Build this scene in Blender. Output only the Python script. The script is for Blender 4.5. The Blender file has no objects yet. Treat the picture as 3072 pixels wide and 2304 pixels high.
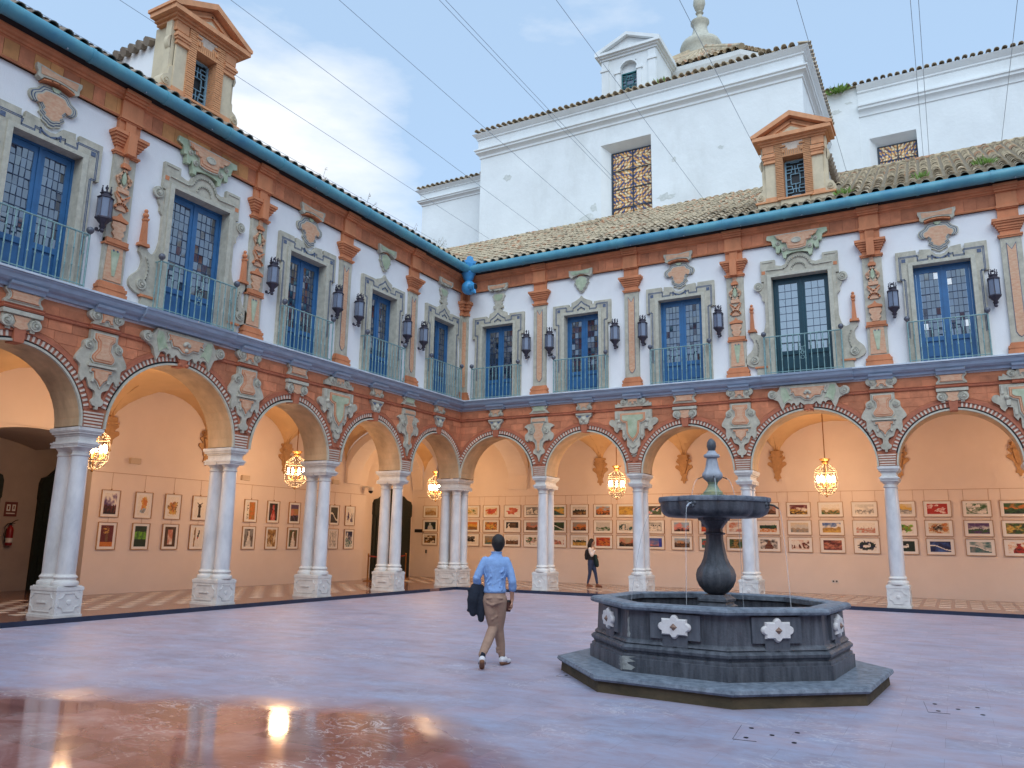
import bpy, bmesh, math, random
from mathutils import Vector, Matrix, noise
R_ = math.radians
PI = math.pi
random.seed(7)
scene = bpy.context.scene
COL = scene.collection

# ---------------------------------------------------------------- camera
cam = bpy.data.cameras.new('camera')
cam.lens = 27.56; cam.sensor_width = 36; cam.sensor_fit = 'HORIZONTAL'
cam.clip_start = 0.1; cam.clip_end = 600
camo = bpy.data.objects.new('camera', cam)
rt = Vector((0.87445098, 0.48489474, 0.01457991)); up = Vector((0.08236058, -0.17801182, 0.98057561)); fw = Vector((-0.47807135, 0.85626449, 0.19559882))
m = Matrix((rt, up, -fw)).transposed().to_4x4()
m.translation = Vector((15.01994752, -23.20778129, 1.66971222))
camo.matrix_world = m
COL.objects.link(camo); scene.camera = camo

# ---------------------------------------------------------------- world, sun, exposure
SUN_EL, SUN_AZ = 48, 150
world = bpy.data.worlds.new('World'); scene.world = world; world.use_nodes = True
nt = world.node_tree; nt.nodes.clear()
def wn(t, **k):
    n = nt.nodes.new(t)
    for a, b in k.items(): setattr(n, a, b)
    return n
out = wn('ShaderNodeOutputWorld'); bg = wn('ShaderNodeBackground')
sky = wn('ShaderNodeTexSky', sky_type='NISHITA', sun_disc=False, sun_elevation=R_(SUN_EL), sun_rotation=R_(SUN_AZ), air_density=1.0, dust_density=0.6, ozone_density=2.5, altitude=100)
tc = wn('ShaderNodeTexCoord')
mp = wn('ShaderNodeMapping'); mp.inputs['Scale'].default_value = (1, 1, 3.0)
nz = wn('ShaderNodeTexNoise'); nz.inputs['Scale'].default_value = 2.3; nz.inputs['Detail'].default_value = 7; nz.inputs['Roughness'].default_value = .55
rp = wn('ShaderNodeValToRGB'); rp.color_ramp.elements[0].position = .63; rp.color_ramp.elements[1].position = .86
# a bank of bright cloud low over the left-hand roof
dotn = wn('ShaderNodeVectorMath', operation='DOT_PRODUCT'); dotn.inputs[1].default_value = Vector((-0.655, 0.61, 0.44)).normalized()
mr = wn('ShaderNodeMapRange'); mr.inputs['From Min'].default_value = .972; mr.inputs['From Max'].default_value = 1.0; mr.inputs['To Max'].default_value = .30
add = wn('ShaderNodeMath', operation='ADD')
mixh = wn('ShaderNodeMix', data_type='RGBA'); mixh.inputs[0].default_value = .55; mixh.inputs[7].default_value = (5.2, 7.2, 9.6, 1)
mixc = wn('ShaderNodeMix', data_type='RGBA'); mixc.inputs[7].default_value = (8.0, 8.1, 8.2, 1)
mulc = wn('ShaderNodeMath', operation='MULTIPLY'); mulc.inputs[1].default_value = .85
L = nt.links.new
L(tc.outputs['Generated'], mp.inputs['Vector']); L(mp.outputs[0], nz.inputs['Vector'])
L(tc.outputs['Generated'], dotn.inputs[0]); L(dotn.outputs['Value'], mr.inputs['Value'])
L(nz.outputs['Fac'], add.inputs[0]); L(mr.outputs[0], add.inputs[1]); L(add.outputs[0], rp.inputs['Fac'])
L(sky.outputs[0], mixh.inputs[6]); L(rp.outputs['Color'], mulc.inputs[0]); L(mulc.outputs[0], mixc.inputs[0])
L(mixh.outputs[2], mixc.inputs[6]); L(mixc.outputs[2], bg.inputs['Color'])
bg.inputs['Strength'].default_value = 0.1
L(bg.outputs[0], out.inputs[0])
sun = bpy.data.lights.new('sun', 'SUN'); sun.energy = 1.5; sun.angle = R_(60); sun.color = (.88, .95, 1.0)
so = bpy.data.objects.new('sun', sun); COL.objects.link(so)
sd = Vector((math.sin(R_(SUN_AZ)) * math.cos(R_(SUN_EL)), math.cos(R_(SUN_AZ)) * math.cos(R_(SUN_EL)), math.sin(R_(SUN_EL))))
so.rotation_euler = sd.to_track_quat('Z', 'Y').to_euler(); so.location = (10, -10, 30)
scene.view_settings.view_transform = 'Standard'; scene.view_settings.look = 'None'
scene.view_settings.exposure = 0.5; scene.view_settings.gamma = 1.0; scene.view_settings.use_curve_mapping = False
scene.cycles.max_bounces = 7; scene.cycles.diffuse_bounces = 3; scene.cycles.glossy_bounces = 4; scene.cycles.transmission_bounces = 5; scene.cycles.transparent_max_bounces = 12
scene.cycles.caustics_reflective = False; scene.cycles.caustics_refractive = False
scene.cycles.sample_clamp_indirect = 6.0

# ---------------------------------------------------------------- materials
def srgb(r, g, b):
    f = lambda c: ((c / 255 + .055) / 1.055) ** 2.4 if c > 10 else c / 255 / 12.92
    return (f(r), f(g), f(b), 1)
MATS = {}
def mat(name, col, rough=.6, metal=0, var=.15, scale=3, detail=5, bump=0, bscale=30, rnd=0, col2=None, streak=0, spec=.5, alpha=None, trans=0, emit=None, dirt=0, attr=None, coat=0, ior=None):
    m = bpy.data.materials.new(name); m.use_nodes = True; t = m.node_tree; n = t.nodes; l = t.links.new
    b = n['Principled BSDF']; b.inputs['Roughness'].default_value = rough; b.inputs['Metallic'].default_value = metal
    b.inputs['Specular IOR Level'].default_value = spec
    c = col if len(col) == 4 else (*col, 1)
    geo = n.new('ShaderNodeNewGeometry')
    vec = geo.outputs['Position']
    if streak:
        mpn = n.new('ShaderNodeMapping'); mpn.inputs['Scale'].default_value = (1, 1, 1 / streak); l(vec, mpn.inputs['Vector']); vec2 = mpn.outputs[0]
    else: vec2 = vec
    last = None
    if var or col2:
        nz = n.new('ShaderNodeTexNoise'); nz.inputs['Scale'].default_value = scale; nz.inputs['Detail'].default_value = detail; nz.inputs['Roughness'].default_value = .62
        l(vec2, nz.inputs['Vector'])
        r = n.new('ShaderNodeMapRange'); r.inputs['From Min'].default_value = .3; r.inputs['From Max'].default_value = .7
        l(nz.outputs['Fac'], r.inputs['Value'])
        mx = n.new('ShaderNodeMix'); mx.data_type = 'RGBA'
        if col2: a_, b_ = c, (col2 if len(col2) == 4 else (*col2, 1))
        else: a_, b_ = tuple(x * (1 - var) for x in c[:3]) + (1,), tuple(min(1, x * (1 + var)) for x in c[:3]) + (1,)
        mx.inputs[6].default_value = a_; mx.inputs[7].default_value = b_
        l(r.outputs[0], mx.inputs[0]); last = mx.outputs[2]
    if attr:
        at = n.new('ShaderNodeVertexColor'); at.layer_name = attr; last = at.outputs['Color']
    if rnd:
        oi = n.new('ShaderNodeObjectInfo'); hs = n.new('ShaderNodeHueSaturation')
        r2 = n.new('ShaderNodeMapRange'); r2.inputs['To Min'].default_value = 1 - rnd; r2.inputs['To Max'].default_value = 1 + rnd
        l(oi.outputs['Random'], r2.inputs['Value']); l(r2.outputs[0], hs.inputs['Value'])
        if last: l(last, hs.inputs['Color'])
        else: hs.inputs['Color'].default_value = c
        last = hs.outputs['Color']
    if dirt:
        nz2 = n.new('ShaderNodeTexNoise'); nz2.inputs['Scale'].default_value = scale * .45; nz2.inputs['Detail'].default_value = 8; nz2.inputs['Roughness'].default_value = .7
        mp2 = n.new('ShaderNodeMapping'); mp2.inputs['Scale'].default_value = (1, 1, .35); mp2.inputs['Location'].default_value = (5.3, 1.7, 9.1)
        l(vec, mp2.inputs['Vector']); l(mp2.outputs[0], nz2.inputs['Vector'])
        r3 = n.new('ShaderNodeMapRange'); r3.inputs['From Min'].default_value = .52; r3.inputs['From Max'].default_value = .75; r3.inputs['To Max'].default_value = dirt
        l(nz2.outputs['Fac'], r3.inputs['Value'])
        md = n.new('ShaderNodeMix'); md.data_type = 'RGBA'; md.blend_type = 'MULTIPLY'; md.inputs[7].default_value = (.45, .42, .36, 1)
        l(r3.outputs[0], md.inputs[0])
        if last: l(last, md.inputs[6])
        else: md.inputs[6].default_value = c
        last = md.outputs[2]
    if last: l(last, b.inputs['Base Color'])
    else: b.inputs['Base Color'].default_value = c
    if bump:
        nb = n.new('ShaderNodeTexNoise'); nb.inputs['Scale'].default_value = bscale; nb.inputs['Detail'].default_value = 4
        bp = n.new('ShaderNodeBump'); bp.inputs['Strength'].default_value = bump; bp.inputs['Distance'].default_value = .02
        l(vec, nb.inputs['Vector']); l(nb.outputs['Fac'], bp.inputs['Height']); l(bp.outputs[0], b.inputs['Normal'])
    if ior: b.inputs['IOR'].default_value = ior; b.inputs['Specular IOR Level'].default_value = .5
    if trans: b.inputs['Transmission Weight'].default_value = trans
    if coat: b.inputs['Coat Weight'].default_value = coat; b.inputs['Coat Roughness'].default_value = .1
    if alpha is not None: b.inputs['Alpha'].default_value = alpha
    if emit: b.inputs['Emission Color'].default_value = emit[0]; b.inputs['Emission Strength'].default_value = emit[1]
    MATS[name] = m; return m

M_PLASTER = mat('white_plaster', (.80, .80, .80), .85, var=.04, scale=1.2, bump=.25, bscale=40, dirt=.12)
M_CHURCH = mat('limewash', (.76, .79, .785), .9, var=.06, scale=.6, bump=.5, bscale=6, dirt=.34)
M_GALWALL = mat('gallery_plaster', (.84, .72, .63), .9, var=.04, scale=.8, bump=.15, bscale=60)
M_PASS = mat('shaded_passage_plaster', (.42, .33, .28), .9, var=.08, scale=1.5)  # plaster colour darkened to put the passage's dimness into the wall
M_VAULT = mat('vault_ochre', (.72, .47, .24), .9, var=.07, scale=1.2)
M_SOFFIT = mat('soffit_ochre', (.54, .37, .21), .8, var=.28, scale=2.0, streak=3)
M_CORBEL = mat('corbel_ochre', (.52, .31, .15), .85, var=.15, scale=8)
M_TERRA = mat('terracotta_paint', (.58, .215, .095), .75, var=.22, scale=2.5, streak=4, bump=.15, bscale=60, dirt=.35)
M_BLOCK = mat('terracotta_block', (.54, .19, .09), .8, var=.2, scale=4, bump=.2, bscale=50, rnd=.2, dirt=.3)
M_FRB = mat('ochre_block', (.56, .25, .09), .8, var=.15, scale=4, bump=.2, bscale=50, rnd=.2, dirt=.3)
M_MORTAR = mat('terracotta_joint', (.52, .20, .10), .9, var=.15, scale=3)
M_DARKTERRA = mat('dark_terracotta', (.42, .13, .065), .7, var=.2, scale=5, dirt=.3)
M_STONE = mat('carved_stone', (.47, .44, .35), .85, var=.2, scale=6, bump=.35, bscale=60, dirt=.45)
M_STONE2 = mat('carved_stone_light', (.50, .48, .39), .85, var=.16, scale=8, bump=.3, bscale=60, dirt=.3)
M_ORANGE = mat('salmon_marble', (.58, .27, .15), .6, scale=9, col2=(.66, .44, .28), streak=.4, dirt=.3)
M_GREENM = mat('green_marble', (.28, .36, .22), .5, scale=5, col2=(.52, .56, .40))
M_GROOVE = mat('groove_paint', (.10, .13, .20), .8, var=.3, scale=20)
M_LEDGE = mat('ledge_paint', (.29, .37, .47), .45, var=.15, scale=3, streak=.2, dirt=.3)
M_LIP = mat('pale_lip', (.55, .62, .68), .5, var=.15, scale=4, dirt=.3)
M_BLUE = mat('blue_door_paint', (.03, .13, .30), .35, var=.15, scale=4)
M_TEAL = mat('teal_door_paint', (.006, .045, .065), .3, var=.15, scale=4)
M_PANE = mat('leaded_glass', (.018, .035, .07), .05, var=0, spec=1.0, rnd=.5, ior=2.8)
M_PANEW = mat('clear_glass', (.10, .13, .13), .015, var=0, spec=1.0, ior=4.2)
M_LEAD = mat('lead', (.02, .04, .09), .5, var=0)
M_IRONG = mat('green_iron', (.20, .33, .33), .5, var=.25, scale=15)
M_BALL = mat('lead_ball', (.12, .13, .16), .45, metal=.3, var=.2, scale=20)
M_LANT = mat('lantern_iron', (.05, .045, .065), .5, metal=.3, var=.2, scale=20)
M_LGLASS = mat('lantern_glass', (.20, .24, .33), .15, var=.1, spec=.8, alpha=.8)
M_GUTTER = mat('turquoise_zinc', (.05, .22, .34), .42, scale=1.3, col2=(.12, .36, .42), dirt=.5)
M_GUTTERD = mat('blue_zinc_spout', (.05, .28, .55), .35, var=.15, scale=8)
M_SOFF = mat('eave_board', (.03, .022, .02), .9, var=.2)
M_TILE = mat('clay_tile', (.38, .31, .21), .85, scale=1.6, col2=(.54, .43, .30), rnd=.28, bump=.3, bscale=40, dirt=.5)
M_TILEB = mat('roof_channel_clay', (.17, .135, .09), .9, scale=9, col2=(.27, .22, .15), dirt=.5)
M_TILED = mat('old_clay_tile', (.17, .13, .10), .9, scale=3, col2=(.30, .24, .18), rnd=.3, dirt=.5)
M_MARBLE = mat('white_marble', (.54, .55, .57), .4, scale=3.2, col2=(.76, .76, .75), streak=2.2, bump=.1, bscale=25, dirt=.4)
M_PED = mat('pedestal_marble', (.66, .65, .62), .55, var=.12, scale=5, bump=.2, bscale=30, dirt=.35)
M_BRICKC = mat('cream_brick', (.62, .52, .42), .85, var=.15, scale=12, rnd=.12)
M_BRICK = mat('orange_brick', (.62, .30, .14), .85, var=.15, scale=12, rnd=.18)
M_BEIGE = mat('beige_stone', (.62, .52, .36), .85, var=.1, scale=4, dirt=.25)
M_FST = mat('grey_fountain_marble', (.035, .043, .055), .45, scale=12, col2=(.13, .145, .17), streak=9, bump=.35, bscale=35, dirt=.3)
M_FSTL = mat('pale_fountain_rim', (.09, .115, .15), .65, scale=11, col2=(.24, .285, .34), bump=.35, bscale=30, dirt=.4)
M_FWH = mat('white_plaque', (.74, .73, .72), .6, var=.08, scale=6, bump=.2, bscale=30, dirt=.35)
M_FBR = mat('brown_diamond', (.24, .15, .11), .6, var=.2, scale=20)
M_FSIDE = mat('mossy_step_side', (.055, .045, .025), .9, scale=3, col2=(.12, .09, .05), streak=.5, bump=.4, bscale=20)
M_DARKDOOR = mat('carved_dark_door', (.010, .018, .014), .6, var=.4, scale=14, bump=.6, bscale=14)
M_FRAME = mat('oak_frame', (.46, .27, .13), .5, var=.15, scale=20)
M_MATB = mat('passepartout', (.86, .84, .80), .8, var=.02)
M_PAINT = mat('painting_print', (.5, .5, .5), .5, attr='Col', var=0)
M_BRASS = mat('brass', (.42, .20, .06), .35, metal=.8, var=.1)
M_BRASSL = mat('lantern_brass_frame', (.20, .16, .12), .4, var=.1)
M_BULB = mat('lit_bulb', (1, .9, .7), .4, var=0, emit=((1, .80, .52, 1), 45))
M_CHGL = mat('clear_lamp_glass', (.02, .018, .015), .03, var=0, alpha=.12)
M_BLACK = mat('black_metal_and_shade', (.01, .01, .012), .5, var=0)
M_RED = mat('extinguisher_red', (.25, .012, .015), .35, var=.1)
M_WIRE = mat('steel_wire', (.30, .36, .44), .5, metal=.4, var=0)
M_SKIN = mat('skin', (.50, .27, .18), .55, var=.08, scale=20)
M_HAIR = mat('black_hair', (.012, .009, .009), .55, var=.3, scale=60, bump=.5, bscale=90)
M_SHIRT = mat('light_blue_shirt', (.24, .40, .70), .85, var=.1, scale=20, bump=.7, bscale=14)
M_CHINO = mat('tan_chinos', (.36, .23, .165), .85, var=.1, scale=10, bump=.6, bscale=12)
M_NAVY = mat('navy_cloth', (.012, .018, .032), .9, var=.2, scale=10, bump=.8, bscale=16)
M_SHOEW = mat('white_shoe', (.72, .72, .74), .5, var=.05)
M_GUM = mat('gum_sole', (.22, .10, .05), .7, var=.1)
M_JEANS = mat('blue_jeans', (.035, .055, .12), .85, var=.15, scale=20, bump=.5, bscale=20)
M_WHITEC = mat('white_knit', (.80, .76, .74), .9, var=.05, bump=.5, bscale=30)
M_CUP = mat('brown_cup', (.11, .045, .035), .5, var=.1)
M_BSHOE = mat('brown_shoe', (.20, .07, .035), .6, var=.1)
M_BAG = mat('black_bag', (.012, .011, .014), .7, var=.2, bump=.4, bscale=20)
M_GREENJ = mat('dark_green_cloth', (.01, .03, .03), .9, var=.2, bump=.6, bscale=16)
M_PLANT = mat('roof_weed', (.10, .22, .03), .7, scale=9, col2=(.22, .34, .06))
M_DRY = mat('dry_weed', (.30, .26, .18), .8, var=.2)
M_SOCKET = mat('white_plastic', (.75, .72, .68), .5, var=.03)
M_MOSO = mat('mosaic_orange', (.88, .45, .15), .4, var=.22, scale=12)
M_MOSY = mat('mosaic_sand', (.90, .70, .42), .4, var=.15, scale=12)
M_MOSB = mat('mosaic_navy', (.10, .11, .24), .4, var=.2, scale=12)
M_MOSR = mat('mosaic_brown', (.30, .12, .06), .4, var=.2, scale=12)
M_WATER = mat('still_water', (.012, .02, .02), .03, var=0, spec=.8, bump=.15, bscale=9)
M_JET = mat('water_jet', (.9, .95, 1), .05, var=0, alpha=.3, spec=1)
M_SIGNR = mat('sign_maroon', (.16, .035, .03), .5, var=0)
M_SPEAK = mat('beige_plastic', (.62, .50, .38), .6, var=.03)
M_BELT = mat('red_belt', (.30, .04, .03), .7, var=.1)
M_TWHITE = mat('white_floor_tile', (.70, .62, .52), .22, var=.08, scale=6, rnd=.06)
M_TRED = mat('brown_floor_marble', (.15, .075, .055), .16, scale=3, col2=(.25, .13, .10))
M_KERB = mat('black_marble_riser', (.02, .03, .06), .25, var=.2)

def marble_floor():
    m = bpy.data.materials.new('red_marble_paving'); m.use_nodes = True; t = m.node_tree; n = t.nodes; l = t.links.new
    b = n['Principled BSDF']; geo = n.new('ShaderNodeNewGeometry'); P = geo.outputs['Position']
    br = n.new('ShaderNodeTexBrick'); br.inputs['Scale'].default_value = 1; br.inputs['Brick Width'].default_value = .8; br.inputs['Row Height'].default_value = .4
    br.inputs['Mortar Size'].default_value = .0016; br.inputs['Mortar Smooth'].default_value = .2; br.inputs['Bias'].default_value = 0
    br.inputs['Color1'].default_value = (.0, .0, .0, 1); br.inputs['Color2'].default_value = (1, 1, 1, 1); br.inputs['Mortar'].default_value = (.5, .5, .5, 1); br.offset = .5
    l(P, br.inputs['Vector'])
    nz = n.new('ShaderNodeTexNoise'); nz.inputs['Scale'].default_value = 1.1; nz.inputs['Detail'].default_value = 9; nz.inputs['Roughness'].default_value = .65; nz.inputs['Distortion'].default_value = .8
    l(P, nz.inputs['Vector'])
    r = n.new('ShaderNodeValToRGB'); e = r.color_ramp.elements
    e[0].position = .3; e[0].color = (.19, .075, .068, 1); e[1].position = .72; e[1].color = (.46, .29, .27, 1)
    x = e.new(.5); x.color = (.31, .14, .125, 1)
    l(nz.outputs['Fac'], r.inputs['Fac'])
    hs = n.new('ShaderNodeHueSaturation'); mr = n.new('ShaderNodeMapRange'); mr.inputs['To Min'].default_value = .78; mr.inputs['To Max'].default_value = 1.24
    l(br.outputs['Color'], mr.inputs['Value']); l(mr.outputs[0], hs.inputs['Value']); l(r.outputs['Color'], hs.inputs['Color'])
    # white veins: thin bands where a warped noise crosses a level
    nv = n.new('ShaderNodeTexNoise'); nv.inputs['Scale'].default_value = 2.1; nv.inputs['Detail'].default_value = 7; nv.inputs['Roughness'].default_value = .6; nv.inputs['Distortion'].default_value = 1.6
    mpn = n.new('ShaderNodeMapping'); mpn.inputs['Location'].default_value = (3, 8, 0); mpn.inputs['Scale'].default_value = (1, 1.6, 1); mpn.inputs['Rotation'].default_value = (0, 0, .5)
    l(P, mpn.inputs['Vector']); l(mpn.outputs[0], nv.inputs['Vector'])
    s = n.new('ShaderNodeMath'); s.operation = 'SUBTRACT'; s.inputs[1].default_value = .5; l(nv.outputs['Fac'], s.inputs[0])
    a = n.new('ShaderNodeMath'); a.operation = 'ABSOLUTE'; l(s.outputs[0], a.inputs[0])
    vr = n.new('ShaderNodeMapRange'); vr.inputs['From Min'].default_value = .0; vr.inputs['From Max'].default_value = .020; vr.inputs['To Min'].default_value = 1; vr.inputs['To Max'].default_value = 0
    l(a.outputs[0], vr.inputs['Value'])
    nm = n.new('ShaderNodeTexNoise'); nm.inputs['Scale'].default_value = .9; nm.inputs['Detail'].default_value = 3; l(P, nm.inputs['Vector'])
    nmr = n.new('ShaderNodeMapRange'); nmr.inputs['From Min'].default_value = .48; nmr.inputs['From Max'].default_value = .66; l(nm.outputs['Fac'], nmr.inputs['Value'])
    vm = n.new('ShaderNodeMath'); vm.operation = 'MULTIPLY'; l(vr.outputs[0], vm.inputs[0]); l(nmr.outputs[0], vm.inputs[1])
    mx = n.new('ShaderNodeMix'); mx.data_type = 'RGBA'; mx.inputs[7].default_value = (.72, .68, .68, 1); l(vm.outputs[0], mx.inputs[0])
    # joints slightly darker
    mj = n.new('ShaderNodeMix'); mj.data_type = 'RGBA'; mj.blend_type = 'MULTIPLY'; mj.inputs[7].default_value = (.6, .55, .55, 1)
    l(br.outputs['Fac'], mj.inputs[0]); l(mx.outputs[2], mj.inputs[6]); l(mj.outputs[2], b.inputs['Base Color'])
    # worn (matt, tinted with the sky's blue) paving everywhere but a freshly polished area near the viewer
    px = n.new('ShaderNodeSeparateXYZ')
    # wobble the edge of the polished area
    wv = n.new('ShaderNodeTexNoise'); wv.inputs['Scale'].default_value = 1.3; wv.inputs['Detail'].default_value = 3; l(P, wv.inputs['Vector'])
    ws = n.new('ShaderNodeVectorMath'); ws.operation = 'SUBTRACT'; ws.inputs[1].default_value = (.5, .5, .5); l(wv.outputs['Color'], ws.inputs[0])
    wm = n.new('ShaderNodeVectorMath'); wm.operation = 'SCALE'; wm.inputs['Scale'].default_value = .8; l(ws.outputs[0], wm.inputs[0])
    sn = n.new('ShaderNodeVectorMath'); sn.operation = 'ADD'; l(P, sn.inputs[0]); l(wm.outputs[0], sn.inputs[1]); l(sn.outputs[0], px.inputs[0])
    def lin(ax, ay, c):   # ax*x+ay*y+c >0
        q = n.new('ShaderNodeMath'); q.operation = 'MULTIPLY_ADD'; q.inputs[1].default_value = ax; q.inputs[2].default_value = c; l(px.outputs['X'], q.inputs[0])
        w = n.new('ShaderNodeMath'); w.operation = 'MULTIPLY_ADD'; w.inputs[1].default_value = ay; l(px.outputs['Y'], w.inputs[0]); l(q.outputs[0], w.inputs[2])
        cl = n.new('ShaderNodeMapRange'); cl.inputs['From Min'].default_value = 0; cl.inputs['From Max'].default_value = .75; l(w.outputs[0], cl.inputs['Value'])
        return cl.outputs[0]
    u1 = lin(*POL[0]); u2 = lin(*POL[1]); mm = n.new('ShaderNodeMath'); mm.operation = 'MULTIPLY'; l(u1, mm.inputs[0]); l(u2, mm.inputs[1])
    rr = n.new('ShaderNodeMapRange'); rr.inputs['To Min'].default_value = .52; rr.inputs['To Max'].default_value = .075; l(mm.outputs[0], rr.inputs['Value'])
    rn = n.new('ShaderNodeMath'); rn.operation = 'MULTIPLY_ADD'; rn.inputs[1].default_value = .14; rn.inputs[2].default_value = -.07; l(nm.outputs['Fac'], rn.inputs[0])
    ra = n.new('ShaderNodeMath'); ra.operation = 'ADD'; ra.use_clamp = True; l(rr.outputs[0], ra.inputs[0]); l(rn.outputs[0], ra.inputs[1])
    l(ra.outputs[0], b.inputs['Roughness'])
    mw = n.new('ShaderNodeMix'); mw.data_type = 'RGBA'; mw.inputs[7].default_value = (.36, .41, .56, 1)  # lavender cast of the sky painted into the matt marble's colour
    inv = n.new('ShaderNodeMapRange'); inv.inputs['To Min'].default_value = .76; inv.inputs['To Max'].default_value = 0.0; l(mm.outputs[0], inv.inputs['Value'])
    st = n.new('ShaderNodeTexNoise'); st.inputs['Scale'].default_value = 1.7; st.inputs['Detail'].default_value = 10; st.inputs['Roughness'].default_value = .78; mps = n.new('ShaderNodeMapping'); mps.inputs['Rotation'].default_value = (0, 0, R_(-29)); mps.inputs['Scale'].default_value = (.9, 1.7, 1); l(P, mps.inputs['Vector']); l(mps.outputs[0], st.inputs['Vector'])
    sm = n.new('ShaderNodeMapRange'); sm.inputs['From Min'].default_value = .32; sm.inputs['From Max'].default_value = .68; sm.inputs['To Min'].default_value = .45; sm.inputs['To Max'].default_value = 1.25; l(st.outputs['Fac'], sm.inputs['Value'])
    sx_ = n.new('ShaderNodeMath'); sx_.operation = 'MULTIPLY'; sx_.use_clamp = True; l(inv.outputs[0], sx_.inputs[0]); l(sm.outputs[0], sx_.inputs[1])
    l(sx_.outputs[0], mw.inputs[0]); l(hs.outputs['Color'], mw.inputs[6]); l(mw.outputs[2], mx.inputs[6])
    vk = n.new('ShaderNodeMath'); vk.operation = 'MULTIPLY_ADD'; vk.inputs[1].default_value = -.6; vk.inputs[2].default_value = 1; l(inv.outputs[0], vk.inputs[0]); vj = n.new('ShaderNodeMath'); vj.operation = 'MULTIPLY'; l(vm.outputs[0], vj.inputs[0]); l(vk.outputs[0], vj.inputs[1]); l(vj.outputs[0], mx.inputs[0])
    bp = n.new('ShaderNodeBump'); bp.inputs['Strength'].default_value = .12; bp.inputs['Distance'].default_value = .004
    nb = n.new('ShaderNodeTexNoise'); nb.inputs['Scale'].default_value = 1.7; nb.inputs['Detail'].default_value = 2; l(P, nb.inputs['Vector']); l(nb.outputs['Fac'], bp.inputs['Height']); l(bp.outputs[0], b.inputs['Normal'])
    b.inputs['IOR'].default_value = 1.75
    return m
POL = [(.37, -.93, -18.6), (-.6, -.8, -6.6)]

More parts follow.
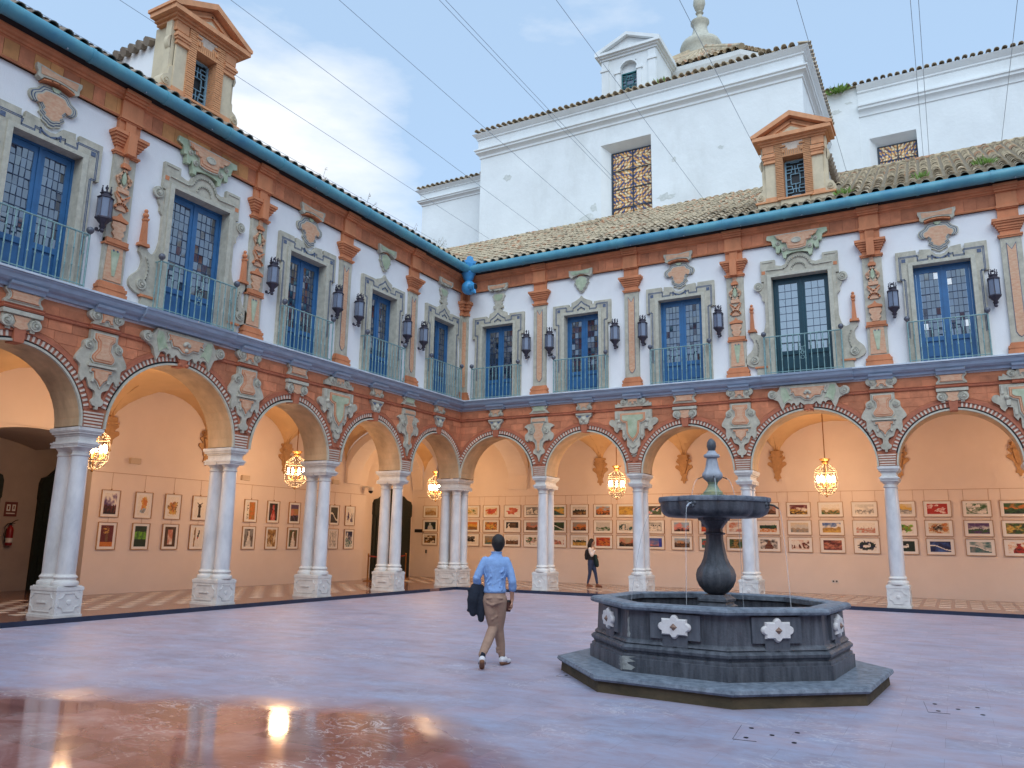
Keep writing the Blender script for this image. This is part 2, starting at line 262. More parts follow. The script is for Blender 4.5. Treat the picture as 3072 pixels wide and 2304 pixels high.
# ---------------------------------------------------------------- mesh helpers
class MB:
    def __init__(s): s.v = []; s.f = []; s.m = []
    def add(s, vs, fs, mi=0):
        o = len(s.v); s.v += [tuple(v) for v in vs]
        for f in fs: s.f.append(tuple(i + o for i in f)); s.m.append(mi)
    def box(s, x0, x1, y0, y1, z0, z1, mi=0):
        s.add([(x0, y0, z0), (x1, y0, z0), (x1, y1, z0), (x0, y1, z0), (x0, y0, z1), (x1, y0, z1), (x1, y1, z1), (x0, y1, z1)],
              [(0, 3, 2, 1), (4, 5, 6, 7), (0, 1, 5, 4), (1, 2, 6, 5), (2, 3, 7, 6), (3, 0, 4, 7)], mi)
    def prism(s, pts, y0, y1, mi=0, back=False):       # outline in XZ, front at y0 (towards -Y), to y1
        n = len(pts); vs = [(x, y0, z) for x, z in pts] + [(x, y1, z) for x, z in pts]
        fs = [tuple(range(n))] + [(i, i + n, (i + 1) % n + n, (i + 1) % n) for i in range(n)]
        if back: fs.append(tuple(range(2 * n - 1, n - 1, -1)))
        s.add(vs, fs, mi)
    def prismz(s, pts, z0, z1, mi=0):                  # outline in XY
        n = len(pts); vs = [(x, y, z0) for x, y in pts] + [(x, y, z1) for x, y in pts]
        s.add(vs, [tuple(range(n - 1, -1, -1)), tuple(range(n, 2 * n))] + [(i, (i + 1) % n, (i + 1) % n + n, i + n) for i in range(n)], mi)
    def lathe(s, prof, cx=0, cy=0, n=16, mi=0, cap=True, ang=0, sx=1, sy=1):
        vs = []; fs = []
        for r, z in prof:
            for i in range(n):
                a = ang + 2 * PI * i / n; vs.append((cx + r * math.cos(a) * sx, cy + r * math.sin(a) * sy, z))
        for j in range(len(prof) - 1):
            for i in range(n):
                k = (i + 1) % n; fs.append((j * n + i, j * n + k, (j + 1) * n + k, (j + 1) * n + i))
        if cap: fs.append(tuple(range(n - 1, -1, -1))); fs.append(tuple(range((len(prof) - 1) * n, len(prof) * n)))
        s.add(vs, fs, mi)
    def tube(s, pts, r, n=6, mi=0, cap=True):
        pts = [Vector(p) for p in pts]; rs = r if isinstance(r, (list, tuple)) else [r] * len(pts); vs = []; fs = []; ref = None
        for i, p in enumerate(pts):
            d = (pts[min(i + 1, len(pts) - 1)] - pts[max(i - 1, 0)]).normalized()
            if ref is None: ref = Vector((0, 0, 1)) if abs(d.z) < .9 else Vector((1, 0, 0))
            a = d.cross(ref).normalized(); b = d.cross(a).normalized(); ref = -b if False else ref
            rr = rs[i]; ra, rb = rr if isinstance(rr, tuple) else (rr, rr)
            for k in range(n):
                t = 2 * PI * k / n; vs.append(p + a * math.cos(t) * ra + b * math.sin(t) * rb)
        for j in range(len(pts) - 1):
            for i in range(n): k = (i + 1) % n; fs.append((j * n + i, j * n + k, (j + 1) * n + k, (j + 1) * n + i))
        if cap: fs.append(tuple(range(n - 1, -1, -1))); fs.append(tuple(range((len(pts) - 1) * n, len(pts) * n)))
        s.add(vs, fs, mi)
    def ball(s, c, r, n=10, mi=0, sx=1, sy=1, sz=1):
        prof = [(max(.001, r * math.sin(PI * i / n)), c[2] - r * sz * math.cos(PI * i / n)) for i in range(n + 1)]
        s.lathe(prof, c[0], c[1], n + 2, mi, sx=sx, sy=sy)
    def strip(s, path, w, y0, y1, mi=0):               # flat raised line along a path in XZ
        for (xa, za), (xb, zb) in zip(path, path[1:]):
            d = math.hypot(xb - xa, zb - za)
            if d < 1e-5: continue
            ux, uz = (xb - xa) / d, (zb - za) / d; nx, nz_ = -uz * w / 2, ux * w / 2; e = w / 2
            s.prism([(xa - ux * e + nx, za - uz * e + nz_), (xb + ux * e + nx, zb + uz * e + nz_), (xb + ux * e - nx, zb + uz * e - nz_), (xa - ux * e - nx, za - uz * e - nz_)], y0, y1, mi)
    def mesh(s, name, mats, smooth=None, fixn=True):
        me = bpy.data.meshes.new(name); me.from_pydata(s.v, [], s.f)
        for m_ in (mats if isinstance(mats, (list, tuple)) else [mats]): me.materials.append(m_)
        me.polygons.foreach_set('material_index', s.m)
        if fixn:
            bm = bmesh.new(); bm.from_mesh(me); bmesh.ops.recalc_face_normals(bm, faces=bm.faces); bm.to_mesh(me); bm.free()
        if smooth:
            me.shade_smooth(); me.set_sharp_from_angle(angle=R_(smooth))
        me.update(); return me
def ob(name, me, parent=None, loc=(0, 0, 0), rz=0, sc=None, rot=None):
    o = bpy.data.objects.new(name, me); COL.objects.link(o)
    if parent: o.parent = parent
    o.location = loc
    if rot: o.rotation_euler = rot
    elif rz: o.rotation_euler = (0, 0, rz)
    if sc: o.scale = sc
    return o
def tag(o, label=None, cat=None, group=None, kind=None):
    if label: o['label'] = label
    if cat: o['category'] = cat
    if group: o['group'] = group
    if kind: o['kind'] = kind
    return o
def thing(name, label, cat, loc=(0, 0, 0), rz=0, group=None):
    o = ob(name, None, None, loc, rz); o.empty_display_size = .2; return tag(o, label, cat, group)
def arc(cx, cz, r, a0, a1, n=8):
    return [(cx + r * math.cos(R_(a0 + (a1 - a0) * i / n)), cz + r * math.sin(R_(a0 + (a1 - a0) * i / n))) for i in range(n + 1)]
def cr(pts, k=4):                                      # smooth curve through points
    o = []
    for i in range(len(pts) - 1):
        p0 = pts[max(i - 1, 0)]; p1 = pts[i]; p2 = pts[i + 1]; p3 = pts[min(i + 2, len(pts) - 1)]
        for j in range(k):
            t = j / k; q = []
            for a in (0, 1): q.append(.5 * (2 * p1[a] + (p2[a] - p0[a]) * t + (2 * p0[a] - 5 * p1[a] + 4 * p2[a] - p3[a]) * t * t + (3 * p1[a] - p0[a] - 3 * p2[a] + p3[a]) * t ** 3))
            o.append(tuple(q))
    return o + [pts[-1]]
def mir(h, cx=0):                                      # half outline (top centre to bottom centre) to a full one
    full = [(cx + x, z) for x, z in h] + [(cx - x, z) for x, z in reversed(h) if x > 1e-4]
    o = []
    for p in full:
        if not o or math.hypot(p[0] - o[-1][0], p[1] - o[-1][1]) > 1e-4: o.append(p)
    return o
def inset(poly, d):
    n = len(poly); A = sum(poly[i][0] * poly[(i + 1) % n][1] - poly[(i + 1) % n][0] * poly[i][1] for i in range(n)); sg = 1 if A > 0 else -1; o = []
    for i in range(n):
        p0, p1, p2 = poly[i - 1], poly[i], poly[(i + 1) % n]
        def nr(a, b):
            l = math.hypot(b[0] - a[0], b[1] - a[1]) or 1e-9; return (-(b[1] - a[1]) / l * sg, (b[0] - a[0]) / l * sg)
        n1, n2 = nr(p0, p1), nr(p1, p2); bx, bz = n1[0] + n2[0], n1[1] + n2[1]; q = bx * bx + bz * bz
        if q < .25: k = 1.2; l = math.sqrt(q) or 1; o.append((p1[0] + bx / l * d * k, p1[1] + bz / l * d * k))
        else: o.append((p1[0] + 2 * bx / q * d, p1[1] + 2 * bz / q * d))
    return o
def volute(mb, cx, cz, r, y0, mi=0, sg=1):             # raised spiral boss
    n = 14; mb.prism([(cx + r * math.cos(2 * PI * i / n), cz + r * math.sin(2 * PI * i / n)) for i in range(n)], y0 - .035, y0 + .02, mi)
    pts = []
    for i in range(20):
        t = i / 19; a = sg * t * 2.6 * PI + PI / 2; rr = r * (.86 - .62 * t); pts.append((cx + rr * math.cos(a), cz + rr * math.sin(a)))
    mb.strip(pts, r * .13, y0 - .046, y0 - .03, mi)
    n = 8; mb.prism([(cx + r * .26 * math.cos(2 * PI * i / n), cz + r * .26 * math.sin(2 * PI * i / n)) for i in range(n)], y0 - .07, y0, mi)
def extr(mb, prof, xa, xb, mi=0, mit=None):            # profile [(y,z)] run along X; mit='a'/'b' mitres that end by y
    vs = []
    for end, x in (('a', xa), ('b', xb)):
        for y, z in prof: vs.append((x + (0 if mit != end else (-y if end == 'a' else y)), y, z))
    n = len(prof); mb.add(vs, [tuple(range(n)), tuple(range(2 * n - 1, n - 1, -1))] + [(i, i + n, (i + 1) % n + n, (i + 1) % n) for i in range(n)], mi)
def stack(mb, lv, cx=0, y=0, mi=0):                    # list of (z0,z1,half,proud)
    for z0, z1, h, d in lv: mb.box(cx - h, cx + h, y - d, y + .02, z0, z1, mi)

# ================================================================ SETTING: ground
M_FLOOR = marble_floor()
GF = 0.09                                              # gallery floor height
DG = 5.2                                               # gallery depth (arcade face to back wall)
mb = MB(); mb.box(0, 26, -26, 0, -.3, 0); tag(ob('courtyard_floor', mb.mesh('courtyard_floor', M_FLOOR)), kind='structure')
mb = MB(); mb.box(-120, 140, -140, 140, -.6, -.32); tag(ob('ground', mb.mesh('ground', M_TRED)), kind='structure')
mb = MB()
mb.box(0, 26, 0.0, DG + .4, -.3, GF); mb.box(-8.5, 0, -26, DG + .4, -.3, GF)
gfl = tag(ob('gallery_floor', mb.mesh('gallery_floor', M_TRED)), kind='structure')
mb = MB(); extr(mb, [(-.033, -.02), (-.033, GF + .004), (.02, GF + .004), (.02, -.02)], 0, 26, 0)
ob('riser', mb.mesh('riser', M_KERB), gfl)
mb = MB(); mb.box(0, .033, -26, -1.6, -.02, GF + .0045); mb.box(0, .033, -1.0, -.034, -.02, GF + .0045)
ob('riser', mb.mesh('riser', M_KERB), gfl)
# chequer of white tiles set in the brown marble
TS = .38
cell = []
for wing in (0, 1):
    for i in range(-20, 66):
        for j in range(0, 11):
            if (i + j) % 2: continue
            a = i * TS; b = 1.05 + j * TS
            if b + TS > DG - .1: continue
            if wing == 0:
                if a < -5.0 or a > 19: continue
                cell.append((a + TS / 2, b + TS / 2))
            else:
                if a < 1.0 or a > 20: continue
                cell.append((-b - TS / 2, -a - TS / 2))
cp = camo.matrix_world.translation
cell.sort(key=lambda c: (c[0] - cp.x) ** 2 + (c[1] - cp.y) ** 2)
tm = MB(); h = .142; tm.box(-h, h, -h, h, 0, .005); tme = tm.mesh('floor_tile', M_TWHITE)
for c in cell[:270]: ob('floor_tile', tme, gfl, (c[0], c[1], GF - .001))
mb = MB()
for c in cell[270:]: mb.box(c[0] - h, c[0] + h, c[1] - h, c[1] + h, GF - .001, GF + .004)
tag(ob('far_floor_tiles', mb.mesh('far_floor_tiles', M_TWHITE), gfl), kind='stuff')

# ================================================================ ARCADED WINGS
PIER = {1: [0, 3.163, 6.483, 9.803, 13.608, 16.928, 20.25], -1: [0, 3.163, 6.503, 9.843, 13.648, 16.99, 20.33]}
ARC = {1: [1.48, 4.80, 8.14, 11.71, 15.27, 18.6], -1: [1.43, 4.80, 8.14, 11.72, 15.31, 18.66]}
WIN = {1: [1.5, 4.72, 8.08, 11.66, 15.3, 18.6], -1: [1.38, 4.70, 8.05, 11.62, 15.27, 18.6]}
RAD = [1.42, 1.40, 1.40, 1.66, 1.41, 1.41]
SPR = 3.77
TYPE = [0, 1, 2, 3, 2, 1]
WL = 20.6
def arch_low(x, arcs):
    for c, r in arcs:
        if abs(x - c) <= r: return SPR + math.sqrt(max(0, r * r - (x - c) ** 2))
    return SPR

def wall_with_arches(mb, xs, low, ztop, y0, y1, mi=0, ms=1):
    for xa, xb in zip(xs, xs[1:]):
        e = 1e-4; za, zb = low(xa + e), low(xb - e)
        mb.add([(xa, y0, za), (xb, y0, zb), (xb, y0, ztop), (xa, y0, ztop)], [(0, 1, 2, 3)], mi)
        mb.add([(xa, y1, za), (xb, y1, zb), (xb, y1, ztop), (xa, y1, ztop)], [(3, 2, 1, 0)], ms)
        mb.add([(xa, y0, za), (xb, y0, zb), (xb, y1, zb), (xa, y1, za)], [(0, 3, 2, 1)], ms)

# --- reusable detail meshes (local: x centred, front towards -Y, z absolute)
def plate(half, y, d, mi=0, mb=None):
    mb = mb or MB(); mb.prism(mir(half), y - d, y + .02, mi); return mb
def shrink(poly, d):
    x0, x1 = min(p[0] for p in poly), max(p[0] for p in poly); z0, z1 = min(p[1] for p in poly), max(p[1] for p in poly); cx, cz = (x0 + x1) / 2, (z0 + z1) / 2
    fx, fz = 1 - 2 * d / (x1 - x0), 1 - 2 * d / (z1 - z0); return [(cx + (x - cx) * fx, cz + (z - cz) * fz) for x, z in poly]
def nested(mb, poly, steps, y, sc=False):
    if sc:
        for dd, pr, mi in steps: mb.prism(shrink(poly, dd) if dd else poly, y - pr, y + .01, mi)
        return
    # steps: (inset, proud, material index)
    for dd, pr, mi in steps: mb.prism(inset(poly, dd) if dd else poly, y - pr, y + .01, mi)

CART_MATS = [M_STONE, M_STONE2, M_ORANGE, M_GREENM, M_GROOVE, M_TERRA]
def cart_T():
    a = MB(); half = [(0, 5.74), (.61, 5.74), (.61, 5.42)] + arc(.70, 5.38, .105, 130, -60, 6) + [(.64, 5.22), (.62, 5.12), (.54, 5.05), (.46, 5.16), (.36, 5.14), (.36, 4.92), (.28, 4.8), (.24, 4.88), (.21, 4.86), (.21, 4.62), (.15, 4.56)] + arc(0, 4.5, .13, 20, -90, 5)
    a.prism(mir(half), -.09, .02, 0)
    inner = mir([(0, 5.68), (.44, 5.68), (.44, 5.42), (.34, 5.34), (.25, 5.32), (.23, 5.02), (.15, 4.86), (.06, 4.78), (0, 4.7)])
    nested(a, inner, [(0, .12, 1), (.03, .135, 5), (.045, .142, 2), (.075, .148, 5), (.09, .155, 3)], 0)
    for sx in (-1, 1):
        a.box(sx * .44 - .05, sx * .44 + .05, -.125, 0, 5.2, 5.34, 1); a.box(sx * .30 - .03, sx * .30 + .03, -.12, 0, 4.95, 5.1, 1)
        a.ball((sx * .47, -.1, 5.4), .06, 6, 1); a.box(sx * .55 - .03, sx * .55 + .03, -.11, 0, 5.5, 5.72, 1)
    a.strip([(-.09, 4.63), (0, 4.55), (.09, 4.63)], .025, -.12, -.08, 1)
    b = MB(); b.prism(mir([(0, 6.14), (.2, 6.14), (.22, 6.06)] + arc(.33, 6.02, .09, 100, -40, 6) + [(.42, 5.96), (.5, 6.02), (.53, 5.95), (.6, 5.97), (.6, 5.86), (0, 5.86)]), -.09, .02, 0)
    volute(b, .31, 6.01, .09, -.08, 1); volute(b, -.31, 6.01, .09, -.08, 1, -1)
    nested(b, mir([(0, 6.12), (.17, 6.12), (.15, 5.95), (.1, 5.95), (.1, 6.0), (.05, 6.0), (.05, 5.93), (0, 5.93)]), [(0, .11, 1), (.02, .125, 2)], 0)
    c = MB(); stack(c, [(4.34, 4.37, .09, .05), (4.29, 4.32, .05, .04)], 0, 0, 1)
    return [a, b, c]
def cart_Y():
    a = MB(); half = [(0, 5.74), (.3, 5.74), (.3, 5.56)] + cr([(.3, 5.56), (.42, 5.48), (.43, 5.35), (.52, 5.2), (.55, 5.08), (.44, 4.98), (.44, 4.8), (.38, 4.66), (.3, 4.76), (.24, 4.66), (.2, 4.56), (.08, 4.5), (.07, 4.38), (.14, 4.31), (.1, 4.22), (.03, 4.2)], 3)[1:] + [(.03, 4.14), (0, 4.13)]
    a.prism(mir(half), -.09, .02, 0)
    nested(a, mir([(0, 5.70), (.25, 5.70), (.25, 5.55), (.18, 5.48), (.17, 5.36), (.27, 5.22), (.27, 5.14), (.2, 5.06), (0, 5.06)]), [(0, .12, 1), (.03, .132, 5), (.045, .14, 2), (.075, .146, 5), (.088, .153, 2)], 0)
    a.box(-.3, .3, -.15, 0, 4.99, 5.04, 1)
    nested(a, mir([(0, 4.97), (.24, 4.97), (.24, 4.87), (.18, 4.86), (.16, 4.74), (.08, 4.68), (0, 4.55)]), [(0, .115, 1), (.025, .13, 5), (.04, .14, 2)], 0)
    volute(a, .33, 5.42, .085, -.09, 1); volute(a, -.33, 5.42, .085, -.09, 1, -1)
    for sx in (-1, 1): a.box(sx * .17 - .025, sx * .17 + .025, -.13, 0, 4.68, 4.75, 1)
    b = MB(); b.prism(mir([(0, 6.16), (.28, 6.16)] + arc(.29, 6.06, .1, 80, -60, 7) + [(.26, 5.92), (.3, 5.86), (0, 5.86)]), -.1, .02, 0)
    volute(b, .24, 6.05, .09, -.09, 1); volute(b, -.24, 6.05, .09, -.09, 1, -1)
    nested(b, mir([(0, 6.12), (.15, 6.12), (.12, 6.0), (.16, 5.9), (.06, 5.9), (.03, 5.96), (0, 5.97)]), [(0, .12, 1), (.018, .13, 5), (.03, .138, 2)], 0)
    return [a, b]
def cart_X():
    a = MB(); half = [(0, 5.74), (.3, 5.74), (.32, 5.52)] + cr([(.32, 5.52), (.44, 5.5), (.55, 5.42), (.44, 5.36), (.42, 5.24), (.52, 5.16), (.52, 5.0), (.42, 4.92), (.38, 5.0), (.33, 4.93), (.27, 4.94), (.16, 4.86), (.13, 4.7), (.2, 4.62), (.2, 4.52), (.08, 4.46), (.02, 4.32)], 3)[1:] + [(.0, 4.24)]
    a.prism(mir(half), -.08, .02, 0)
    nested(a, mir([(0, 5.54), (.22, 5.54), (.16, 5.4), (.13, 5.28), (.2, 5.14), (.18, 5.02), (.08, 4.92), (.06, 4.72), (.08, 4.62), (0, 4.56)]), [(0, .12, 1), (.022, .13, 2)], 0)
    a.box(-.29, .29, -.12, 0, 5.56, 5.70, 1); a.box(-.25, .25, -.13, 0, 5.585, 5.68, 2)
    volute(a, .27, 5.28, .11, -.08, 1); volute(a, -.27, 5.28, .11, -.08, 1, -1)
    b = MB(); b.prism(mir([(0, 6.14), (.26, 6.14), (.3, 6.06), (.24, 6.0), (.3, 5.92), (.38, 5.86), (0, 5.86)]), -.08, .02, 0)
    nested(b, mir([(0, 6.11), (.22, 6.11), (.2, 6.02), (.24, 5.92), (0, 5.92)]), [(0, .1, 1), (.022, .115, 3)], 0)
    return [a, b]
def cart_corner():
    a = MB(); a.prism(mir([(0, 6.1), (.3, 6.1), (.33, 5.98), (.2, 5.94), (.26, 5.86), (0, 5.86)]), -.08, .02, 0)
    b = MB(); b.prism(mir([(0, 5.7), (.2, 5.7), (.18, 5.5), (.3, 5.4), (.34, 5.28), (.22, 5.22), (.1, 5.15), (.1, 5.04), (.04, 5.0), (0, 4.9)]), -.07, .02, 0)
    nested(b, mir([(0, 5.62), (.12, 5.62), (.08, 5.4), (.05, 5.2), (0, 5.2)]), [(0, .1, 2)], 0)
    return [a, b]
def key_small():
    b = MB(); b.prism(mir([(0, 6.12), (.28, 6.12), (.22, 6.02), (.28, 5.93), (.26, 5.86), (0, 5.86)]), -.09, .02, 0)
    nested(b, mir([(0, 6.10), (.2, 6.10), (.14, 6.0), (.1, 6.0), (.1, 5.92), (.06, 5.92), (.04, 5.98), (0, 5.96)]), [(0, .11, 2)], 0)
    volute(b, .2, 5.93, .06, -.09, 1); volute(b, -.2, 5.93, .06, -.09, 1, -1)
    a = MB(); a.prism(mir([(0, 5.74), (.27, 5.74), (.27, 5.66), (.18, 5.58), (.15, 5.44), (.1, 5.39), (0, 5.4)]), -.1, .02, 0)
    a.box(-.28, .28, -.12, 0, 5.70, 5.75, 1)
    for sx in (-1, 1): a.prism([(sx * .22, 5.67), (sx * .07, 5.67), (sx * .12, 5.6)], -.115, 0, 4); a.ball((sx * .07, -.09, 5.46), .05, 6, 1)
    a.ball((0, -.09, 5.56), .08, 7, 1)
    return [a, b]
def key_scroll():
    b = MB(); b.prism(mir([(0, 6.14), (.36, 6.14), (.36, 6.09), (.30, 6.03), (.30, 5.97), (.36, 5.9), (.36, 5.86), (0, 5.86)]), -.09, .02, 0)
    nested(b, mir([(0, 6.11), (.31, 6.11), (.26, 6.03), (.26, 5.97), (.31, 5.9), (0, 5.9)]), [(0, .105, 1), (.018, .115, 5), (.028, .125, 2)], 0)
    a = MB(); a.box(-.37, .37, -.13, 0, 5.66, 5.74, 1); a.prism(mir([(0, 5.68), (.34, 5.68), (.36, 5.48), (.27, 5.42), (.27, 5.37), (.18, 5.37), (.18, 5.43), (.06, 5.38), (0, 5.34)]), -.08, .02, 0)
    volute(a, .26, 5.52, .11, -.08, 1); volute(a, -.26, 5.52, .11, -.08, 1, -1)
    nested(a, mir([(0, 5.64), (.16, 5.64), (.1, 5.52), (.14, 5.43), (0, 5.39)]), [(0, .1, 2)], 0)
    return [a, b]
def key_wide():
    a = MB(); half = [(0, 6.14), (.74, 6.14), (.78, 6.05)] + cr([(.78, 6.05), (.84, 5.98), (.94, 6.02)], 3)[1:] + arc(.97, 5.9, .13, 80, -80, 8) + cr([(.94, 5.76), (.82, 5.7), (.76, 5.55)], 3) + [(.7, 5.42), (.64, 5.56)] + arc(.55, 5.56, .09, 30, 150, 4) + [(.45, 5.55)] + arc(.4, 5.58, .05, 10, 170, 3) + [(.34, 5.54), (.27, 5.56), (.22, 5.64), (.12, 5.56), (0, 5.57)]
    a.prism(mir(half), -.1, .02, 0)
    volute(a, .97, 5.9, .12, -.1, 1); volute(a, -.97, 5.9, .12, -.1, 1, -1)
    for sx in (-1, 1):
        p = [(.6, 6.08), (.72, 6.08), (.74, 5.9), (.66, 5.62), (.5, 5.74), (.42, 5.7), (.5, 5.85)]
        a.prism([(sx * x, z) for x, z in p], -.112, 0, 3)
    nested(a, mir([(0, 6.08), (.52, 6.08), (.46, 5.98), (.5, 5.86), (.4, 5.9), (.36, 5.78), (.2, 5.78), (.08, 5.68), (0, 5.68)]), [(0, .13, 1), (.03, .142, 5), (.042, .15, 2)], 0)
    for k in range(5):
        t = R_(30 + 30 * k); a.ball((.07 * math.cos(t), -.16, 5.84 + .09 * math.sin(t)), .045, 6, 1)
    a.ball((0, -.15, 5.76), .05, 6, 1)
    return [a]
def top_small():
    a = MB(); a.prism(mir([(0, 10.6), (.4, 10.62), (.4, 10.48), (.28, 10.38), (.2, 10.44), (.1, 10.38), (0, 10.4)]), -.16, -.02, 0)
    nested(a, mir([(0, 10.56), (.33, 10.57), (.28, 10.46), (0, 10.46)]), [(0, .18, 2)], 0)
    b = MB(); b.prism(mir([(0, 10.3), (.2, 10.3), (.26, 10.2), (.2, 10.12), (.2, 10.04), (.1, 9.98), (0, 9.96)]), -.07, .02, 0)
    nested(b, mir([(0, 10.26), (.14, 10.26), (.18, 10.18), (.12, 10.08), (0, 10.02)]), [(0, .085, 3)], 0)
    return [a, b]
def top_green():
    a = MB(); a.prism(mir([(0, 10.62), (.43, 10.66), (.42, 10.46), (.33, 10.38), (.25, 10.44), (0, 10.5)]), -.16, -.02, 0)
    nested(a, mir([(0, 10.6), (.35, 10.62), (.3, 10.48), (0, 10.52)]), [(0, .175, 3)], 0)
    b = MB(); pl = mir([(0, 10.5), (.14, 10.44), (.26, 10.36), (.24, 10.26), (.28, 10.2), (.2, 10.12), (.18, 10.02), (.1, 9.98), (.08, 9.9), (0, 9.87)])
    nested(b, pl, [(0, .07, 0), (.03, .08, 4), (.042, .088, 1), (.07, .096, 3)], 0, True)
    return [a, b]
def top_shield():
    a = MB(); a.prism(mir([(0, 10.64), (.46, 10.68), (.46, 10.6), (.42, 10.52), (.42, 10.42), (.34, 10.38), (.3, 10.44), (.15, 10.47), (0, 10.48)]), -.16, -.02, 0)
    a.prism(mir([(.02, 10.61), (.38, 10.64), (.36, 10.48), (.02, 10.52)]), -.17, 0, 2)
    a.strip([(-.3, 10.38), (-.15, 10.42), (0, 10.43), (.15, 10.42), (.3, 10.38)], .03, -.19, 0, 5)
    b = MB(); pl = mir([(0, 10.37)] + cr([(.1, 10.36), (.26, 10.34), (.34, 10.22), (.47, 10.14), (.48, 10.02), (.4, 9.93), (.32, 9.98), (.26, 9.9), (.22, 9.84), (.26, 9.76), (.18, 9.7), (.2, 9.62), (.1, 9.58), (.06, 9.54)], 2) + [(0, 9.53)])
    nested(b, pl, [(0, .06, 0), (.035, .068, 4), (.058, .075, 1), (.088, .082, 4), (.108, .089, 1), (.14, .096, 2)], 0, True)
    b.prism(arc(0, 10.36, .09, 180, 360, 6), -.1, 0, 3)
    return [a, b]
def top_big():
    a = MB(); a.prism(mir([(0, 10.72), (.84, 10.72), (.86, 10.6), (.72, 10.54), (.68, 10.36), (.6, 10.36), (.6, 10.16), (.5, 10.16), (.46, 10.28), (.42, 10.1), (.4, 9.98), (.32, 9.95), (.3, 10.06), (.16, 10.1), (0, 10.11)]), -.15, -.02, 3)
    nested(a, mir([(0, 10.7), (.62, 10.7), (.56, 10.58), (.44, 10.56), (.42, 10.44), (.3, 10.4), (.26, 10.2), (.12, 10.17), (0, 10.17)]), [(0, .2, 1), (.03, .21, 5), (.042, .218, 2), (.09, .225, 5), (.1, .232, 2)], 0, True)
    a.lathe([(.14, 0), (.14, .03), (.1, .035), (.1, .025)], n=14, mi=1)
    v = a.v[-14 * 4:]; a.v[-14 * 4:] = [(x, -.23 - z, 10.44 + y * .62) for x, y, z in v]
    for sx in (-1, 1): volute(a, sx * .36, 10.24, .07, -.15, 1, sx); volute(a, sx * .52, 10.44, .06, -.15, 1, sx)
    return [a]
def memo(fn, cache={}):
    if fn not in cache: cache[fn] = [a.mesh('cartouche', CART_MATS) for a in fn()]
    return cache[fn]

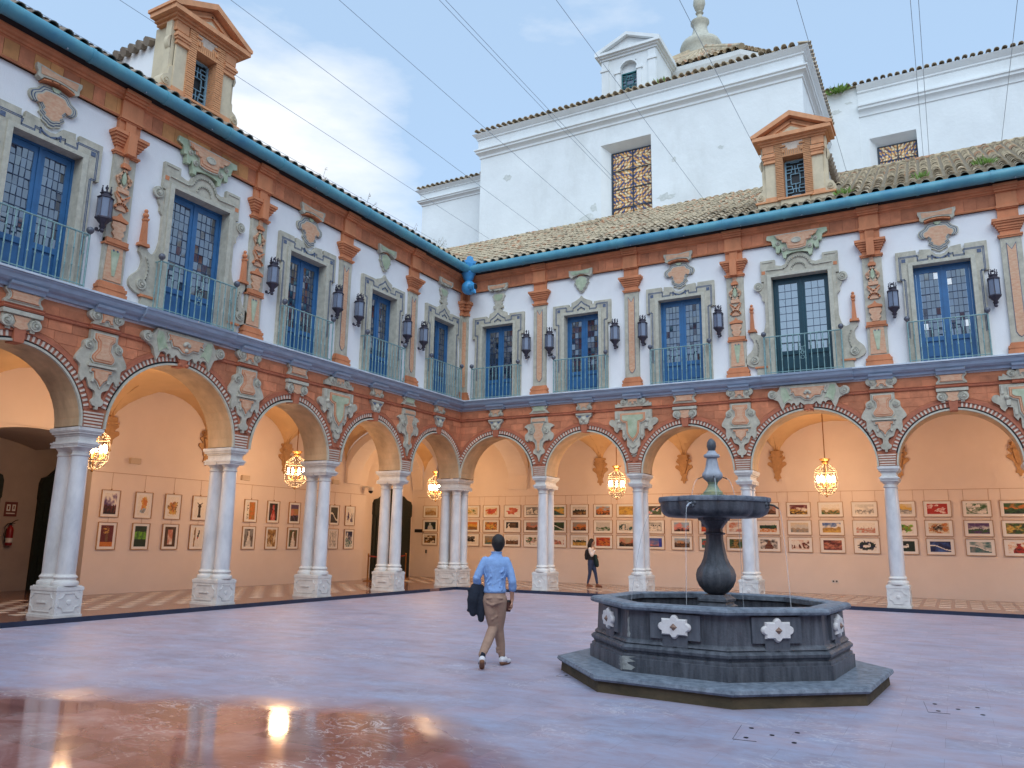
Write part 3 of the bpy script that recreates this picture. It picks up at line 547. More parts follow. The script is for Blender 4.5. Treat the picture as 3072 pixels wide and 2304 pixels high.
# --- window surrounds, doors
SUR = {}
def surround(t):
    if t in SUR: return SUR[t]
    mb = MB(); W, H = [(.64, 9.15), (.64, 9.15), (.71, 9.22), (.81, 9.46)][t]
    if t == 0: outer = [(0, 10.02), (.1, 10.0), (.16, 9.93), (.12, 9.86), (.2, 9.84), (.2, 9.76), (.08, 9.74), (.2, 9.62), (.34, 9.57), (.36, 9.44), (.47, 9.44), (.47, 9.5), (1.05, 9.5), (1.05, 8.72), (.93, 8.72), (.93, 6.46)]
    elif t == 1: outer = [(0, 9.76), (.06, 9.68), (.2, 9.60), (.36, 9.54), (.36, 9.42), (.46, 9.42), (.46, 9.5), (1.05, 9.5), (1.05, 8.72), (.93, 8.72), (.93, 6.46)]
    elif t == 2: outer = [(0, 9.42), (.1, 9.44), (.18, 9.52), (.24, 9.6), (.5, 9.63), (.5, 9.5), (.58, 9.5), (.58, 9.63), (1.09, 9.63), (1.09, 8.82), (.96, 8.82), (.96, 6.46)]
    else: outer = [(0, 10.1)] + arc(0, 9.72, .38, 80, 12, 6) + [(.48, 9.76), (.66, 9.8), (.66, 9.98), (1.08, 9.98), (1.08, 9.34), (1.0, 9.34), (1.0, 6.46)]
    inner = [(W, 6.46), (W, H), (0, H)]
    half = outer + inner
    for sx in (1, -1): mb.prism([(sx * x, z) for x, z in half], -.09, .02, 0)
    # raised inner architrave and stepped groove
    for sx in (1, -1): mb.prism([(sx * x, z) for x, z in [(0, H + .07), (W + .09, H + .07), (W + .09, 6.46), (W - .02, 6.46), (W - .02, H - .02), (0, H - .02)]], -.12, .3, 1)
    for sx in (1, -1):
        mb.box(min(sx * (W + .14), sx * (W + .24)), max(sx * (W + .14), sx * (W + .24)), -.098, 0, H + .1, H + .2, 4 if t < 3 else 5)
        if t < 3:
            g = [(.2, H + .2 + (.06 if t < 2 else -.02)), (.3, H + .2), (.3, H + .12), (.56, H + .12), (.56, H + .26), (W + .3, H + .26), (W + .3, 8.84), (W + .2, 8.84), (W + .2, 7.2)]
            if t == 2: g = [(0, H + .1)] + g[:]
            elif t == 1 or t == 0: g = [(0, H + .42), (.1, H + .32)] + g
            gg = [(sx * x, z) for x, z in g]; mb.strip(gg, .02, -.094, -.08, 4)
            gg = [(sx * (x - .03 if i > 4 else x), z - .03) for i, (x, z) in enumerate(g)]; mb.strip(gg, .016, -.094, -.08, 4)
            if t < 2: mb.strip([(sx * .12, H + .07), (sx * .12, H + .13), (0, H + .2)], .03, -.11, -.07, 4)
            else: mb.strip([(sx * x, z) for x, z in [(.2, H + .07), (.2, H + .2), (.12, H + .12), (0, H + .08)]], .03, -.11, -.07, 4)
        else:
            mb.strip([(sx * x, z) for x, z in [(1.02, 9.92), (.74, 9.92)]], .025, -.11, -.07, 1)
            mb.strip([(sx * x, z) for x, z in arc(0, 9.66, .32, 90, 15, 6) + [(.42, 9.66), (.9, 9.68)]], .03, -.12, -.07, 1)
            mb.strip([(sx * x, z) for x, z in arc(0, 9.58, .2, 90, 10, 5)], .03, -.12, -.07, 1)
            volute(mb, sx * 1.17, 9.2, .13, -.07, 1, sx)
            mb.prism([(sx * x, z) for x, z in [(1.0, 9.3), (1.14, 9.3), (1.14, 9.0), (1.08, 8.9), (1.08, 8.78), (1.0, 8.7)]], -.07, .02, 0)
            low = [(1.0, 8.1)] + cr([(1.0, 8.1), (1.06, 7.84), (1.16, 7.72), (1.27, 7.76)], 3)[1:] + [(1.3, 7.82), (1.46, 7.82), (1.48, 7.7)] + cr([(1.48, 7.7), (1.38, 7.55), (1.42, 7.3), (1.6, 7.1), (1.62, 6.9), (1.45, 6.78), (1.3, 6.76)], 3)[1:] + [(1.32, 6.46), (1.0, 6.46)]
            mb.prism([(sx * x, z) for x, z in low], -.08, .02, 0)
            volute(mb, sx * 1.36, 6.98, .12, -.08, 1, -sx)
            mb.strip([(sx * x, z) for x, z in cr([(1.3, 7.6), (1.24, 7.4), (1.26, 7.15), (1.32, 7.05)], 3)], .03, -.11, -.07, 1)
            mb.box(min(sx * 1.0, sx * 1.36), max(sx * 1.0, sx * 1.36), -.11, 0, 6.72, 6.77, 5)
            mb.prism([(sx * x, z) for x, z in [(1.34, 7.9), (1.46, 7.9), (1.43, 8.42), (1.37, 8.42)]], -.12, .0, 5)
            mb.prism([(sx * x, z) for x, z in [(1.29, 7.9), (1.51, 7.9), (1.53, 7.83), (1.27, 7.83)]], -.14, .0, 5)
            mb.prism([(sx * x, z) for x, z in [(1.36, 8.42), (1.44, 8.42), (1.45, 8.47), (1.35, 8.47)]], -.14, .0, 5)
            mb.ball((sx * 1.4, -.06, 8.55), .065, 7, 5); mb.ball((sx * 1.4, -.06, 8.65), .045, 6, 5)
    SUR[t] = mb.mesh('window_surround', CART_MATS); return SUR[t]

PANEM = {}
def pane_mesh(w, h, clear):
    k = (round(w, 3), round(h, 3), clear)
    if k not in PANEM:
        mb = MB(); mb.add([(-w / 2, 0, -h / 2), (w / 2, 0, -h / 2), (w / 2, 0, h / 2), (-w / 2, 0, h / 2), (-w / 2, .004, -h / 2), (w / 2, .004, -h / 2), (w / 2, .004, h / 2), (-w / 2, .004, h / 2)],
                          [(0, 1, 2, 3), (7, 6, 5, 4), (0, 4, 5, 1), (1, 5, 6, 2), (2, 6, 7, 3), (3, 7, 4, 0)])
        PANEM[k] = mb.mesh('pane', M_PANEW if clear else M_PANE)
    return PANEM[k]
DOORM = {}
def french_door(t, parent, x, rng, teal=False):
    W, H = [(.64, 9.15), (.64, 9.15), (.71, 9.22), (.81, 9.46)][t]
    if (t, teal) not in DOORM:
        mb = MB(); y0 = .16
        mb.box(-W, W, y0 + .02, y0 + .5, H - .06, H, 0); mb.box(-W, -W + .07, y0, y0 + .1, 6.46, H, 0); mb.box(W - .07, W, y0, y0 + .1, 6.46, H, 0); mb.box(-W + .07, W - .07, y0, y0 + .1, H - .07, H - .001, 0)
        for sx in (-1, 1):
            a, b = sorted((sx * .012, sx * (W - .075)))
            st = .095
            mb.box(a, a + st, y0 + .015, y0 + .07, 6.5, H - .075, 0); mb.box(b - st, b, y0 + .015, y0 + .07, 6.5, H - .075, 0)
            mb.box(a + st, b - st, y0 + .016, y0 + .07, H - .2, H - .075, 0); mb.box(a + st, b - st, y0 + .016, y0 + .07, 6.5, 6.62, 0)
            mb.box(a + st, b - st, y0 + .016, y0 + .07, 7.1, 7.22, 0)
            mb.box(a + st, b - st, y0 + .05, y0 + .07, 6.62, 7.1, 0); mb.box(a + st + .05, b - st - .05, y0 + .03, y0 + .06, 6.68, 7.04, 0)
        mb.box(-.03, .03, y0 - .005, y0 + .03, 6.5, H - .07, 0)
        DOORM[(t, teal)] = mb.mesh('french_window', M_TEAL if teal else M_BLUE)
    d = ob('french_window', DOORM[(t, teal)], parent, (x, 0, 0))
    nc, nr = (3, 9) if t < 2 else ((4, 9) if t == 2 else ((3, 9) if teal else (4, 10)))
    z0, z1 = 7.22, H - .2
    for sx in (-1, 1):
        a, b = sorted((sx * .012, sx * (W - .075))); a += .095; b -= .095
        pw = (b - a) / nc; ph = (z1 - z0) / nr; pm = pane_mesh(pw - .007, ph - .007, teal)
        lead = MB()
        for i in range(1, nc): lead.box(a + i * pw - .006, a + i * pw + .006, .19, .2, z0, z1)
        for j in range(1, nr): lead.box(a, b, .188, .2, z0 + j * ph - (.009 if j % 3 == 0 else .006), z0 + j * ph + (.009 if j % 3 == 0 else .006))
        ob('lead_came', lead.mesh('lead_came', M_LEAD), d)
        for i in range(nc):
            for j in range(nr):
                k = .004 if teal else .05
                o = ob('pane', pm, d, (a + (i + .5) * pw, .197, z0 + (j + .5) * ph)); o.rotation_euler = (rng.gauss(0, k * 1.2), 0, rng.gauss(0, k))
    return d
RAILM = {}
def balcony(t, parent, x):
    W = [.93, .93, .93, 1.05][t]; PR = .27; zt = 7.58; zb = 6.47
    if t not in RAILM:
        r = MB(); r.tube([(-W, -.02, zt), (-W, -PR, zt), (W, -PR, zt), (W, -.02, zt)], .018, 6); r.tube([(-W, -.04, zb + .05), (-W, -PR, zb + .05), (W, -PR, zb + .05), (W, -.04, zb + .05)], .012, 5)
        for sx in (-1, 1): r.tube([(sx * W, -PR, zb), (sx * W, -PR, zt + .02)], .02, 6)
        b = MB(); b.lathe([(.013, zb), (.013, 6.85), (.022, 6.87), (.013, 6.89), (.013, 7.2), (.022, 7.22), (.013, 7.24), (.013, zt)], n=6)
        f = MB(); f.ball((0, 0, 0), .075, 10); f.lathe([(.02, -.1), (.028, -.07), (.014, -.05)], n=8)
        RAILM[t] = (r.mesh('balcony_railing', M_IRONG, 40), b.mesh('baluster', M_IRONG, 40), f.mesh('ball_finial', M_BALL, 40))
    r, b, f = RAILM[t]
    o = ob('balcony_railing', r, parent, (x, 0, 0)); n = 13 if t < 3 else 13
    for i in range(1, n): ob('baluster', b, o, (-W + 2 * W * i / n, -PR, 0))
    for sx in (-1, 1):
        for k in (1,): ob('baluster', b, o, (sx * W, -PR / 2, 0))
        ob('ball_finial', f, o, (sx * W, -PR, zt + .1))
    if t == 3:                                          # small wrought emblem in the middle of the rail
        e = MB(); e.tube([(x2, -PR - .01, z2) for x2, z2 in cr([(0, 6.98), (-.06, 7.05), (-.09, 7.16), (-.05, 7.22), (0, 7.18), (.05, 7.22), (.09, 7.16), (.06, 7.05), (0, 6.98)], 4)], .008, 5)
        e.tube([(-.03, -PR - .01, 7.03), (-.012, -PR - .01, 7.15), (.012, -PR - .01, 7.15), (.03, -PR - .01, 7.03)], .009, 5); e.tube([(-.02, -PR - .01, 7.08), (.02, -PR - .01, 7.08)], .007, 5)
        e.tube([(x2, -PR - .01, z2) for x2, z2 in arc(0, 6.9, .05, 0, 360, 10)], .008, 5)
        ob('emblem', e.mesh('emblem', M_IRONG, 40), o)
    return o

# --- pilasters
PILM = {}
def pil_meshes(t):
    if t in PILM: return PILM[t]
    h = .235 if t != 'orn' else .25
    sh = MB(); sh.box(-h, h, -.08, .02, 6.8, 9.62, 0)
    if t == 'orn':
        sh.prism([(-.2, 6.84), (.2, 6.84), (.17, 7.6), (-.17, 7.6)], -.10, 0, 2); sh.prism([(-.03, 6.95), (.03, 6.95), (.1, 7.5), (-.1, 7.5)], -.112, 0, 3)
        sh.box(-.06, -.03, -.12, 0, 7.48, 7.52, 4); sh.box(.03, .06, -.12, 0, 7.48, 7.52, 4)
        sh.box(-.25, .25, -.15, 0, 7.64, 7.74, 5); sh.box(-.28, .28, -.13, 0, 7.6, 7.64, 5)
        sh.prism(mir([(0, 8.14), (.15, 8.12), (.16, 8.02), (.1, 7.95), (.14, 7.88), (.08, 7.8), (.1, 7.76), (0, 7.76)]), -.13, 0, 2)
        sh.prism(mir([(0, 8.34), (.05, 8.26), (.19, 8.2), (.18, 8.15), (0, 8.16)]), -.15, 0, 5)
        sh.strip(arc(0, 8.4, .15, 20, 160, 7), .035, -.15, 0, 5); sh.prism(arc(0, 8.4, .12, 0, 180, 7), -.12, 0, 2)
        sh.prism(mir([(0, 8.66), (.1, 8.74), (.17, 8.76), (.15, 8.68), (.1, 8.62), (.08, 8.54), (0, 8.5)]), -.13, 0, 2); sh.strip([(-.15, 8.76), (-.06, 8.68), (0, 8.62), (.06, 8.68), (.15, 8.76)], .03, -.15, 0, 5)
        sh.box(-.13, .13, -.13, 0, 8.8, 8.9, 2)
        for sx in (-1, 1): volute(sh, sx * .13, 9.12, .055, -.1, 2, sx); sh.strip([(sx * .15, 9.06), (sx * .1, 8.98), (sx * .05, 8.92)], .045, -.13, 0, 2); sh.strip([(sx * .11, 9.17), (sx * .05, 9.26), (0, 9.34)], .035, -.13, 0, 2)
        sh.prism(mir([(0, 9.3), (.04, 9.2), (.05, 9.05), (0, 8.98)]), -.12, 0, 3)
        sh.box(-.1, .1, -.16, 0, 9.36, 9.43, 5); sh.box(-.07, .07, -.14, 0, 9.43, 9.47, 5); sh.box(-.05, .05, -.13, 0, 9.47, 9.62, 2)
    else:
        o = mir([(0, 9.3), (.06, 9.38), (.11, 9.48), (.11, 7.08), (.07, 6.98), (0, 6.93)]); o2 = [(-.11, 9.48), (-.05, 9.38), (0, 9.3), (.05, 9.38), (.11, 9.48), (.11, 7.08), (.06, 6.98), (0, 6.93), (-.06, 6.98), (-.11, 7.08)]
        sh.prism(o2, -.092, 0, 4); sh.prism(inset(o2, .012), -.096, 0, 2)
    ba = MB(); stack(ba, [(6.46, 6.60, h + .09, .16), (6.60, 6.64, h + .06, .15), (6.64, 6.71, h + .08, .16), (6.71, 6.76, h + .04, .13), (6.76, 6.80, h + .02, .11)], mi=0)
    ca = MB(); stack(ca, [(9.62, 9.66, h + .02, .12), (9.66, 9.70, h + .05, .14), (9.70, 9.82, h - .01, .09), (9.82, 9.87, h + .02, .12), (9.87, 9.93, h + .05, .15), (9.93, 10.0, h + .08, .18), (10.0, 10.05, h + .12, .22), (10.05, 10.12, h + .15, .25), (10.12, 10.4, h - .0, .10)], mi=0)
    if t == 'orn': stack(ca, [(9.64, 10.14, .10, .27), (10.14, 10.4, .12, .14)], mi=0)
    fr = MB(); stack(fr, [(10.4, 10.9, h, .15), (10.43, 10.5, h + .02, .18), (10.87, 10.92, h + .02, .22), (10.92, 10.98, h + .03, .26), (10.98, 11.06, h + .04, .31)], mi=0)
    PILM[t] = (sh.mesh('pilaster_shaft', CART_MATS), ba.mesh('pilaster_base', M_TERRA), ca.mesh('pilaster_capital', M_TERRA), fr.mesh('frieze_strip', M_TERRA)); return PILM[t]

M_VOUS = mat('red_voussoir', (.40, .14, .085), .85, var=.2, scale=9)
def clip_half(poly, nx, nz, c):                         # keep nx*x+nz*z >= c
    o = []; n = len(poly)
    for i in range(n):
        a, b = poly[i], poly[(i + 1) % n]; da = nx * a[0] + nz * a[1] - c; db = nx * b[0] + nz * b[1] - c
        if da >= 0: o.append(a)
        if (da >= 0) != (db >= 0): t = da / (da - db); o.append((a[0] + (b[0] - a[0]) * t, a[1] + (b[1] - a[1]) * t))
    return o

def tile_course(rng):
    pass
TILE_PITCH = .31
def cover_tile_mesh(name, mat_, L_=.42, r0=.118, r1=.092, n=7):
    mb = MB(); vs = []
    for (y, r, dz) in ((0, r0, 0), (L_, r1, -.02)):
        for q in (r, r - .018):
            for i in range(n + 1): a = PI * i / n; vs.append((q * math.cos(a), y, q * math.sin(a) * .95 + dz))
    k = n + 1; fs = []
    for i in range(n):
        fs += [(i, i + 1, 2 * k + i + 1, 2 * k + i), (k + i + 1, k + i, 3 * k + i, 3 * k + i + 1), (i + 1, i, k + i, k + i + 1), (2 * k + i, 2 * k + i + 1, 3 * k + i + 1, 3 * k + i)]
    mb.add(vs, fs); return mb.mesh(name, mat_, 50)
def jtile(mb, x, y, z, L_, sl, rng, r0=.118, n=5, mi=0):
    r1 = r0 * .8; vs = []; j = rng.uniform(-.012, .012)
    for (t, r) in ((0, r0), (L_, r1)):
        for i in range(n + 1): a = PI * i / n; vs.append((x + j + r * math.cos(a), y + t, z + t * sl + r * math.sin(a) * .95 - t * .05))
    k = n + 1
    vs += [(v[0] * 1 if False else x + j + (v[0] - x - j) * .8, v[1], z + (v[2] - z) * .8) for v in vs[:k]]
    fs = [(i, i + 1, k + i + 1, k + i) for i in range(n)] + [(i + 1, i, 2 * k + i, 2 * k + i + 1) for i in range(n)]
    mb.add(vs, fs, mi)
SLOPE = .567; EZ = 11.37; EY = -.46
def roof(parent, sgn, depth, mats, u_first, u_last, single, rows, skip=None, wide=None):
    """tiles over a mono-pitch: X = sgn*u, eave at EY"""
    rng = random.Random(3 if sgn > 0 else 4)
    base = MB(); sl = SLOPE
    fac = math.atan(sl)
    # channel sheet: concave channels stepped by course
    pts = []
    ex = .31
    ncol = int((u_last - u_first) / TILE_PITCH)
    b = MB()
    for i in range(ncol + 1):
        xc = u_first + i * TILE_PITCH
        dd = depth if wide is None or xc < wide[0] else wide[1]
        ymax = dd
        ys = max(EY, -xc - .1) if xc < .5 else EY
        if xc < 0 and ys > ymax: continue
        n = 4; vs = []
        for (y) in (ys + .05, ymax):
            for q in range(n + 1):
                t = q / n; xx = xc + TILE_PITCH * t; vs.append((sgn * xx, y, EZ + (y - EY) * sl + .05 * (2 * t - 1) ** 2 - .0))
        b.add(vs, [(q, q + 1, q + n + 2, q + n + 1) for q in range(n)])
    rf = ob('roof', b.mesh('roof', M_TILEB, 60), parent)
    fm = MB(); a_, b_ = sorted((sgn * max(.1, u_first), sgn * u_last)); fm.box(a_, b_, EY + .24, EY + .28, EZ + .06, EZ + .215)
    ob('eave_mortar', fm.mesh('eave_mortar', M_TILEB), parent)
    allt = []
    for i in range(ncol + 1):
        xc = u_first + i * TILE_PITCH + rng.uniform(-.01, .01)
        dd = depth if wide is None or xc < wide[0] else wide[1]
        for k in range(rows):
            y = EY + k * ex
            if y > dd - .05: break
            if xc < .1 and y < -xc - .12: continue
            if skip and skip(xc, y): continue
            allt.append((xc, y, EZ + (y - EY) * sl))
    def key(t):
        w = Vector((sgn * t[0], t[1], t[2])) if sgn > 0 else Vector((-t[1], -t[0], t[2]))
        return (w - cp).length + (0 if t[1] < 0 else 4)
    allt.sort(key=key)
    tm = cover_tile_mesh('roof_tile', mats)
    for x, y, z in allt[:single]:
        o = ob('roof_tile', tm, rf, (sgn * x, y, z)); o.rotation_euler = (fac + rng.gauss(0, .02), rng.gauss(0, .03), rng.gauss(0, .03))
        o.scale = (1, 1, 1 + rng.uniform(-.08, .1))
    if len(allt) > single:
        mb = MB()
        for x, y, z in allt[single:]: jtile(mb, sgn * x, y, z + .01 + rng.uniform(-.008, .012), ex * 1.22, sl, rng)
        # colour varies tile by tile
        tag(ob('upper_roof_tiles', mb.mesh('upper_roof_tiles', M_TILEV, 50), rf), kind='stuff')
    return rf
def tile_var():
    m = mat('clay_tile_field', (.38, .31, .21), .85, scale=2, col2=(.54, .43, .30), bump=.2, bscale=40, dirt=.5)
    t = m.node_tree; n = t.nodes; l = t.links.new; b = n['Principled BSDF']
    src = b.inputs['Base Color'].links[0].from_socket
    geo = n.new('ShaderNodeNewGeometry'); sn = n.new('ShaderNodeVectorMath'); sn.operation = 'SNAP'; sn.inputs[1].default_value = (.31, .31, 50)
    w = n.new('ShaderNodeTexWhiteNoise'); l(geo.outputs['Position'], sn.inputs[0]); l(sn.outputs[0], w.inputs['Vector'])
    r = n.new('ShaderNodeValToRGB'); e = r.color_ramp.elements; e[0].color = (.62, .62, .60, 1); e[1].color = (1.25, 1.25, 1.2, 1); x = e.new(.12); x.color = (1.15, .72, .55, 1); x = e.new(.2); x.color = (.85, .85, .82, 1)
    l(w.outputs['Value'], r.inputs['Fac'])
    mx = n.new('ShaderNodeMix'); mx.data_type = 'RGBA'; mx.blend_type = 'MULTIPLY'; mx.inputs[0].default_value = 1
    l(src, mx.inputs[6]); l(r.outputs['Color'], mx.inputs[7]); l(mx.outputs[2], b.inputs['Base Color']); return m
M_TILEV = tile_var()

def build_wing(sgn, root):
    rng = random.Random(11 + sgn); S = sgn
    P = PIER[S]; A = ARC[S]; W = WIN[S]; arcs = [(A[i], RAD[i]) for i in range(6)]
    xs = sorted(set([0.0, WL] + [round(c + r * math.cos(PI * k / 24), 4) for c, r in arcs for k in range(25)] + [round(q, 3) for q in P[1:]]))
    xs = [x for x in xs if 0 <= x <= WL]
    low = lambda x: arch_low(x, arcs)
    # lower wall with the arcade
    mb = MB(); wall_with_arches(mb, xs, low, 6.12, 0, .85)
    mb.v = [(S * x, y, z) for x, y, z in mb.v]
    ob('arcade_wall', mb.mesh('arcade_wall', [M_MORTAR, M_SOFFIT]), root)
    # square terracotta blocks laid between the arches
    ring = .30; bw, bh = .46, .235; blocks = []
    z = 3.92; row = 0
    while z < 6.0:
        x = (.04 if row % 2 else -.19)
        while x < WL - .3:
            wv = bw * rng.uniform(.85, 1.12); x0, x1 = max(x, .02), x + wv - .012; z0, z1 = z, min(z + bh - .012, 6.08)
            poly = [(x0, z0), (x1, z0), (x1, z1), (x0, z1)]
            for c, r in arcs:
                mx_, mz = (x0 + x1) / 2 - c, (z0 + z1) / 2 - SPR; d = math.hypot(mx_, mz)
                if d < r + ring + .5 and d > .01:
                    ux, uz = mx_ / d, mz / d; poly = clip_half(poly, ux, uz, ux * c + uz * SPR + r + ring + .012) if len(poly) > 2 else poly
            if len(poly) > 2:
                ar = abs(sum(poly[i][0] * poly[(i + 1) % len(poly)][1] - poly[(i + 1) % len(poly)][0] * poly[i][1] for i in range(len(poly)))) / 2
                if ar > .008 and x1 - x0 > .05: blocks.append((poly, ar))
            x += wv
        z += bh; row += 1
    blocks.sort(key=lambda b: b[0][0][0] * -1)
    rest = MB()
    for i, (poly, ar) in enumerate(blocks):
        pr = rng.uniform(.004, .012); q = [(S * x, zz) for x, zz in poly]
        if i < 298:
            mb = MB(); mb.prism(q, -pr, .004); ob('stone_block', mb.mesh('stone_block', M_BLOCK), root)
        else: rest.prism(q, -pr, .004)
    if rest.v: tag(ob('far_stone_blocks', rest.mesh('far_stone_blocks', M_BLOCK), root), kind='stuff')
    # arches: moulding rings, black shadow-gap ring, voussoir bricks, keystone
    bm_ = MB(); bm_.box(-.022, .022, -.034, .02, 0, .105); brick = bm_.mesh('brick', M_BRICKC)
    for (c, r) in arcs:
        mb = MB(); n = 40
        def rg(r0, r1, y, mi):
            for i in range(n):
                if mi and (i < 3 or i > n - 4): continue
                a0, a1 = PI * i / n, PI * (i + 1) / n
                q = [(r0 * math.cos(a0), r0 * math.sin(a0)), (r1 * math.cos(a0), r1 * math.sin(a0)), (r1 * math.cos(a1), r1 * math.sin(a1)), (r0 * math.cos(a1), r0 * math.sin(a1))]
                vs = [(x, -y, SPR + zz) for x, zz in q] + [(x, .01, SPR + zz) for x, zz in q]
                mb.add(vs, [(0, 1, 2, 3), (0, 3, 7, 4), (1, 5, 6, 2)], mi)
        rg(r - .012, r + .03, .05, 0); rg(r + .03, r + .07, .006, 3); rg(r + .07, r + .185, .018, 2); rg(r + .185, r + .24, .05, 1); rg(r + .24, r + .29, .03, 1)  # flat black ring is painted shade, the gap behind the stone moulding
        a = ob('arch', mb.mesh('arch', [M_STONE2, M_DARKTERRA, M_VOUS, M_BLACK]), root, (S * c, 0, 0))
        nb = int(PI * (r + .11) / .098)
        for i in range(nb + 1):
            t = PI * (i + .5) / (nb + 1)
            if abs(t - PI / 2) < .07 or t < .24 or t > PI - .24: continue
            o = ob('brick', brick, a, ((r + .074) * math.cos(t), 0, SPR + (r + .074) * math.sin(t))); o.rotation_euler = (0, PI / 2 - t, 0)
        k = MB(); k.prism([(-.11, SPR + r + .26), (.11, SPR + r + .26), (.09, SPR + r - .03), (-.09, SPR + r - .03)], -.09, .2)
        if abs(r - 1.66) < .01:
            for sx in (-1, 1): k.ball((sx * .09, -.1, SPR + r + .0), .05, 6); k.prism([(sx * .22, SPR + r + .24), (sx * .1, SPR + r + .24), (sx * .1, SPR + r + .06)], -.07, .0)
        ob('keystone', k.mesh('keystone', M_DARKTERRA), a)
    # striped brick springers over each pier
    for i, p in enumerate(P[1:], 1):
        mb = MB(); w = .185
        for k in range(5):
            wk = w + .012 * k * .7; mb.box(-wk, wk, -.036, .02, 3.785 + k * .066, 3.785 + k * .066 + .034, 0)
        mb.box(-w - .02, w + .02, -.02, .02, 3.77, 4.12, 1); mb.prism([(-.12, 4.12), (.12, 4.12), (.24, 4.5), (-.24, 4.5)], -.014, 0, 1)
        ob('springer', mb.mesh('springer', [M_BRICKC, M_DARKTERRA]), root, (S * p, 0, 0))
    # string course, ledge (balcony slab), upper wall, frieze, cornice, soffit
    def E(name, prof, m_, corner=True, x1=WL):
        mb = MB()
        if S > 0: extr(mb, prof, 0, x1, 0, 'a')
        else: extr(mb, prof, -x1, 0, 0, 'b')
        return ob(name, mb.mesh(name, m_), root)
    E('string_course', [(.01, 5.76), (-.04, 5.76), (-.05, 5.79), (-.03, 5.81), (-.05, 5.84), (.01, 5.86)], M_DARKTERRA)
    for p in P[1:6] + A[:5]:
        mb = MB(); w = .32 if p in P else .38
        if p == A[3]: continue
        extr(mb, [(.0, 5.755), (-.13, 5.755), (-.15, 5.79), (-.13, 5.81), (-.15, 5.84), (.0, 5.865)], S * p - w, S * p + w); ob('string_course', mb.mesh('string_course', M_DARKTERRA), root)
    led = E('ledge', [(.01, 6.16), (-.10, 6.16), (-.12, 6.22), (-.19, 6.25), (-.24, 6.30), (-.27, 6.37), (-.30, 6.40), (-.31, 6.45), (.01, 6.455)], M_LEDGE)
    mb = MB(); c = A[3]; extr(mb, [(.01, 6.16), (-.17, 6.163), (-.19, 6.223), (-.27, 6.253), (-.32, 6.303), (-.35, 6.373), (-.38, 6.403), (-.39, 6.452), (.01, 6.458)], S * c - 1.22, S * c + 1.22); ob('ledge', mb.mesh('ledge', M_LEDGE), root)
    for p in P[1:6] + [A[0], A[1], A[2], A[4]]:
        mb = MB(); w = .3 if p in P else .34; extr(mb, [(.0, 6.11), (-.14, 6.11), (-.17, 6.17), (-.22, 6.2), (-.24, 6.25), (.0, 6.25)], S * p - w, S * p + w); ob('ledge_bracket', mb.mesh('ledge_bracket', M_LEDGE), root)
    E('ledge_lip', [(.01, 6.4555), (-.315, 6.4555), (-.32, 6.425), (-.33, 6.43), (-.33, 6.468), (.01, 6.47)], M_LIP)
    # upper wall around window openings
    mb = MB(); prev = 0.0
    for i, wx in enumerate(W):
        hw, H = [(.64, 9.15), (.64, 9.15), (.71, 9.22), (.81, 9.46)][TYPE[i]]
        a, b = wx - hw, wx + hw
        mb.box(S * prev if S > 0 else S * a, S * a if S > 0 else S * prev, 0, .5, 6.12, 10.46)
        mb.box(min(S * a, S * b), max(S * a, S * b), 0, .5, H, 10.46); mb.box(min(S * a, S * b), max(S * a, S * b), 0.0, .5, 6.12, 6.462)
        prev = b
    mb.box(min(S * prev, S * WL), max(S * prev, S * WL), 0, .5, 6.12, 10.46)
    ob('upper_wall', mb.mesh('upper_wall', M_PLASTER), root)
    mb = MB(); mb.box(min(0, S * WL), max(0, S * WL), -.06, .5, 10.46, 11.3); mb.v = [(x, y, z) for x, y, z in mb.v]
    ob('frieze', mb.mesh('frieze', M_DARKTERRA), root)
    x = .12; fb = MB()
    while x < WL - .4:
        w = rng.uniform(.26, .36); mb = MB(); mb.box(S * x if S > 0 else S * (x + w - .008), S * (x + w - .008) if S > 0 else S * x, -.072 - rng.uniform(0, .008), -.05, 10.52, 10.87)
        ob('frieze_block', mb.mesh('frieze_block', M_FRB if (S < 0 and x > 10 and rng.random() < .55) else M_BLOCK), root); x += w
    E('frieze_moulding', [(.0, 10.46), (-.09, 10.46), (-.11, 10.49), (-.085, 10.515), (.0, 10.515)], M_TERRA)
    E('cornice', [(.0, 10.87), (-.09, 10.87), (-.10, 10.89), (-.14, 10.90), (-.15, 10.94), (-.20, 10.96), (-.22, 11.0), (-.26, 11.02), (-.26, 11.05), (.0, 11.05)], M_TERRA)
    E('eave_soffit', [(.0, 11.052), (-.24, 11.052), (-.30, 11.15), (-.32, 11.25), (-.42, 11.27), (-.42, 11.40), (.0, 11.42)], M_SOFF)
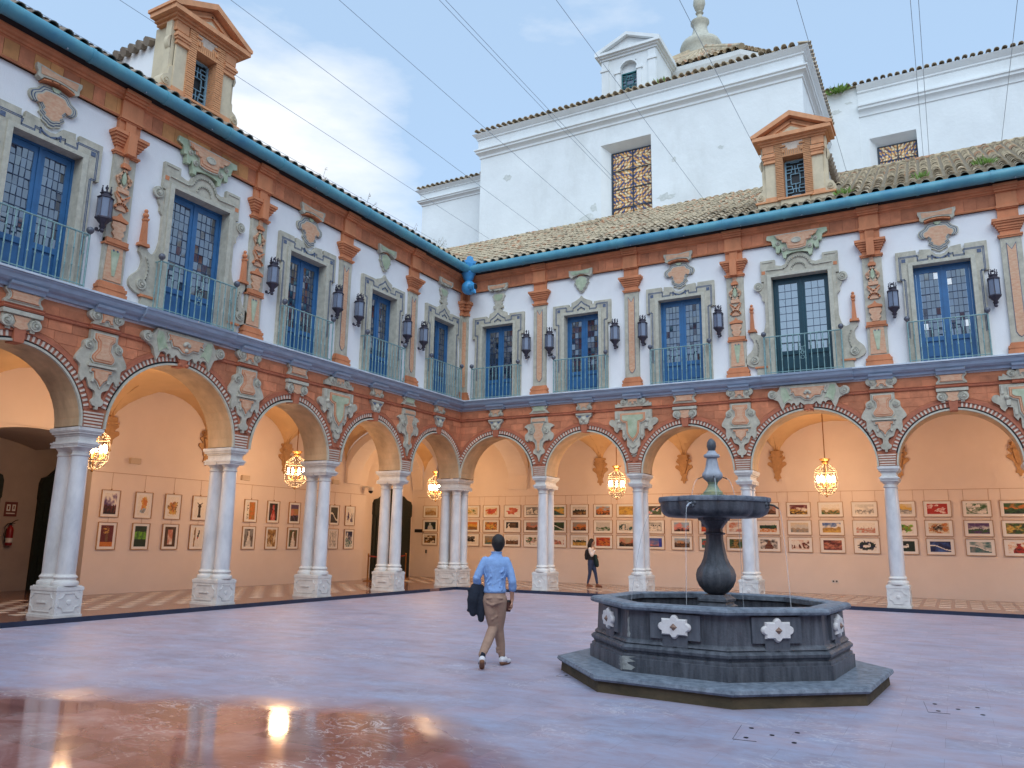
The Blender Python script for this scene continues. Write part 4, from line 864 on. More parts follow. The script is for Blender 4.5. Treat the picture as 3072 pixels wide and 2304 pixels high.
    # corner half pilaster
    for i, p in enumerate(P):
        t = 'orn' if i in (3, 4) else 'plain'
        sh, ba, ca, fr = pil_meshes(t)
        if i == 0:
            mb = MB(); sg = sorted((0, S * .3)); mb.box(S * .0 if S > 0 else -.24, .24 if S > 0 else 0, -.07, .02, 6.8, 9.62, 0)
            ob('pilaster_shaft', mb.mesh('pilaster_shaft', CART_MATS), root)
            mb = MB(); a, b = (0.07, .17) if S > 0 else (-.17, -.07); mb.box(a, b, -.085, 0, 7.0, 9.4, 0); ob('pilaster_panel', mb.mesh('pilaster_panel', M_ORANGE), root)
            for nm, lv in (('pilaster_base', [(6.46, 6.6, .34, .16), (6.6, 6.71, .31, .14), (6.71, 6.8, .27, .11)]), ('pilaster_capital', [(9.62, 9.7, .28, .13), (9.7, 9.82, .24, .09), (9.82, 9.93, .3, .15), (9.93, 10.02, .34, .19), (10.02, 10.12, .4, .25), (10.12, 10.46, .25, .10)])):
                mb = MB()
                for z0, z1, h_, d_ in lv: mb.box(0 if S > 0 else -h_, h_ if S > 0 else 0, -d_ + .001 * (S > 0), .01, z0, z1 - .001 * (S > 0))
                ob(nm, mb.mesh(nm, M_TERRA), root)
            continue
        pp = ob('pilaster', sh, root, (S * p, 0, 0))
        ob('pilaster_base', ba, pp); ob('pilaster_capital', ca, pp); ob('frieze_strip', fr, pp)
    # windows, balconies, carved ornaments
    for i in range(5):
        t = TYPE[i]; x = S * W[i]
        ob('window_surround', surround(t), root, (x, 0, 0))
        french_door(t, root, x, rng, S > 0 and t == 3)
        balcony(t, root, x)
        for j, me in enumerate(memo([top_small, top_green, top_shield, top_big][t])): ob('carved_crest', me, root, (x, 0, 0))
        for me in memo([key_small, key_small, key_scroll, key_wide][t]): ob('keystone_bracket', me, root, (S * A[i], 0, 0))
    for i, fn in ((1, cart_X), (2, cart_T), (3, cart_Y), (4, cart_Y), (5, cart_T)):
        for me in memo(fn): ob('cartouche', me, root, (S * P[i], 0, 0))
    # gutter
    g = MB(); gx0, gx1 = (.36, WL) if S > 0 else (-WL, -.36)
    g.tube([(gx0, -.47, 11.21), (gx1, -.47, 11.21)], .15, 16)
    gu = ob('gutter', g.mesh('gutter', M_GUTTER, 40), root)
    x = .9
    while x < WL:
        j = MB(); j.tube([(S * x - .035, -.47, 11.21), (S * x + .035, -.47, 11.21)], .163, 16); ob('gutter_joint', j.mesh('gutter_joint', M_GUTTER, 40), gu)
        br = MB(); br.tube([(S * (x + .5), -.3, 11.22), (S * (x + .5), -.47, 11.05), (S * (x + .5), -.52, 11.045)], .008, 4); br.ball((S * (x + .5), -.52, 11.05), .018, 5); ob('gutter_bracket', br.mesh('gutter_bracket', M_WIRE), gu)
        x += 1.75
    return root

def lantern_mesh():
    fr = MB(); gl = MB(); n = 6
    # local: wall plane at y=0, lantern axis at y=-.22
    ax = -.22
    for k in range(n):
        a = 2 * PI * k / n + PI / 6; fr.tube([(.145 * math.cos(a), ax + .145 * math.sin(a), .2), (.145 * math.cos(a), ax + .145 * math.sin(a), .62)], .009, 4)
    fr.lathe([(.05, .02), (.06, .06), (.10, .1), (.12, .13), (.165, .17), (.165, .2), (.13, .2)], 0, ax, 6, ang=PI / 6)
    fr.lathe([(.15, .62), (.165, .625), (.165, .645), (.1, .69), (.1, .72), (.12, .725), (.12, .745), (.03, .76)], 0, ax, 6, ang=PI / 6)
    for k in range(6):
        a = 2 * PI * k / 6; x, y = .09 * math.cos(a), ax + .09 * math.sin(a)
        fr.tube([(x * .8, y, .745), (x * 1.05, ax + (y - ax) * 1.05, .80), (x, y, .86)], [.014, .02, .006], 5); fr.ball((x, y, .875), .016, 5)
    fr.ball((0, ax, .86), .035, 6)
    fr.lathe([(.001, -.12), (.03, -.11), (.045, -.08), (.03, -.04), (.06, -.01), (.07, .02), (.05, .02)], 0, ax, 8)
    fr.tube([(0, 0, .0), (0, -.1, -.06), (0, ax, .0)], .018, 5); fr.tube([(0, 0, .66), (0, ax + .1, .66)], .014, 5); fr.ball((0, -.02, .0), .04, 6)
    gl.lathe([(.135, .2), (.135, .62)], 0, ax, 6, cap=False, ang=PI / 6)
    c = MB(); c.lathe([(.018, .2), (.018, .36), (.03, .38), (.03, .42), (.01, .46)], 0, ax, 8)
    return fr.mesh('lantern_frame', M_LANT, 35), gl.mesh('lantern_glass', M_LGLASS), c.mesh('candle', M_SOCKET, 40)
LF, LG, LC = lantern_mesh()

def lattice(mb, x0, x1, z0, z1, y, mi=0):
    w = x1 - x0; h = z1 - z0; t = .022; X = lambda u: x0 + w * u; Z = lambda v: z0 + h * v
    def hb(u0, u1, v): mb.box(X(u0), X(u1), y, y + .03, Z(v) - t / 2, Z(v) + t / 2, mi)
    def vb(u, v0, v1): mb.box(X(u) - t / 2, X(u) + t / 2, y - .002, y + .028, Z(v0), Z(v1), mi)
    mb.box(x0 - .04, x0 + .015, y - .01, y + .04, z0, z1, mi); mb.box(x1 - .015, x1 + .04, y - .01, y + .04, z0, z1, mi); mb.box(x0, x1, y - .012, y + .04, z0 - .02, z0 + .02, mi); mb.box(x0, x1, y - .012, y + .04, z1 - .02, z1 + .02, mi)
    for v in (.22, .78): hb(0, 1, v); vb(.5, v, v + (.1 if v > .5 else -.1))
    for v in (.12, .88): hb(.0, .35, v); hb(.65, 1, v); vb(.35, min(v, .5 + (v - .5) * .75), max(v, .5 + (v - .5) * .75)); vb(.65, min(v, .5 + (v - .5) * .75), max(v, .5 + (v - .5) * .75)); hb(.25, .75, .5 + (v - .5) * 1.22)
    hb(.25, .75, .36); hb(.25, .75, .64); vb(.25, .36, .64); vb(.75, .36, .64); hb(0, .25, .5); hb(.75, 1, .5); vb(.5, .64, .78); vb(.5, .22, .36); hb(0, .3, .69); hb(.7, 1, .69); hb(0, .3, .31); hb(.7, 1, .31)
    vb(.3, .69, .78); vb(.7, .69, .78); vb(.3, .22, .31); vb(.7, .22, .31)

M_DTERRA = mat('dormer_brick_paint', (.66, .31, .15), .8, var=.15, scale=5, dirt=.3)
def dormer(parent, x):
    rng = random.Random(5)
    y = .34
    b = MB()
    b.box(-1.12, 1.12, y + .02, y + .6, 11.5, 12.08, 0); b.box(-.42, .42, y - .04, y + .02, 11.6, 12.08, 0)
    # body round the opening
    for sx in (-1, 1):
        a, c = sorted((sx * .33, sx * .84)); b.box(a, c, y + .08, y + .85, 11.9, 14.0, 0)
        a, c = sorted((sx * .53, sx * .84)); b.box(a, c, y + .02, y + .1, 12.24, 13.98, 0)
        a, c = sorted((sx * .84, sx * .96)); b.box(a, c, y + .1, y + .3, 12.2, 13.96, 0)
        sc = [(.84, 12.14), (1.14, 12.14), (1.16, 12.3), (1.08, 12.45), (.96, 12.52), (.95, 12.7), (.84, 12.8)]
        b.prism([(sx * u, z) for u, z in sc], y + .05, y + .35, 0); volute(b, sx * 1.02, 12.3, .1, y + .05, 0, sx)
        b.prism([(sx * u, z) for u, z in [(.94, 13.2), (1.0, 13.26), (1.04, 13.4), (1.0, 13.52), (.94, 13.56)]], y + .1, y + .25, 0)
    b.box(-.33, .33, y + .3, y + .85, 13.46, 14.0, 0); b.box(-.33, .33, y + .25, y + .85, 11.9, 12.2, 0); b.box(-.832, .832, y + .6, y + .865, 11.95, 13.99, 0)
    d = ob('dormer', b.mesh('dormer', M_BEIGE, 40), parent, (x, 0, -.10))
    t = MB()
    t.box(-1.17, 1.17, y - .03, y + .6, 12.083, 12.137); t.box(-.5, .5, y - .09, y - .03, 12.085, 12.135); ob('sill_course', t.mesh('sill_course', M_DTERRA), d); t = MB(); t2 = MB()
    for sx in (-1, 1):
        t2.box(min(sx * .53, sx * .86), max(sx * .53, sx * .86), y - .01, y + .05, 12.137, 12.24)
        for z0, z1, e in ((13.36, 13.4, .02), (13.4, 13.48, -.0), (13.48, 13.54, .03), (13.54, 13.6, .06), (13.62, 13.66, .03)): t.box(min(sx * .52, sx * (.86 + e)), max(sx * .52, sx * (.86 + e)), y - .03 - e, y + .05, z0, z1)
        t.box(min(sx * .55, sx * .9), max(sx * .55, sx * .9), y - .01, y + .12, 13.72, 13.98)
    for z0, z1, e in ((13.96, 14.02, .0), (14.02, 14.08, .07), (14.08, 14.2, .2)): t.box(-.95 - e, .95 + e, y - .05 - e, y + .7, z0, z1)
    o = mir([(0, 14.86), (1.17, 14.27), (1.17, 14.2), (0, 14.2)]); 
    for sx in (-1, 1): t.prism([(0, 14.88), (sx * 1.19, 14.28), (sx * 1.19, 14.2), (sx * 1.05, 14.2), (0, 14.72)], y - .27, y + .75, 0)
    t.prism([(-1.0, 14.2), (1.0, 14.2), (0, 14.7)], y - .05, y + .7, 0); t.strip([(-.62, 14.24), (0, 14.56), (.62, 14.24)], .05, y - .1, y, 0)
    ob('pediment', t.mesh('pediment', M_DTERRA), d); ob('pilaster_foot', t2.mesh('pilaster_foot', M_DTERRA), d)
    q = MB(); q.prism([(-.42, 14.215), (.42, 14.215), (0, 14.44)], y - .07, y); ob('tympanum', q.mesh('tympanum', M_BEIGE), d)
    # brick jambs and lintel
    k = MB(); mo = MB(); zz = 12.16
    for sx in (-1, 1):
        a, c = sorted((sx * .31, sx * .52)); mo.box(a, c, y - .01, y + .32, 12.14, 13.95)
    mo.box(-.31, .31, y - .01, y + .3, 13.5, 13.95); r = 0
    while zz < 13.9:
        for sx in (-1, 1):
            a, c = sorted((sx * .302, sx * .53)); e = .004 * (r % 2)
            k.box(a, c, y - .03 - e, y + .32, zz, zz + .042)
        zz += .058; r += 1
    n = 11
    for i in range(n):
        u = -.29 + i * .058; zt = 13.78 if abs(i - 5) > 2 else 13.70; k.box(u - .022, u + .022, y - .035, y + .3, 13.52, zt)
    k.box(-.3, .3, y - .045, y + .3, 13.485, 13.515)
    for sx in (-1, 1): k.box(min(sx * .2, sx * .36), max(sx * .2, sx * .36), y - .06, y, 13.82, 13.87); k.box(min(sx * .24, sx * .3), max(sx * .24, sx * .3), y - .07, y, 13.62, 13.7)
    ob('brick_jamb', k.mesh('brick_jamb', M_BRICK), d); ob('mortar', mo.mesh('mortar', M_BRICKC), d)
    w = MB(); lattice(w, -.27, .27, 12.26, 13.42, y + .27); ob('lattice_window', w.mesh('lattice_window', M_LWIN), d)
    w = MB(); w.box(-.3, .3, y + .33, y + .36, 12.2, 13.48); ob('dark_pane', w.mesh('dark_pane', M_BLACK), d)
    # side roof tiles and cheek wall behind
    c = MB(); c.box(-.80, .80, y + .87, y + 3.6, 11.6, 13.72); c.prism([(-.8, 13.72), (.8, 13.72), (0, 14.0)], y + .87, y + 3.6)
    ob('cheek_wall', c.mesh('cheek_wall', M_PLASTER), d)
    tl = MB()
    for k in range(8):
        for sx in (-1, 1):
            yy = y + 1.0 + k * .30; tl.tube([(sx * .98, yy, 13.66), (sx * .5, yy, 13.84), (0, yy, 14.03)], [.12, .10, .12], 8)
    ob('side_roof_tiles', tl.mesh('side_roof_tiles', M_TILED, 40), d)
    return d
M_LWIN = mat('lattice_blue_paint', (.20, .36, .46), .5, var=.1)

# build both wings
wr = thing('arcade_building', 'right-hand courtyard wing with red spandrels and light tiled roof, beyond the fountain', 'building', (0, 0, 0), 0)
wl = thing('arcade_building', 'left-hand courtyard wing with blue glazed doors, seen at a steep angle', 'building', (0, 0, 0), PI / 2)
build_wing(1, wr); build_wing(-1, wl)
skR = lambda u, y: (abs(u - 11.63) < 1.2 and y > .1 and y < 2.4)
skL = lambda u, y: (abs(u - 11.6) < 1.2 and y > .1 and y < 2.4)
roof(wr, 1, 6.9, M_TILE, -7.2, 19.5, 300, 60, skR, (11.3, 6.2))
roof(wl, -1, 2.0, M_TILED, .2, 19.5, 250, 8, skL)
dormer(wr, 11.63); dormer(wl, -11.6)
# ridge cap on the right part of the roof
mb = MB()
for i in range(26):
    x = 11.4 + i * .32; mb.tube([(x, 6.2, 15.12), (x + .36, 6.2, 15.14)], [.11, .09], 8)
ob('ridge_tiles', mb.mesh('ridge_tiles', M_TILEV, 40), wr)
# corner rain-water head with round gargoyle
mb = MB(); c = (.45, -.45)
mb.lathe([(.2, 11.02), (.235, 11.12), (.24, 11.28), (.3, 11.4), (.3, 11.42), (.2, 11.42)], c[0], c[1], 8, ang=PI / 8)
mb.lathe([(.06, 10.72), (.12, 10.76), (.19, 10.9), (.235, 11.03), (.26, 11.06), (.2, 11.08)], c[0], c[1], 14)
v0 = len(mb.v); pr = mir([(0, .30), (.1, .26), (.13, .15), (.17, .12), (.24, .12), (.24, 0), (0, 0)]); mb.prism(pr, -.02, .02)
q = math.sqrt(.5)
for i in range(v0, len(mb.v)): x, y, z = mb.v[i]; mb.v[i] = (c[0] + .12 + x * q - y * q, c[1] - .12 + x * q + y * q, z + 11.4)
rh = ob('rainwater_head', mb.mesh('rainwater_head', M_GUTTERD, 40), wr)
mb = MB(); b0 = (.52, -.52, 10.52); mb.ball(b0, .26, 14)
for k in range(9): a = -PI / 2 + k * PI / 8; mb.ball((b0[0] + .2 * q + .1 * math.cos(a) * q, b0[1] - .2 * q + .1 * math.cos(a) * q, b0[2] + .12 * math.sin(a)), .035, 5)
mb.tube([(b0[0] + .12, b0[1] - .1, 10.5), (b0[0] + .36, b0[1] - .16, 10.46)], [.14, .12], 12, 0, True)
mb.tube([(b0[0] + .22, b0[1] - .12, 10.36), (b0[0] + .36, b0[1] - .18, 10.28), (b0[0] + .42, b0[1] - .2, 10.2)], [(.05, .09), (.05, .08), .02], 8)
ob('gargoyle_ball', mb.mesh('gargoyle_ball', M_GUTTERD, 40), rh)
mb = MB(); mb.tube([(b0[0] + .355, b0[1] - .158, 10.46), (b0[0] + .365, b0[1] - .162, 10.458)], .11, 12); ob('spout_mouth', mb.mesh('spout_mouth', M_BLACK), rh)

# wall lanterns
LANS = [(1, 2.72, 'black wall lantern nearest the courtyard corner on the right-hand wing'), (1, 3.6, 'black wall lantern just right of the first plain pilaster on the right-hand wing'),
        (1, 5.96, 'black wall lantern between the second balcony window and the second plain pilaster, right-hand wing'), (1, 6.9, 'black wall lantern left of the third balcony window from the corner, right-hand wing'),
        (1, 9.3, 'black wall lantern just left of the ornate pilaster beside the teal balcony door, right-hand wing'), (1, 14.08, 'black wall lantern right of the ornate pilaster beyond the teal balcony door'),
        (1, 16.44, 'rightmost black wall lantern, beside the plain pilaster at the right edge'),
        (-1, 2.72, 'black wall lantern nearest the courtyard corner on the left-hand wing'), (-1, 3.62, 'black wall lantern just left of the first plain pilaster from the corner, left-hand wing'),
        (-1, 5.99, 'black wall lantern right of the second plain pilaster, left-hand wing'), (-1, 6.92, 'black wall lantern left of the second plain pilaster, left-hand wing'),
        (-1, 9.4, 'black wall lantern just right of the ornate pilaster beside the scrolled left balcony door'), (-1, 14.07, 'nearest and largest black wall lantern, left of the ornate pilaster at far left')]
for s, u, lab in LANS:
    t = thing('wall_lantern', lab, 'lantern', (u, 0, 7.86) if s > 0 else (0, -u, 7.86), 0 if s > 0 else PI / 2, 'black lanterns on the upper walls')
    ob('lantern_frame', LF, t); ob('lantern_glass', LG, t); ob('candle', LC, t)

# ================================================================ PIERS: paired marble columns
def pedestal_mesh(w, d, wf):
    mb = MB(); z0, z1 = GF, .68
    a = w / 2
    mb.box(-a - .02, a + .02, .03, d + .04, z0, z0 + .05); mb.box(-a, a, .045, d + .025, z0 + .05, z1 - .09)
    mb.box(-a - .012, a + .012, .035, d + .037, z1 - .09, z1 - .02); mb.box(-a + .02, a - .02, .06, d + .01, z1 - .02, z1)
    return mb
def ped_orn(face_w):
    mb = MB(); h = face_w / 2 - .06; zc = .37
    o = [(-h + .1, zc + .17), (h - .1, zc + .17)] + arc(h, zc + .17, .1, 180, 270, 4)[1:] + [(h, zc - .07)] + arc(h, zc - .17, .1, 90, 180, 4)[1:] + [(-h + .1, zc - .17)] + arc(-h, zc - .17, .1, 0, 90, 4)[1:] + [(-h, zc + .07)] + arc(-h, zc + .17, .1, 270, 360, 4)[1:]
    mb.strip(o + [o[0]], .016, -.012, .004)
    if face_w < .7: mb.lathe([(.05, 0), (.04, .012), (.001, .016)], n=12); v = mb.v[-36:]; mb.v[-36:] = [(x, -z, zc + y) for x, y, z in v]
    else: mb.box(-.15, .15, -.02, 0, zc - .015, zc + .015)
    for sx in (-1, 1):
        for sz in (-1, 1): mb.box(sx * h - .012, sx * h + .012, -.008, 0, zc + sz * .19 - .012, zc + sz * .19 + .012)
    return mb
def col_parts():
    sh = MB(); pr = [(.175, .90), (.178, 1.3), (.172, 2.0), (.162, 2.7), (.152, 3.22)]; sh.lathe(pr, n=28)
    ba = MB(); ba.lathe([(.24, .68), (.245, .70), (.245, .74), (.235, .76), (.20, .78), (.19, .80), (.20, .815), (.215, .83), (.215, .85), (.2, .865), (.185, .88), (.18, .90)], n=28)
    ca = MB(); ca.lathe([(.153, 3.2), (.17, 3.21), (.175, 3.23), (.155, 3.245), (.155, 3.3), (.175, 3.32), (.2, 3.36), (.21, 3.37)], n=28); ca.box(-.22, .22, -.22, .22, 3.37, 3.41)
    return sh.mesh('shaft', M_MARBLE, 40), ba.mesh('column_base', M_PED, 30), ca.mesh('column_capital', M_PED, 30)
SHM, CBM, CCM = col_parts()
def abacus(w, d, y0=.03):
    mb = MB()
    for z0, z1, e in ((3.41, 3.44, .02), (3.44, 3.47, .035), (3.47, 3.5, .0), (3.5, 3.6, -.03), (3.6, 3.64, -.01), (3.64, 3.68, .03), (3.68, 3.70, .05), (3.70, 3.765, .06)):
        mb.box(-w / 2 - e, w / 2 + e, y0 - e, y0 + d + e, z0, z1)
    return mb.mesh('abacus', M_PED)
PEDW, PEDD = .53, .94
pm = pedestal_mesh(PEDW, .87, 0).mesh('pedestal', M_PED); of = ped_orn(PEDW).mesh('pedestal_panel', M_PED); os_ = ped_orn(.87).mesh('pedestal_panel', M_PED)
abm = abacus(.42, .86, .03)
PLAB = {(1, 1): 'pair of white marble columns on a carved pedestal, first pier right of the corner', (1, 2): 'pair of white marble columns with the standing woman to its left', (1, 3): 'pair of white marble columns half hidden behind the fountain stem',
        (1, 4): 'white marble column pair right of the fountain, its rear shaft hidden behind the front one', (1, 5): 'white marble column pair just outside the right edge', (-1, 1): 'pair of white marble columns in front of the dark doorway near the corner',
        (-1, 2): 'pair of white marble columns, third from the left edge', (-1, 3): 'pair of white marble columns, second from the left edge, beside the goat picture', (-1, 4): 'nearest and largest pair of white marble columns at far left, half lit blue'}
def pier(s, u, lab):
    t = thing('column_pair', lab, 'columns', (u, 0, 0) if s > 0 else (0, -u, 0), 0 if s > 0 else PI / 2, 'marble column pairs carrying the arches')
    p = ob('pedestal', pm, t); ob('pedestal_panel', of, p, (0, .045, 0)); ob('pedestal_panel', os_, p, (.265, .49, 0), PI / 2); ob('pedestal_panel', os_, p, (-.265, .49, 0), -PI / 2)
    for y in (.25, .72): ob('shaft', SHM, t, (0, y, 0)); ob('column_base', CBM, t, (0, y, 0)); ob('column_capital', CCM, t, (0, y, 0))
    ob('abacus', abm, t)
for s in (1, -1):
    for i in range(1, 6):
        if s < 0 and i == 5: continue
        pier(s, PIER[s][i], PLAB[(s, i)])
t = thing('corner_columns', 'cluster of white marble columns on a square pedestal at the inner corner of the courtyard', 'columns', (-.47, .47, 0))
mb = MB(); mb.box(-.46, .46, -.46, .46, GF, GF + .05); mb.box(-.44, .44, -.44, .44, GF + .05, .59); mb.box(-.455, .455, -.455, .455, .59, .66); mb.box(-.42, .42, -.42, .42, .66, .68)
p = ob('pedestal', mb.mesh('pedestal', M_PED), t)
ob('pedestal_panel', os_, p, (0, -.44, 0)); ob('pedestal_panel', os_, p, (.44, 0, 0), PI / 2)
for x in (-.23, .23):
    for y in (-.23, .23): ob('shaft', SHM, t, (x, y, 0)); ob('column_base', CBM, t, (x, y, 0)); ob('column_capital', CCM, t, (x, y, 0))
ob('abacus', abacus(.84, .84, -.42), t)

# ================================================================ GALLERY INTERIOR (parts of the wings)
def lun(xx, hw): return 4.55 + 1.28 * math.sqrt(max(0, 1 - (xx / hw) ** 2))
for s, root in ((1, wr), (-1, wl)):
    P = PIER[s]
    # back wall
    mb = MB()
    if s > 0: mb.box(-5.8, 23, DG, DG + .3, GF - .02, 6.1)
    else:     # openings: u = -y ; door vestibule near the corner and passage at far left
        mb.box(-10.15, 1.3, DG, DG + .3, GF - .02, 6.1)                       # X = y for the left wing
        mb.box(-14.6, -10.15, DG, DG + .3, 4.32, 6.1); mb.box(-21, -13.3, DG, DG + .3, GF - .02, 4.32)
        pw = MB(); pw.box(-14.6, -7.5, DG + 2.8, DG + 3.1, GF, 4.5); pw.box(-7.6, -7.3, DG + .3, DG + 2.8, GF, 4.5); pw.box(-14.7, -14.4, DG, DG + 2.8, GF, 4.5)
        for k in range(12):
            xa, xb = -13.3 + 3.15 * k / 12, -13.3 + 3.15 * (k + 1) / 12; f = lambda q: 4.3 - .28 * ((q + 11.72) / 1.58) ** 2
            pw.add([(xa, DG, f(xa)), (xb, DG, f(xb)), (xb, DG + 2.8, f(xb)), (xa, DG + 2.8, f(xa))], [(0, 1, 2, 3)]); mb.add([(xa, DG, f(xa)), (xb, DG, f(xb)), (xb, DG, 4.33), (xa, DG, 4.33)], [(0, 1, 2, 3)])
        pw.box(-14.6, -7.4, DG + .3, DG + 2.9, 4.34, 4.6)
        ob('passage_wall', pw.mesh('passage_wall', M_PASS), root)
        n = 14; c = 3.2; r = 1.9
        for k in range(n):
            xa, xb = c - r + 2 * r * k / n, c - r + 2 * r * (k + 1) / n
            za = 3.75 + math.sqrt(max(0, r * r - (xa - c) ** 2)); zb = 3.75 + math.sqrt(max(0, r * r - (xb - c) ** 2))
            mb.add([(xa, DG, za), (xb, DG, zb), (xb, DG, 6.1), (xa, DG, 6.1), (xa, DG + .5, za), (xb, DG + .5, zb)], [(0, 1, 2, 3), (0, 4, 5, 1)])
        mb.box(1.3, 5.3, DG + .58, DG + .8, GF, 6.1); mb.box(1.1, 1.3, DG + .3, DG + .8, GF, 6.1)
    ob('back_wall', mb.mesh('back_wall', M_GALWALL), root)
    # groined vault, bay by bay
    mb = MB(); NX = 16; NY = 16
    bays = [(P[i], P[i + 1]) for i in range(6)] + ([(-DG, 0)] if s > 0 else [])
    for a, b in bays:
        hw = (b - a) / 2; cxx = (a + b) / 2; y0, y1 = (.85, DG) if a >= 0 else (0, DG); cy_, hy = (y0 + y1) / 2, (y1 - y0) / 2; vs = []
        for i in range(NX + 1):
            for j in range(NY + 1):
                X = a + (b - a) * (.5 - .5 * math.cos(PI * i / NX)); Y = y0 + (y1 - y0) * (.5 - .5 * math.cos(PI * j / NY))
                z = max(lun(X - cxx, hw * .985), lun(Y - cy_, hy)); vs.append((s * X, Y, z))
        mb.add(vs, [(i * (NY + 1) + j, (i + 1) * (NY + 1) + j, (i + 1) * (NY + 1) + j + 1, i * (NY + 1) + j + 1) for i in range(NX) for j in range(NY)])
    ob('vault', mb.mesh('vault', M_VAULT, 25), root)
    # transverse arch next to the corner pier
    mb = MB(); n = 20
    for k in range(n):
        a0, a1 = PI * k / n, PI * (k + 1) / n; cy_, hy = (.9 + DG) / 2, (DG - .9) / 2 - .04
        f = lambda a_, e=0: (cy_ + (hy - e) * math.cos(a_), 3.8 + 1.75 * math.sin(a_) - e)
        (ya, za), (yb, zb) = f(a0), f(a1)
        x0, x1 = (-.9 + .02, -.02)
        X0, X1 = (x0, x1)
        if s < 0: X0, X1 = .02, .88
        mb.add([(X0, ya, za), (X1, ya, za), (X1, yb, zb), (X0, yb, zb), (X0, ya, 6.0), (X1, ya, 6.0), (X1, yb, 6.0), (X0, yb, 6.0)], [(0, 1, 2, 3), (0, 3, 7, 4), (1, 5, 6, 2)])
    mb.box(min(X0, X1) + .001, max(X0, X1) - .001, DG - .12, DG, 3.72, 4.6)
    ob('transverse_arch', mb.mesh('transverse_arch', M_GALWALL, 30), root)
    # corbels
    cb = MB(); y = DG
    hf = [(0, 4.86), (.22, 4.86), (.24, 4.8), (.18, 4.76), (.18, 4.68), (.28, 4.66), (.28, 4.6), (.18, 4.52), (.18, 4.46)] + arc(.25, 4.42, .07, 120, -60, 6) + [(.2, 4.3), (.14, 4.24), (.13, 4.14), (.08, 4.06), (.1, 3.98), (.13, 3.92), (.05, 3.9), (.03, 3.82), (0, 3.8)]
    cb.prism(mir(hf), y - .05, y, 0); cb.prism(mir([(0, 4.62), (.17, 4.62), (.13, 4.5), (.11, 4.35), (.06, 4.2), (0, 4.15)]), y - .10, y, 0); cb.box(-.16, .16, y - .15, y, 4.72, 4.86); cb.box(-.21, .21, y - .17, y, 4.67, 4.72); cb.box(-.13, .13, y - .13, y, 4.62, 4.67)
    cbm = cb.mesh('corbel', M_CORBEL)
    rb = MB(); pts = [(0, y - .07, 4.86), (0, y - .12, 5.03), (0, y - .3, 5.27), (0, y - .6, 5.5), (0, y - 1.1, 5.70)]
    for dx in (-.045, .045): rb.tube([(dx, a, b) for _, a, b in pts], .022, 6)
    rb.tube([(0, a + .02, b + .02) for _, a, b in pts], [(.085, .03)] * 5, 6)
    rbm = rb.mesh('vault_rib', M_CORBEL, 40)
    for p in P[1:6]: c = ob('corbel', cbm, root, (s * p, 0, 0)); ob('vault_rib', rbm, c)
    # springing pads on the inner side of the arcade piers
# carved dark doors
def dark_door(x, y, rz, w, lab):
    t = thing('carved_door', lab, 'door', (x, y, GF), rz)
    h = w / 2; mb = MB(); mb.box(-h, h, -.1, .02, 0, 3.05)
    top = mir([(0, 3.62), (.12, 3.66), (.2, 3.56), (.3, 3.52), (.34, 3.42), (h * .55, 3.36), (h * .72, 3.22), (h * .95, 3.15), (h * 1.02, 3.0), (h * 1.02, 2.55), (h * .94, 2.45), (0, 2.45)])
    mb.prism(top, -.13, .02); ob('door_frame', mb.mesh('door_frame', M_DARKDOOR), t)
    for sx in (-1, 1):
        p = MB(); p.box(min(sx * .02, sx * (h - .14)), max(sx * .02, sx * (h - .14)), -.13, -.1, .05, 2.42)
        lf = ob('door_leaf', p.mesh('door_leaf', M_DARKDOOR), t)
        for z in (.15, .7, 1.25, 1.8):
            q = MB(); c = sx * (h - .12) / 2; q.prism([(c + u, z + v) for u, v in [(-.16, .06), (-.1, .0), (.1, .0), (.16, .06), (.16, .38), (.1, .44), (-.1, .44), (-.16, .38)]], -.155, -.12); ob('door_panel', q.mesh('door_panel', M_DARKDOOR), lf)
dark_door(-5.76, 3.72, PI / 2, 2.5, 'tall dark carved double door with a scrolled top in the recess near the corner')
dark_door(-7.97, -9.2, PI / 2, 1.45, 'tall dark carved door in the dim passage behind the nearest columns at far left')
dark_door(-7.97, -11.72, PI / 2, 1.45, 'dark carved door at the far left edge, left of the fire extinguisher')

